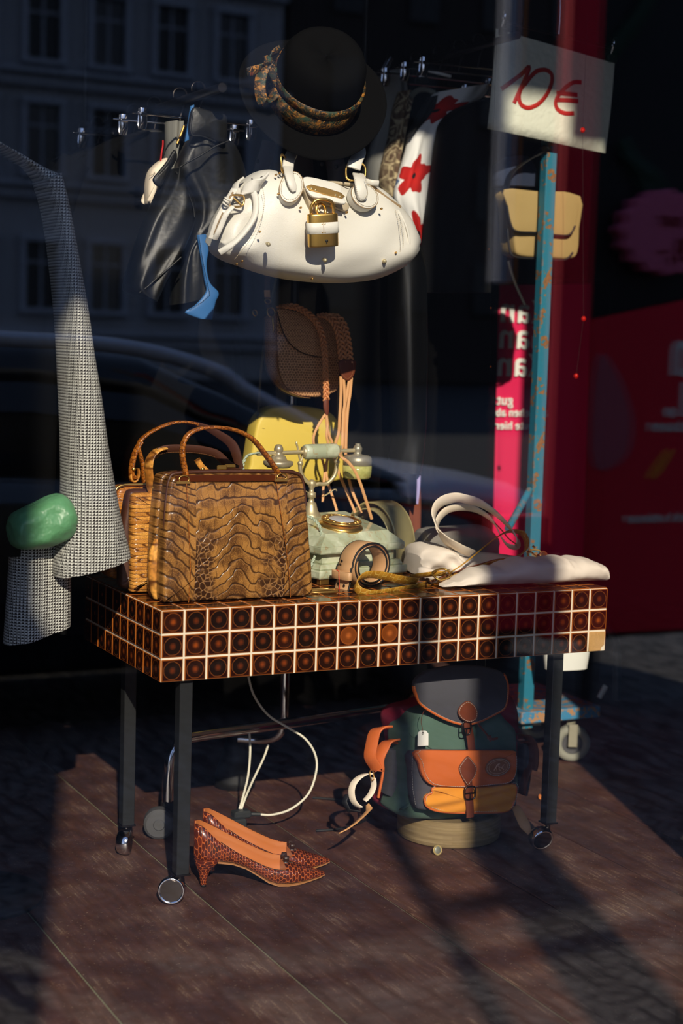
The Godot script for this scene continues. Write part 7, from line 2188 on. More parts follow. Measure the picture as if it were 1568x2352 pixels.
	part("stitching", stitches(smooth([Vector3(0.6104,1.1292,-0.4445),Vector3(0.6117,1.1102,-0.4445),Vector3(0.6207,1.0966,-0.4445),Vector3(0.6307,1.0915,-0.4445),Vector3(0.6404,1.0999,-0.4445),Vector3(0.6458,1.1153,-0.4445),Vector3(0.645,1.1299,-0.4445)], 3), 0.004, 0.0025, 0.0005), M.tan_edge, b)
	sh = Sh.new()
	for s in [[Vector3(0.6142,1.0969,-0.45), Vector3(0.6159,1.0676,-0.45), Vector3(0.6157,1.0323,-0.45), Vector3(0.6144,0.9911,-0.45), Vector3(0.6141,0.9615,-0.452), Vector3(0.6082,0.9346,-0.455), Vector3(0.6084,0.9047,-0.46), Vector3(0.6206,0.8604,-0.455), Vector3(0.6369,0.8194,-0.445), Vector3(0.6543,0.7685,-0.43)], [Vector3(0.6219,1.0926,-0.45), Vector3(0.6262,1.053,-0.45), Vector3(0.6271,1.0089,-0.45), Vector3(0.628,0.9616,-0.45), Vector3(0.632,0.9201,-0.45), Vector3(0.6393,0.8726,-0.45), Vector3(0.6474,0.8257,-0.44), Vector3(0.6658,0.7678,-0.42)], [Vector3(0.6433,1.0945,-0.45), Vector3(0.6407,1.0562,-0.45), Vector3(0.6349,1.0208,-0.448), Vector3(0.6317,0.9678,-0.446), Vector3(0.6312,0.9087,-0.445)], [Vector3(0.6376,1.0885,-0.45), Vector3(0.6316,1.0502,-0.45), Vector3(0.6237,1.0089,-0.448), Vector3(0.6187,0.9504,-0.44), Vector3(0.6076,0.9224,-0.42), Vector3(0.5722,0.9123,-0.355), Vector3(0.5869,0.8992,-0.345), Vector3(0.6038,0.8791,-0.342), Vector3(0.6194,0.85,-0.342), Vector3(0.6353,0.8146,-0.345), Vector3(0.6494,0.7846,-0.35), Vector3(0.6608,0.7603,-0.355)]]:
		sh.strap(smooth(s, 4), Vector3(0.95, 0, 0.3), 0.0072, 0.0022)
	part("thong", sh, M.natural, b, "long tan leather thongs")
	# dark belts behind the white bag's handles
	b = thing("dark_strap_belts", "dark brown leather belt straps with holes, hanging behind the white bag's handles", "belt", Vector3(0.4263,1.5334,-0.3))
	sh = Sh.new()
	sh.strap(smooth([Vector3(0.3461,1.616,-0.3), Vector3(0.3398,1.5903,-0.3), Vector3(0.33,1.5644,-0.3), Vector3(0.3221,1.5324,-0.3)], 4), Vector3(1, 0.2, 0.2), 0.034, 0.004)
	sh.strap(smooth([Vector3(0.4151,1.5944,-0.28), Vector3(0.4178,1.563,-0.28), Vector3(0.4209,1.5188,-0.28)], 4), Vector3(1, 0, 0.2), 0.050, 0.004)
	sh.strap(smooth([Vector3(0.4989,1.5954,-0.29), Vector3(0.5072,1.564,-0.29), Vector3(0.5121,1.5258,-0.29)], 4), Vector3(1, 0, 0.2), 0.044, 0.004)
	part("strap", sh, M.dark_brown, b)
	sh = Sh.new()
	for q in [Vector3(0.3463,1.5936,-0.296), Vector3(0.4657,1.5745,-0.28), Vector3(0.505,1.5715,-0.286), Vector3(0.3159,1.5709,-0.296)]:
		sh.lathe([Vector2(0, 0.001), Vector2(0.004, 0.001), Vector2(0.005, 0.0)], frame(q, Vector3(0, 0, 1)), 12)
	part("hole", sh, M.dark_metal, b)

# ---------------------------------------------------------------- hangers, garments
func hanger(label: String, at: Vector3, dir: Vector3, half: float, clips: bool, group := "") -> Node3D:
	# hooks over a rail at "at"; dir is the way its bar runs
	dir = dir.normalized()
	var h = thing("clip_hanger" if clips else "coat_hanger", label, "hanger", at, group)
	var sh = Sh.new()
	var top = at + Vector3(0, 0.012, 0)
	var p = []
	for k in 9:
		var a = PI * 1.1 - PI * 1.25 * k / 8.0
		p.append(top + dir * (cos(a) * 0.018) + Vector3(0, sin(a) * 0.018, 0))
	p.append(at + dir * 0.004 + Vector3(0, -0.03, 0))
	p.append(at + Vector3(0, -0.055, 0))
	sh.tube(smooth(p, 3), 0.0018, 6)
	part("hook", sh, M.dark_metal, h)
	sh = Sh.new()
	var bar = at + Vector3(0, -0.058, 0)
	if clips:
		sh.tube([bar - dir * half, bar + dir * half], 0.003, 8)
		part("bar", sh, M.chrome, h)
		for s in [-0.85, 0.85]:
			sh = Sh.new()
			var c: Vector3 = bar + dir * (half * s)
			sh.strap([c + Vector3(0, 0.012, 0.006), c + Vector3(0, -0.02, 0.010), c + Vector3(0, -0.036, 0.004)], dir, 0.018, 0.003)
			sh.strap([c + Vector3(0, 0.012, -0.006), c + Vector3(0, -0.02, -0.010), c + Vector3(0, -0.036, -0.004)], dir, 0.018, 0.003)
			sh.tube([c + dir * -0.008 + Vector3(0, -0.003, 0.009), c + dir * 0.008 + Vector3(0, -0.003, 0.009)], 0.0045, 10)
			part("clip", sh, M.chrome, h)
	else:
		sh.tube(smooth([bar - dir * half - Vector3(0, 0.07, 0), bar - dir * half * 0.5 - Vector3(0, 0.03, 0), bar, bar + dir * half * 0.5 - Vector3(0, 0.03, 0), bar + dir * half - Vector3(0, 0.07, 0)], 4), 0.009, 8)
		part("bar", sh, M.black, h)
	return h

func left_rack() -> void:
	var rail = thing("garment_rail", "dark clothes rail hung from the ceiling, running back over the leather jacket", "clothes rail", Vector3(0.3, 1.75, -1.4))
	var sh = Sh.new()
	sh.tube([Vector3(0.3, 1.75, -0.47), Vector3(0.3, 1.75, -1.55)], 0.011, 12)
	part("rail", sh, M.dark_metal, rail)
	for z in [-1.5]:
		sh = Sh.new()
		sh.tube([Vector3(0.3, 1.75, z), Vector3(0.3, 3.44, z)], 0.004, 8)
		part("rod", sh, M.black_steel, rail)
	var k = 0
	var which = ["shiny chrome clip hanger over the leather jacket collar", "chrome clip hanger just behind the leather jacket's own", "third hanger along the left rail, over the dark grey coat", "fourth hanger along the left rail, small bright glint", "fifth hanger along the left rail", "sixth hanger along the left rail", "hindmost hanger on the left rail, above the checked shoulder"]
	for z in [-0.62, -0.74, -0.92, -1.08, -1.24, -1.38, -1.50]:
		hanger(which[k], Vector3(0.3, 1.752, z), Vector3(1, 0, 0.1 * (k % 3 - 1)), 0.17, k < 2 or k == 3, "hangers on the left rail")
		k += 1
	# black leather jacket
	var j = thing("leather_jacket", "black leather jacket with turned collar and blue lining, hanging left of the white bag", "jacket", Vector3(0.2562,1.2369,-0.62))
	sh = Sh.new()
	sh.between(smooth([Vector3(0.2814,1.6534,-0.62),Vector3(0.2465,1.5809,-0.62),Vector3(0.2611,1.5483,-0.62),Vector3(0.2904,1.4982,-0.62),Vector3(0.2942,1.4514,-0.62),Vector3(0.278,1.4138,-0.62),Vector3(0.2619,1.3711,-0.62),Vector3(0.2434,1.3126,-0.62),Vector3(0.2389,1.2547,-0.62)], 5), smooth([Vector3(0.3183,1.6486,-0.62),Vector3(0.384,1.65,-0.62),Vector3(0.4204,1.5858,-0.62),Vector3(0.4188,1.5329,-0.62),Vector3(0.3913,1.4703,-0.62),Vector3(0.3461,1.4281,-0.62),Vector3(0.3095,1.3998,-0.62),Vector3(0.324,1.3293,-0.62),Vector3(0.3337,1.2767,-0.62)], 5), 0.040, 0.006, 5, 40, true, 0.10)
	part("body", sh, M.black_leather, j)
	sh = Sh.new()
	sh.between(smooth([Vector3(0.208,1.5647,-0.565),Vector3(0.1935,1.537,-0.565),Vector3(0.1726,1.4873,-0.565),Vector3(0.1543,1.448,-0.565),Vector3(0.1387,1.409,-0.565),Vector3(0.1232,1.3624,-0.565),Vector3(0.1105,1.3186,-0.565),Vector3(0.1057,1.2839,-0.565),Vector3(0.1384,1.2712,-0.565)], 5), smooth([Vector3(0.2258,1.5711,-0.565),Vector3(0.2487,1.5331,-0.565),Vector3(0.2673,1.5036,-0.565),Vector3(0.2737,1.4783,-0.565),Vector3(0.2706,1.4421,-0.565),Vector3(0.2521,1.3946,-0.565),Vector3(0.2306,1.36,-0.565),Vector3(0.2034,1.3098,-0.565),Vector3(0.1768,1.2593,-0.565)], 5), 0.05, 0.007, 4, 40, true, 0.13, 0.8)
	part("sleeve", sh, M.black_leather, j)
	sh = Sh.new()
	sh.slab(smooth([Vector2(0.2829,1.7137),Vector2(0.325,1.706),Vector2(0.3506,1.6992),Vector2(0.3508,1.6439),Vector2(0.3266,1.6394),Vector2(0.2983,1.6474),Vector2(0.2662,1.6478),Vector2(0.2567,1.6669),Vector2(0.2583,1.6925),Vector2(0.2662,1.7122)], 3, true), Transform3D.IDENTITY, -0.560, -0.574, 0.006, 0.006)
	sh.slab(smooth([Vector2(0.2152,1.6109),Vector2(0.1993,1.5856),Vector2(0.182,1.5629),Vector2(0.164,1.5384),Vector2(0.1828,1.523),Vector2(0.2012,1.5554),Vector2(0.2224,1.5912)], 3, true), Transform3D.IDENTITY, -0.545, -0.556, 0.004, 0.004)
	part("collar", sh, M.black_leather, j)
	sh = Sh.new()
	sh.tube(smooth([Vector3(0.3523,1.6417,-0.545),Vector3(0.3167,1.626,-0.545),Vector3(0.2755,1.5999,-0.545),Vector3(0.24,1.5794,-0.545),Vector3(0.2183,1.5639,-0.545),Vector3(0.2074,1.5643,-0.545)], 3), 0.0024, 6)
	sh.tube(smooth([Vector3(0.2071,1.5582,-0.515),Vector3(0.2239,1.5355,-0.515),Vector3(0.2409,1.5063,-0.515),Vector3(0.2524,1.4792,-0.515),Vector3(0.2557,1.4565,-0.515)], 3), 0.0024, 6)
	sh.tube(smooth([Vector3(0.2247,1.3633,-0.515),Vector3(0.2005,1.3418,-0.515),Vector3(0.1657,1.3123,-0.515),Vector3(0.1418,1.291,-0.515),Vector3(0.1232,1.2776,-0.515)], 3), 0.0024, 6)
	sh.tube(smooth([Vector3(0.2608,1.7009,-0.552),Vector3(0.2559,1.6701,-0.552),Vector3(0.2606,1.6476,-0.552),Vector3(0.2855,1.6471,-0.552),Vector3(0.3193,1.6371,-0.552)], 3), 0.002, 6)
	part("seam", sh, M.black_leather, j)
	sh = Sh.new()
	sh.between(smooth([Vector3(0.2837,1.4198,-0.57),Vector3(0.2906,1.3865,-0.57),Vector3(0.2981,1.3505,-0.57),Vector3(0.3052,1.3143,-0.57),Vector3(0.3097,1.2883,-0.57),Vector3(0.283,1.256,-0.57),Vector3(0.2573,1.2378,-0.57),Vector3(0.2907,1.2248,-0.57)], 4), smooth([Vector3(0.3061,1.4236,-0.57),Vector3(0.3147,1.3929,-0.57),Vector3(0.3094,1.351,-0.57),Vector3(0.3185,1.3109,-0.57),Vector3(0.3421,1.2875,-0.57),Vector3(0.3352,1.2657,-0.57),Vector3(0.3311,1.2446,-0.57),Vector3(0.3271,1.2224,-0.57)], 4), 0.006, 0.0, 3)
	part("lining", sh, M.blue_leather, j, "bright blue leather lining")
	part("stitching", stitches([Vector3(0.2862,1.417,-0.562),Vector3(0.2932,1.3785,-0.562),Vector3(0.302,1.34,-0.562),Vector3(0.3106,1.3065,-0.562),Vector3(0.3174,1.2807,-0.562),Vector3(0.298,1.2643,-0.562),Vector3(0.2647,1.2435,-0.562)], 0.005, 0.003, 0.0006), M.black, j)
	sh = Sh.new()
	sh.slab([Vector2(0.2694,1.7197),Vector2(0.2777,1.7225),Vector2(0.2755,1.6946),Vector2(0.2705,1.6711),Vector2(0.2669,1.64),Vector2(0.2544,1.6359),Vector2(0.2621,1.6704)], Transform3D.IDENTITY, -0.585, -0.595, 0.003)
	part("neck_lining", sh, M.blue_leather, j)
	# strip of grey leather with a zip, and what hangs behind it
	var g = thing("grey_zip_jacket", "narrow view of grey leather jacket with brass zip, just left of the black jacket's collar", "jacket", Vector3(0.2786,1.5834,-0.72))
	sh = Sh.new()
	sh.between(smooth([Vector3(0.257,1.6953,-0.72),Vector3(0.2576,1.6612,-0.72),Vector3(0.2594,1.6296,-0.72),Vector3(0.2569,1.5951,-0.72),Vector3(0.2563,1.5553,-0.72)], 4), smooth([Vector3(0.2993,1.699,-0.72),Vector3(0.2969,1.675,-0.72),Vector3(0.2888,1.6478,-0.72),Vector3(0.2836,1.6209,-0.72),Vector3(0.2786,1.5834,-0.72)], 4), 0.03, 0.006, 4)
	part("body", sh, M.grey_cloth, g)
	sh = Sh.new()
	sh.tube(smooth([Vector3(0.2906,1.6854,-0.685),Vector3(0.2853,1.6705,-0.685),Vector3(0.2788,1.6542,-0.685),Vector3(0.2733,1.642,-0.685)], 4), 0.003, 6)
	part("zip", sh, M.old_brass, g)
	var c = thing("cream_bag", "cream rounded bag hanging by a red cord, behind the leather jacket's lapel", "bag", Vector3(0.2016,1.4898,-0.66))
	sh = Sh.new()
	sh.slab(smooth([Vector2(0.2373,1.6017),Vector2(0.222,1.5948),Vector2(0.2028,1.577),Vector2(0.1947,1.5621),Vector2(0.1906,1.5411),Vector2(0.1899,1.5177),Vector2(0.1926,1.4905),Vector2(0.2039,1.5134),Vector2(0.2229,1.5485),Vector2(0.2392,1.5758)], 4, true), Transform3D.IDENTITY, -0.64, -0.69, 0.012, 0.006)
	part("body", sh, M.cream_leather, c)
	sh = Sh.new()
	sh.tube(smooth([Vector3(0.2265,1.643,-0.655),Vector3(0.2262,1.6289,-0.655),Vector3(0.2237,1.6158,-0.655),Vector3(0.2215,1.5949,-0.655)], 4), 0.0022, 6)
	part("cord", sh, mat(Color(0.75, 0.06, 0.07), 0.6), c, "red cord")
	sh = Sh.new()
	sh.tube(smooth([Vector3(0.1875,1.5572,-0.636),Vector3(0.1944,1.559,-0.636),Vector3(0.2012,1.5659,-0.636)], 4), 0.001, 5)
	part("seam", sh, M.white_edge, c)
	# long dark coats further back
	k = 0
	for q in [[-0.92, "long dark grey coat, first behind the leather jacket"], [-1.08, "long black coat, second behind the leather jacket"], [-1.24, "long black coat, third behind the leather jacket"], [-1.42, "long black coat near the back of the left rail"]]:
		var o = thing("long_coat", q[1], "coat", Vector3(0.3, 0.42, q[0]), "dark coats on the left rail")
		sh = Sh.new()
		var l = []
		var r = []
		for s in [[1.69, 0.05], [1.66, 0.13], [1.60, 0.21], [1.50, 0.235], [1.2, 0.225], [0.9, 0.25], [0.42, 0.29]]:
			l.append(Vector3(0.3 - s[1], s[0], q[0]))
			r.append(Vector3(0.3 + s[1], s[0], q[0]))
		sh.between(smooth(l, 4), smooth(r, 4), 0.05, 0.016, 6, 36, true, 0.05, k)
		part("body", sh, M.black_cloth, o)
		sh = Sh.new()
		for s in [-1.0, 1.0]:
			sh.tube(smooth([Vector3(0.3 + s * 0.20, 1.60, q[0]), Vector3(0.3 + s * 0.255, 1.48, q[0]), Vector3(0.3 + s * 0.285, 1.2, q[0] + 0.02), Vector3(0.3 + s * 0.30, 0.98, q[0] + 0.03)], 4), 0.045, 14)
		part("sleeve", sh, M.black_cloth, o)
		k += 1
	# checked jacket at the left edge, on a stand of its own
	var m = thing("houndstooth_jacket", "black and white houndstooth jacket with wide sleeve, at the left edge of the window", "jacket", Vector3(-0.2248,0.5574,-0.12))
	sh = Sh.new()
	sh.between(smooth([Vector3(-0.2315,1.4735,-0.11),Vector3(-0.2194,1.4322,-0.11),Vector3(-0.2081,1.3768,-0.11),Vector3(-0.1968,1.2991,-0.11),Vector3(-0.1882,1.2207,-0.11),Vector3(-0.1827,1.1416,-0.11),Vector3(-0.179,1.0531,-0.11),Vector3(-0.1756,0.964,-0.11),Vector3(-0.1741,0.8744,-0.11),Vector3(-0.1796,0.7933,-0.11),Vector3(-0.1904,0.7303,-0.11),Vector3(-0.1943,0.7123,-0.11),Vector3(-0.1904,0.6913,-0.11)], 5), smooth([Vector3(-0.1985,1.4913,-0.11),Vector3(-0.1836,1.4432,-0.11),Vector3(-0.1721,1.3918,-0.11),Vector3(-0.1546,1.3098,-0.11),Vector3(-0.138,1.2313,-0.11),Vector3(-0.1229,1.143,-0.11),Vector3(-0.1049,1.054,-0.11),Vector3(-0.0895,0.9639,-0.11),Vector3(-0.0732,0.8821,-0.11),Vector3(-0.0568,0.8086,-0.11),Vector3(-0.0447,0.7669,-0.11),Vector3(-0.0376,0.7437,-0.11),Vector3(-0.0364,0.7307,-0.11)], 5), 0.075, 0.004, 3, 40, true, 0.08)
	part("sleeve", sh, M.hound, m)
	sh = Sh.new()
	sh.between(smooth([Vector3(-0.3633,1.5427,-0.13),Vector3(-0.3287,1.5404,-0.13),Vector3(-0.3024,1.5323,-0.13),Vector3(-0.2759,1.5164,-0.13),Vector3(-0.2536,1.5009,-0.13),Vector3(-0.2357,1.485,-0.13),Vector3(-0.223,1.4678,-0.13)], 4), smooth([Vector3(-0.3633,1.5553,-0.13),Vector3(-0.3287,1.5505,-0.13),Vector3(-0.3025,1.5374,-0.13),Vector3(-0.2716,1.5253,-0.13),Vector3(-0.2449,1.5128,-0.13),Vector3(-0.2179,1.5018,-0.13),Vector3(-0.1926,1.4942,-0.13)], 4), 0.05, 0.0, 3)
	part("shoulder", sh, M.hound, m)
	sh = Sh.new()
	sh.between(smooth([Vector3(-0.2668,0.7535,-0.16),Vector3(-0.2699,0.6899,-0.16),Vector3(-0.274,0.6217,-0.16),Vector3(-0.2789,0.5478,-0.16)], 4), smooth([Vector3(-0.1499,0.75,-0.16),Vector3(-0.1444,0.6851,-0.16),Vector3(-0.1427,0.6293,-0.16),Vector3(-0.1431,0.5837,-0.16)], 4), 0.05, 0.006, 4)
	part("hem", sh, M.hound, m)
	sh = Sh.new()
	sh.between(smooth([Vector3(-0.3921,1.5247,-0.19),Vector3(-0.4003,1.3955,-0.19),Vector3(-0.3909,1.2226,-0.19),Vector3(-0.3902,1.0473,-0.19),Vector3(-0.3895,0.8698,-0.19),Vector3(-0.3712,0.7347,-0.19)], 4), smooth([Vector3(-0.2415,1.5058,-0.19),Vector3(-0.1948,1.3988,-0.19),Vector3(-0.1745,1.2303,-0.19),Vector3(-0.1678,1.0497,-0.19),Vector3(-0.1704,0.8668,-0.19),Vector3(-0.1877,0.7288,-0.19)], 4), 0.06, 0.006, 5)
	part("lining_side", sh, M.black_cloth, m, "black body of the jacket")
	var st = thing("dress_stand", "black dress stand carrying the houndstooth jacket, almost lost in the dark", "dress stand", Vector3(-0.33, 0, -0.22))
	sh = Sh.new()
	sh.tube([Vector3(-0.33, 0.02, -0.22), Vector3(-0.33, 1.5, -0.22)], 0.015, 12)
	part("pole", sh, M.black_steel, st)
	sh = Sh.new()
	sh.lathe([Vector2(0, 0), Vector2(0.15, 0), Vector2(0.15, 0.012), Vector2(0.03, 0.03), Vector2(0, 0.03)], Transform3D(Basis.IDENTITY, Vector3(-0.33, 0, -0.22)), 28)
	part("foot", sh, M.black_steel, st)
	var gr = thing("green_satin_roll", "rolled green satin pouch tucked against the houndstooth sleeve near its cuff", "pouch", Vector3(-0.2171,0.7518,-0.09))
	sh = Sh.new()
	sh.between(smooth([Vector3(-0.2886,0.7804,-0.085),Vector3(-0.2818,0.7589,-0.085),Vector3(-0.2638,0.7521,-0.085),Vector3(-0.2367,0.7522,-0.085),Vector3(-0.2095,0.7558,-0.085),Vector3(-0.1868,0.7641,-0.085),Vector3(-0.1685,0.7753,-0.085),Vector3(-0.1577,0.7957,-0.085)], 4), smooth([Vector3(-0.2902,0.8078,-0.085),Vector3(-0.2778,0.8243,-0.085),Vector3(-0.2601,0.8346,-0.085),Vector3(-0.2332,0.8474,-0.085),Vector3(-0.2084,0.8585,-0.085),Vector3(-0.1856,0.8617,-0.085),Vector3(-0.1685,0.8462,-0.085),Vector3(-0.1561,0.8136,-0.085)], 4), [0.02, 0.03, 0.04, 0.045, 0.05, 0.05, 0.05, 0.05, 0.05, 0.05, 0.05, 0.05, 0.05, 0.05, 0.05, 0.05, 0.05, 0.05, 0.05, 0.05, 0.05, 0.05, 0.048, 0.046, 0.044, 0.04, 0.035, 0.028, 0.02], 0.003, 5, 32, true, 0.3)
	part("pouch", sh, M.green_satin, gr)

func backdrop() -> void:
	var b := thing("backdrop_curtain", "black pleated backdrop curtain closing off the window display behind the clothes", "curtain", Vector3(0.4, 0, -1.60))
	var sh = Sh.new()
	var rows = []
	for y in [0.01, 0.8, 1.6, 2.4, 3.0]:
		var ring = PackedVector3Array()
		for k in 181:
			ring.append(Vector3(-0.75 + 2.3 * k / 180.0, y, -1.60 + 0.022 * sin(k * 0.7) + 0.008 * sin(k * 0.23 + y)))
		for k in 181:
			ring.append(Vector3(-0.75 + 2.3 * (180 - k) / 180.0, y, -1.604 + 0.022 * sin((180 - k) * 0.7) + 0.008 * sin((180 - k) * 0.23 + y)))
		rows.append(ring)
	sh.loft(rows, true, false)
	part("cloth", sh, mat(Color(0.035, 0.033, 0.032), 0.95, 0.0, {"metallic_specular": 0.1}), b)
	sh = Sh.new()
	sh.tube([Vector3(-0.8, 3.0, -1.60), Vector3(1.6, 3.0, -1.60)], 0.012, 10)
	part("rod", sh, M.black_steel, b)
	sh = Sh.new()
	for x in [-0.7, 1.5]:
		sh.tube([Vector3(x, 3.0, -1.60), Vector3(x, 3.44, -1.60)], 0.005, 8)
	part("bracket", sh, M.black_steel, b)

func right_rack() -> void:
	var rail = thing("garment_rail", "clothes rail hung from the ceiling above the flowered blouse", "clothes rail", Vector3(1.14, 1.97, -1.0))
	var sh = Sh.new()
	sh.tube([Vector3(1.14, 1.97, -0.55), Vector3(1.14, 1.97, -1.5)], 0.010, 12)
	part("rail", sh, M.dark_metal, rail)
	for z in [-1.4]:
		sh = Sh.new()
		sh.tube([Vector3(1.14, 1.97, z), Vector3(1.14, 3.44, z)], 0.006, 8)
		part("rod", sh, M.black_steel, rail)
	var which = ["chrome clip hanger nearest the paper sign on the right rail", "chrome clip hanger holding the flowered blouse", "clip hanger holding the brown printed skirt", "chrome clip hanger holding the grey trousers"]
	var k = 0
	for z in [-0.74, -0.84, -0.95, -1.08]:
		hanger(which[k], Vector3(1.14, 1.972, z), Vector3(1, 0, 0.05), 0.19, true, "hangers on the right rail")
		k += 1
	# two upright clips and the white clamp bar catching the sun
	var cl = thing("trouser_hanger", "clamp hanger with white bar and two bright clips, right of the hat brim", "hanger", Vector3(1.1055,1.9098,-0.97))
	sh = Sh.new()
	sh.tube([Vector3(1.1003,1.9313,-0.95), Vector3(1.1788,1.9228,-0.95)], 0.0042, 8)
	part("clamp_bar", sh, M.white_plain, cl)
	for q in [[Vector3(1.0931,1.954,-0.95), Vector3(1.0868,1.9174,-0.95), Vector3(1.0874,1.9025,-0.95)], [Vector3(1.0094,1.9613,-1), Vector3(0.9948,1.9328,-1), Vector3(0.9856,1.9169,-1)]]:
		sh = Sh.new()
		sh.strap(q, Vector3(1, 0.2, 0), 0.014, 0.003)
		sh.strap(q.map(func(v): return v + Vector3(0, 0, 0.014)), Vector3(1, 0.2, 0), 0.014, 0.003)
		var cc = part("clip", sh, M.chrome, cl)
		sh = Sh.new()
		sh.lathe([Vector2(0, 0.006), Vector2(0.007, 0.005), Vector2(0.008, 0), Vector2(0, -0.004)], frame(q[0] + Vector3(0, 0, 0.008), Vector3(0, 0, 1)), 14)
		part("spring", sh, M.chrome, cc)
		sh = Sh.new()
		sh.box(q[2] + Vector3(0, 0, 0.007), Vector3(0.026, 0.016, 0.022), 0.003)
		part("pad", sh, M.black, cc)
	var o = thing("grey_trousers", "pale grey trousers hanging right of the hat", "trousers", Vector3(0.9896,1.6016,-1.02))
	sh = Sh.new()
	sh.between(smooth([Vector3(0.9609,1.9141,-1.02),Vector3(0.9897,1.8868,-1.02),Vector3(0.9926,1.8086,-1.02),Vector3(0.9715,1.7159,-1.02),Vector3(0.9528,1.6539,-1.02),Vector3(0.948,1.5927,-1.02)], 4), smooth([Vector3(1.0613,1.9421,-1.02),Vector3(1.0775,1.8891,-1.02),Vector3(1.0733,1.8156,-1.02),Vector3(1.045,1.7217,-1.02),Vector3(1.0226,1.6589,-1.02),Vector3(1.0073,1.5967,-1.02)], 4), 0.03, 0.006, 5)
	part("body", sh, M.grey_cloth, o)
	o = thing("printed_skirt", "brown and cream printed skirt between the grey trousers and flowered blouse", "skirt", Vector3(1.0017,1.593,-0.97))
	sh = Sh.new()
	sh.between(smooth([Vector3(1.0297,1.8695,-0.97),Vector3(1.0143,1.8171,-0.97),Vector3(1.0031,1.744,-0.97),Vector3(0.9847,1.6763,-0.97),Vector3(0.9778,1.6276,-0.97),Vector3(0.9883,1.58,-0.97)], 4), smooth([Vector3(1.0716,1.8734,-0.97),Vector3(1.0596,1.8211,-0.97),Vector3(1.0449,1.7474,-0.97),Vector3(1.0332,1.686,-0.97),Vector3(1.0265,1.631,-0.97),Vector3(1.0231,1.5823,-0.97)], 4), 0.03, 0.006, 4)
	part("body", sh, M.brown_print, o)
	sh = Sh.new()
	sh.tube(smooth([Vector3(1.0432,1.851,-0.93),Vector3(1.0634,1.8708,-0.93),Vector3(1.0912,1.8764,-0.93),Vector3(1.1161,1.8697,-0.93)], 4), 0.008, 8)
	part("waistband", sh, mat(Color(0.45, 0.45, 0.40), 0.9), o)
	o = thing("flowered_blouse", "white blouse printed with red poppies and blue leaves, right of the white bag", "blouse", Vector3(1.069,1.4092,-0.92))
	sh = Sh.new()
	sh.between(smooth([Vector3(1.1139,1.8683,-0.92),Vector3(1.0836,1.8356,-0.92),Vector3(1.0624,1.7979,-0.92),Vector3(1.0415,1.7543,-0.92),Vector3(1.0263,1.6962,-0.92),Vector3(1.0086,1.6351,-0.92),Vector3(0.9991,1.5745,-0.92),Vector3(1.0312,1.5253,-0.92),Vector3(1.0567,1.4724,-0.92),Vector3(1.0695,1.4153,-0.92)], 5), smooth([Vector3(1.2842,1.9086,-0.92),Vector3(1.2641,1.8702,-0.92),Vector3(1.1903,1.8256,-0.92),Vector3(1.1353,1.7801,-0.92),Vector3(1.1199,1.7246,-0.92),Vector3(1.1102,1.6574,-0.92),Vector3(1.0997,1.5962,-0.92),Vector3(1.0915,1.535,-0.92),Vector3(1.0827,1.4738,-0.92),Vector3(1.0778,1.4096,-0.92)], 5), 0.03, 0.006, 5, 36, true, 0.15)
	part("body", sh, M.flowers, o)
	sh = Sh.new()
	sh.between(smooth([Vector3(1.0821,1.851,-0.9),Vector3(1.0558,1.813,-0.9),Vector3(1.0364,1.7756,-0.9),Vector3(1.0206,1.7387,-0.9)], 4), smooth([Vector3(1.1098,1.8596,-0.9),Vector3(1.1008,1.8229,-0.9),Vector3(1.0776,1.7911,-0.9),Vector3(1.0408,1.7522,-0.9)], 4), 0.012, 0.004, 4)
	part("tie", sh, mat(Color(0.07, 0.075, 0.09), 0.8), o, "dark tie at the neck")
	o = thing("black_jacket", "plain black jacket in front of the flowered blouse, left of the price sign", "jacket", Vector3(1.161,1.3233,-0.84))
	sh = Sh.new()
	sh.between(smooth([Vector3(1.2527,1.8621,-0.86),Vector3(1.1513,1.823,-0.86),Vector3(1.1056,1.7833,-0.86),Vector3(1.0934,1.7407,-0.86),Vector3(1.0854,1.6807,-0.86),Vector3(1.0752,1.5905,-0.86),Vector3(1.0639,1.5001,-0.86),Vector3(1.0546,1.4097,-0.86),Vector3(1.053,1.3193,-0.86)], 4), smooth([Vector3(1.2599,1.8627,-0.86),Vector3(1.2787,1.8464,-0.86),Vector3(1.2522,1.7959,-0.86),Vector3(1.2577,1.7542,-0.86),Vector3(1.2605,1.6939,-0.86),Vector3(1.2647,1.6032,-0.86),Vector3(1.2689,1.512,-0.86),Vector3(1.2731,1.4203,-0.86),Vector3(1.2774,1.3282,-0.86)], 4), 0.05, 0.008, 5, 36, true, 0.1)
	part("body", sh, mat(Color(0.05, 0.05, 0.06), 0.9), o)
	# long black leather coat behind the shoulder bag; its right sleeve catches the light
	o = thing("leather_coat", "long black leather coat behind the shoulder bag, its glossy sleeve ending above the gold belt", "coat", Vector3(0.924,0.7616,-0.66))
	sh = Sh.new()
	sh.between(smooth([Vector3(0.7575,1.4701,-0.84),Vector3(0.7379,1.3433,-0.84),Vector3(0.7316,1.2227,-0.84),Vector3(0.7363,1.0714,-0.84),Vector3(0.7411,0.9188,-0.84),Vector3(0.7459,0.7649,-0.84)], 4), smooth([Vector3(0.9602,1.4816,-0.84),Vector3(0.9686,1.3534,-0.84),Vector3(0.9732,1.2302,-0.84),Vector3(0.9755,1.075,-0.84),Vector3(0.9815,0.9186,-0.84),Vector3(0.9767,0.761,-0.84)], 4), 0.05, 0.010, 6, 40, true, 0.1)
	part("body", sh, M.black_cloth, o)
	sh = Sh.new()
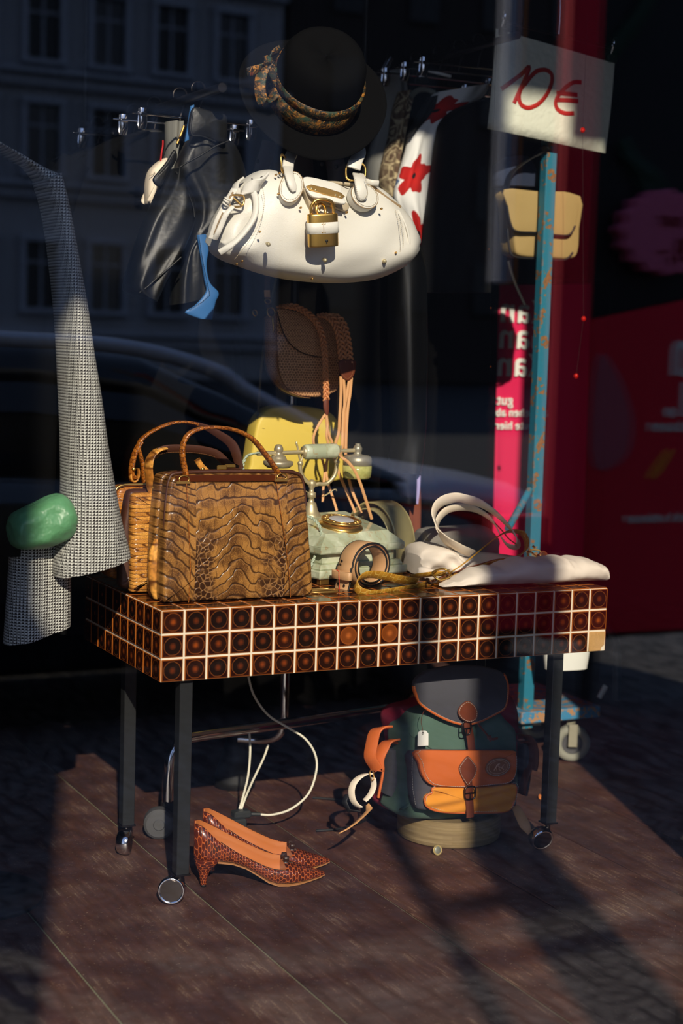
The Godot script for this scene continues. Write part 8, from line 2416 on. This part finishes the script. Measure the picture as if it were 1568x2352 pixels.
	sh.between(smooth([Vector3(0.8529,1.4671,-0.66),Vector3(0.8564,1.374,-0.66),Vector3(0.8581,1.2569,-0.66),Vector3(0.8652,1.1391,-0.66),Vector3(0.8738,1.0205,-0.66),Vector3(0.8798,0.9309,-0.66),Vector3(0.8748,0.8829,-0.66),Vector3(0.877,0.8439,-0.66)], 5), smooth([Vector3(0.91,1.4703,-0.66),Vector3(0.9443,1.3781,-0.66),Vector3(0.9542,1.2602,-0.66),Vector3(0.9607,1.1412,-0.66),Vector3(0.9641,1.0213,-0.66),Vector3(0.9652,0.961,-0.66),Vector3(0.96,0.8824,-0.66),Vector3(0.9519,0.8431,-0.66)], 5), 0.05, 0.005, 3, 36, true, 0.12)
	part("sleeve", sh, M.black_gloss, o)
	sh = Sh.new()
	sh.between(smooth([Vector3(0.8675,0.8457,-0.64),Vector3(0.8728,0.8127,-0.64),Vector3(0.8806,0.769,-0.64)], 4), smooth([Vector3(0.9289,0.8451,-0.64),Vector3(0.9295,0.8119,-0.64),Vector3(0.928,0.763,-0.64)], 4), 0.045, 0.0, 3)
	part("cuff", sh, M.black_gloss, o)
	sh = Sh.new()
	sh.between(smooth([Vector3(0.9347,0.8403,-0.66),Vector3(0.9375,0.8039,-0.66),Vector3(0.9377,0.7644,-0.66)], 3), smooth([Vector3(0.9521,0.8364,-0.66),Vector3(0.9507,0.8037,-0.66),Vector3(0.9454,0.7606,-0.66)], 3), 0.03, 0.002, 3)
	part("cuff_lining", sh, M.lilac, o, "lilac cuff lining")
	o = thing("brown_suede_scarf", "brown suede strip hanging below the glossy leather sleeve", "scarf", Vector3(0.972,0.6357,-0.7))
	sh = Sh.new()
	sh.between(smooth([Vector3(0.9466,0.8367,-0.7),Vector3(0.9415,0.7909,-0.7),Vector3(0.945,0.7448,-0.7),Vector3(0.9573,0.6984,-0.7),Vector3(0.9643,0.652,-0.7),Vector3(0.9668,0.59,-0.7)], 4), smooth([Vector3(0.9793,0.8241,-0.7),Vector3(0.9855,0.7902,-0.7),Vector3(0.9888,0.744,-0.7),Vector3(0.9892,0.6977,-0.7),Vector3(0.9882,0.6513,-0.7),Vector3(0.9879,0.5893,-0.7)], 4), 0.012, 0.003, 3)
	part("body", sh, M.suede_brown, o)

# ---------------------------------------------------------------- blue trolley, price sign, the rest
func small_things() -> void:
	var t = thing("blue_trolley", "rusty blue steel trolley with tall upright post, behind the right end of the table", "trolley", Vector3(1.5116,-0.0151,-0.72))
	var foot = Vector3(1.3865,0.1308,-0.74)
	var sh = Sh.new()
	sh.box(Vector3(foot.x, 1.02, -0.755), Vector3(0.034, 1.84, 0.034), 0.003)
	part("post", sh, M.blue_paint, t)
	sh = Sh.new()
	sh.tube([Vector3(1.3434,0.7854,-0.715), Vector3(1.2033,0.6943,-0.6)], 0.010, 10)
	part("brace", sh, M.blue_paint, t)
	var pl = Vector3(1.3462,0.1447,-0.715)
	sh = Sh.new()
	sh.box(Vector3(pl.x + 0.135, pl.y - 0.005, -0.88), Vector3(0.27, 0.034, 0.34), 0.003)
	part("platform", sh, M.blue_worn, t)
	for q in [[0.19, -0.74], [0.04, -1.0], [0.24, -1.0]]:
		var wc = Vector3(pl.x + q[0] - 0.01, 0.053, q[1] + 0.02)
		var ax = Vector3(-0.45, 0, 0.9).normalized()
		sh = Sh.new()
		sh.lathe([Vector2(0.030, 0.016), Vector2(0.040, 0.019), Vector2(0.050, 0.016), Vector2(0.053, 0.008), Vector2(0.053, -0.008), Vector2(0.050, -0.016), Vector2(0.040, -0.019), Vector2(0.030, -0.016), Vector2(0.030, 0.016)], frame(wc, ax), 36)
		var w = part("wheel", sh, M.rubber_grey, t)
		sh = Sh.new()
		sh.lathe([Vector2(0, 0.017), Vector2(0.009, 0.017), Vector2(0.010, 0.010), Vector2(0.026, 0.009), Vector2(0.031, 0.013), Vector2(0.031, -0.012), Vector2(0, -0.012)], frame(wc, ax), 28)
		part("hub", sh, M.rubber, w)
		sh = Sh.new()
		sh.box(wc + ax * 0.024 + Vector3(0.0, 0.026, 0), Vector3(0.026, 0.066, 0.004), 0.001, Basis(Vector3(ax.z, 0, -ax.x), Vector3.UP, ax))
		sh.box(wc - ax * 0.024 + Vector3(0.0, 0.026, 0), Vector3(0.026, 0.066, 0.004), 0.001, Basis(Vector3(ax.z, 0, -ax.x), Vector3.UP, ax))
		part("fork", sh, mat(Color(0.62, 0.60, 0.52), 0.5, 0.3), w)
	sh = Sh.new()
	sh.tube(smooth([Vector3(1.5797,0.4094,-0.66), Vector3(1.5951,0.3918,-0.66), Vector3(1.6148,0.3626,-0.66), Vector3(1.6257,0.3319,-0.66), Vector3(1.6285,0.2827,-0.66), Vector3(1.6334,0.1841,-0.66)], 5), 0.012, 12)
	part("push_bar", sh, mat(Color(0.06, 0.10, 0.14), 0.5), t)
	sh = Sh.new()
	sh.tube([Vector3(1.6591,0.1611,-0.78), Vector3(1.6818,0.1956,-0.78)], [0.008, 0.009], 12)
	part("lever", sh, M.white_plain, t)
	# white paper bag
	var b = thing("white_paper_bag", "white paper bag by the blue post, only its lower end showing under the table", "bag", Vector3(1.4242,0.2927,-0.62))
	sh = Sh.new()
	sh.between([Vector3(1.3339,0.4182,-0.62), Vector3(1.3507,0.3412,-0.62), Vector3(1.3589,0.2977,-0.62)], [Vector3(1.4985,0.4131,-0.62), Vector3(1.4973,0.3396,-0.62), Vector3(1.4901,0.295,-0.62)], 0.03, 0.0, 3)
	part("bag", sh, M.white_plain, b)
	# price sign on its hanger
	var sg = thing("price_sign", "white paper price sign with red handwritten ten euro price, hanging from a clip hanger", "sign", Vector3(1.3474,1.7404,-0.7))
	var rows = []
	var tl = Vector3(1.1672,2.0126,-0.7)
	var tr = Vector3(1.5521,1.962,-0.7)
	var bl = Vector3(1.1502,1.7512,-0.7)
	var br = Vector3(1.5381,1.7183,-0.7)
	for side in 2:
		for i in 9:
			var f = i / 8.0
			var v = f if side == 0 else 1.0 - f
			var ring = PackedVector3Array()
			for k in 9:
				var u = k / 8.0
				var q = tl.lerp(tr, u).lerp(bl.lerp(br, u), v)
				q.z += 0.006 * sin(u * 5.0 + 0.5) * v + 0.004 * sin(v * 3.0) - (0.0008 if side else 0.0)
				ring.append(q)
			rows.append(ring)
	sh = Sh.new()
	sh.loft(rows, false, false)
	part("paper", sh, tri_mapped(bumped(mat(Color(0.88, 0.89, 0.82), 0.85), M.soft, 0.15), 5.0), sg)
	sh = Sh.new()
	for s in [[[322, 608], [380, 560], [440, 510], [492, 456], [470, 540], [440, 620], [412, 705]], [[492, 545], [452, 600], [440, 660], [460, 715], [510, 735], [570, 710], [620, 650], [650, 570], [645, 505], [600, 475], [545, 485], [505, 525], [470, 580]], [[855, 560], [800, 560], [745, 600], [705, 650], [690, 700], [710, 745], [760, 770], [825, 772]], [[690, 632], [760, 638], [835, 646]], [[690, 680], [765, 682], [845, 688]]]:
		var p = []
		for q in s:
			var f = (float(q[0]) - 262.0) / 812.0
			var g = (float(q[1]) - (195.0 + 237.0 * f)) / (685.0 - 72.0 * f)
			var w = tl.lerp(tr, f).lerp(bl.lerp(br, f), g)
			w.z += 0.006 * sin(f * 5.0 + 0.5) * g + 0.004 * sin(g * 3.0) + 0.0008
			p.append(w)
		var pen = smooth(p, 6)
		var aim = []
		for i in pen.size():
			aim.append((pen[mini(i + 1, pen.size() - 1)] - pen[maxi(i - 1, 0)]).cross(Vector3(0, 0, 1)))
		sh.strap(pen, aim, 0.0118, 0.0008)
	part("lettering", sh, M.red_ink, sg, "red marker writing: 10 €")
	var hg = thing("sign_hanger", "black clip hanger holding up the paper price sign", "hanger", Vector3(1.3641,2.0266,-0.7))
	sh = Sh.new()
	sh.tube([Vector3(1.1895,2.032,-0.7), Vector3(1.5415,2.001,-0.7)], 0.004, 8)
	part("bar", sh, M.dark_metal, hg)
	sh = Sh.new()
	var hk = Vector3(1.3646,2.0171,-0.7)
	sh.tube(smooth([hk, hk + Vector3(0.002, 0.07, 0), hk + Vector3(0.0, 0.19, -0.01), hk + Vector3(0.014, 0.225, -0.03), hk + Vector3(0.0, 0.235, -0.05)], 4), 0.0025, 6)
	part("hook", sh, M.chrome, hg)
	for q in [Vector3(1.1874,2.028,-0.7), Vector3(1.5418,1.9952,-0.7)]:
		sh = Sh.new()
		sh.box(q + Vector3(0, -0.022, 0), Vector3(0.028, 0.020, 0.014), 0.003)
		var c = part("clip", sh, M.black, hg)
		sh = Sh.new()
		sh.strap(smooth([q + Vector3(-0.002, -0.012, 0.004), q + Vector3(0.002, 0.02, 0.012), q + Vector3(0.006, 0.034, 0.006), q + Vector3(0.008, 0.02, -0.002)], 4), Vector3(1, 0, 0.2), 0.012, 0.002)
		sh.lathe([Vector2(0, 0.004), Vector2(0.0045, 0.003), Vector2(0.005, 0), Vector2(0, -0.003)], frame(q + Vector3(-0.006, 0.012, 0.01), Vector3(0, 0, 1)), 12)
		part("spring", sh, M.chrome, c)
	# khaki satchel on the post
	var k = thing("khaki_satchel", "khaki satchel with dark piped flap, hanging behind the blue post", "satchel", Vector3(1.4268,1.4187,-0.84))
	sh = Sh.new()
	sh.slab(smooth([Vector2(1.2966,1.6092),Vector2(1.3051,1.5617),Vector2(1.3116,1.5057),Vector2(1.318,1.4536),Vector2(1.3365,1.4311),Vector2(1.4245,1.4298),Vector2(1.5039,1.4312),Vector2(1.5303,1.4523),Vector2(1.5323,1.5183),Vector2(1.5304,1.6086),Vector2(1.3957,1.611)], 3, true), Transform3D.IDENTITY, -0.80, -0.88, 0.008, 0.004)
	part("body", sh, M.khaki, k)
	sh = Sh.new()
	sh.slab(smooth([Vector2(1.269,1.6078),Vector2(1.2795,1.5656),Vector2(1.2932,1.5187),Vector2(1.3124,1.4975),Vector2(1.375,1.497),Vector2(1.4435,1.4944),Vector2(1.4878,1.4976),Vector2(1.5063,1.5231),Vector2(1.5036,1.6083),Vector2(1.3693,1.6098)], 3, true), Transform3D.IDENTITY, -0.786, -0.796, 0.003, 0.003)
	var fl = part("flap", sh, M.khaki, k)
	sh = Sh.new()
	sh.tube(smooth([Vector3(1.276,1.5652,-0.786),Vector3(1.2897,1.5183,-0.786),Vector3(1.3099,1.4964,-0.786),Vector3(1.3725,1.4959,-0.786),Vector3(1.4409,1.4932,-0.786),Vector3(1.4861,1.4965,-0.786),Vector3(1.5045,1.5228,-0.786)], 4), 0.0032, 6)
	part("flap_piping", sh, M.black, fl)
	sh = Sh.new()
	sh.tube(smooth([Vector3(1.2908,1.5031,-0.8),Vector3(1.299,1.4515,-0.8),Vector3(1.3198,1.4277,-0.8),Vector3(1.4047,1.427,-0.8),Vector3(1.4835,1.4276,-0.8),Vector3(1.5097,1.4494,-0.8)], 4), 0.0036, 6)
	part("piping", sh, M.black, k)
	sh = Sh.new()
	sh.strap(smooth([Vector3(1.2927,1.6083,-0.82), Vector3(1.2968,1.6549,-0.8), Vector3(1.3449,1.7027,-0.76), Vector3(1.3554,1.7235,-0.72)], 4), Vector3(0.3, 0.3, 0.9), 0.02, 0.003)
	sh.strap(smooth([Vector3(1.3032,1.4159,-0.81),Vector3(1.3137,1.3882,-0.81),Vector3(1.3325,1.3486,-0.81),Vector3(1.3641,1.297,-0.81)], 4), Vector3(1, 0, 0.2), 0.008, 0.003)
	part("strap", sh, M.black, k)
	var dn = thing("denim_cap", "dim blue denim cap hanging above the khaki satchel", "cap", Vector3(1.3612,1.6196,-0.86))
	sh = Sh.new()
	sh.between(smooth([Vector3(1.279,1.6221,-0.86),Vector3(1.2729,1.6498,-0.86),Vector3(1.2857,1.6828,-0.86),Vector3(1.3231,1.7057,-0.86)], 4), smooth([Vector3(1.4048,1.6267,-0.86),Vector3(1.4085,1.6513,-0.86),Vector3(1.3969,1.687,-0.86),Vector3(1.3666,1.707,-0.86)], 4), 0.05, 0.004, 4)
	part("crown", sh, mat(Color(0.13, 0.17, 0.26), 0.9), dn)
	# red window banner, printed to be read from the other side
	var z = -1.45
	var bn = thing("red_banner", "pink-red window banner with white lettering seen from behind, left of the blue post", "banner", Vector3(1.8066,0.249,-1.45))
	var tlb = Vector3(1.6782,1.3758,-1.45)
	var blb = Vector3(1.7004,0.2547,-1.45)
	sh = Sh.new()
	sh.slab([Vector2(blb.x - 0.003, blb.y), Vector2(blb.x + 0.36, blb.y), Vector2(tlb.x + 0.36, tlb.y + 0.02), Vector2(tlb.x + 0.002, tlb.y)], Transform3D.IDENTITY, z, z - 0.004, 0.001)
	part("cloth", sh, mat(Color(0.86, 0.10, 0.33), 0.6), bn)
	for q in [["Kan", 0.105, Vector3(1.6849,1.2936,-1.444)], ["Gan", 0.105, Vector3(1.6839,1.2095,-1.444)], ["Kan", 0.105, Vector3(1.6815,1.1194,-1.444)], ["gut", 0.04, Vector3(1.6836,1.0037,-1.444)], ["aussehen ab", 0.034, Vector3(1.6821,0.964,-1.444)], ["heute hier", 0.034, Vector3(1.6825,0.9214,-1.444)]]:
		var tm = text_mesh(q[0], q[1])
		var lt := MeshInstance3D.new()
		lt.name = "lettering"
		lt.mesh = tm
		lt.material_override = M.white_plain
		bn.add_child(lt, true)
		lt.rotation.y = PI   # printed to be read from outside, so the line ends on the left here
		lt.position = q[2] - world_of(bn) + Vector3(tm.get_aabb().end.x, 0, 0)
	sh = Sh.new()
	sh.tube([Vector3(tlb.x - 0.02, tlb.y + 0.012, z), Vector3(tlb.x + 0.40, tlb.y + 0.03, z)], 0.006, 8)
	part("rod", sh, M.black_steel, bn)
	sh = Sh.new()
	for x in [0.02, 0.34]:
		sh.tube([Vector3(tlb.x + x, tlb.y + 0.02, z), Vector3(tlb.x + x, 3.44, z)], 0.0015, 5)
	part("wire", sh, M.black_steel, bn)
	# glass beads on threads
	var amber = mat(Color(0.85, 0.42, 0.10), 0.1)
	var red = mat(Color(0.70, 0.10, 0.05), 0.1)
	for q in [["amber", amber, 0.0028, [Vector3(1.0473,1.4243,-0.5), Vector3(1.0606,1.2767,-0.5), Vector3(1.0671,1.1276,-0.5)], "thread of small amber glass beads hanging left of the red banner"], ["red", red, 0.0075, [Vector3(1.4003,1.7611,-0.62), Vector3(1.4312,1.2607,-0.62), Vector3(1.4147,1.1056,-0.62)], "thread of red glass beads hanging right of the blue post"]]:
		var s = thing("bead_string", q[4], "bead string", q[3][2])
		for c in q[3]:
			sh = Sh.new()
			var r: float = q[2]
			sh.lathe([Vector2(0, r), Vector2(r * 0.6, r * 0.8), Vector2(r, 0), Vector2(r * 0.6, -r * 0.8), Vector2(0, -r)], Transform3D(Basis.IDENTITY, c), 14)
			part("bead", sh, q[1], s)
		sh = Sh.new()
		sh.tube([q[3][2], q[3][1], q[3][0], q[3][0] + Vector3(0, 3.43 - q[3][0].y, 0)], 0.0004, 4)
		part("thread", sh, M.black, s)
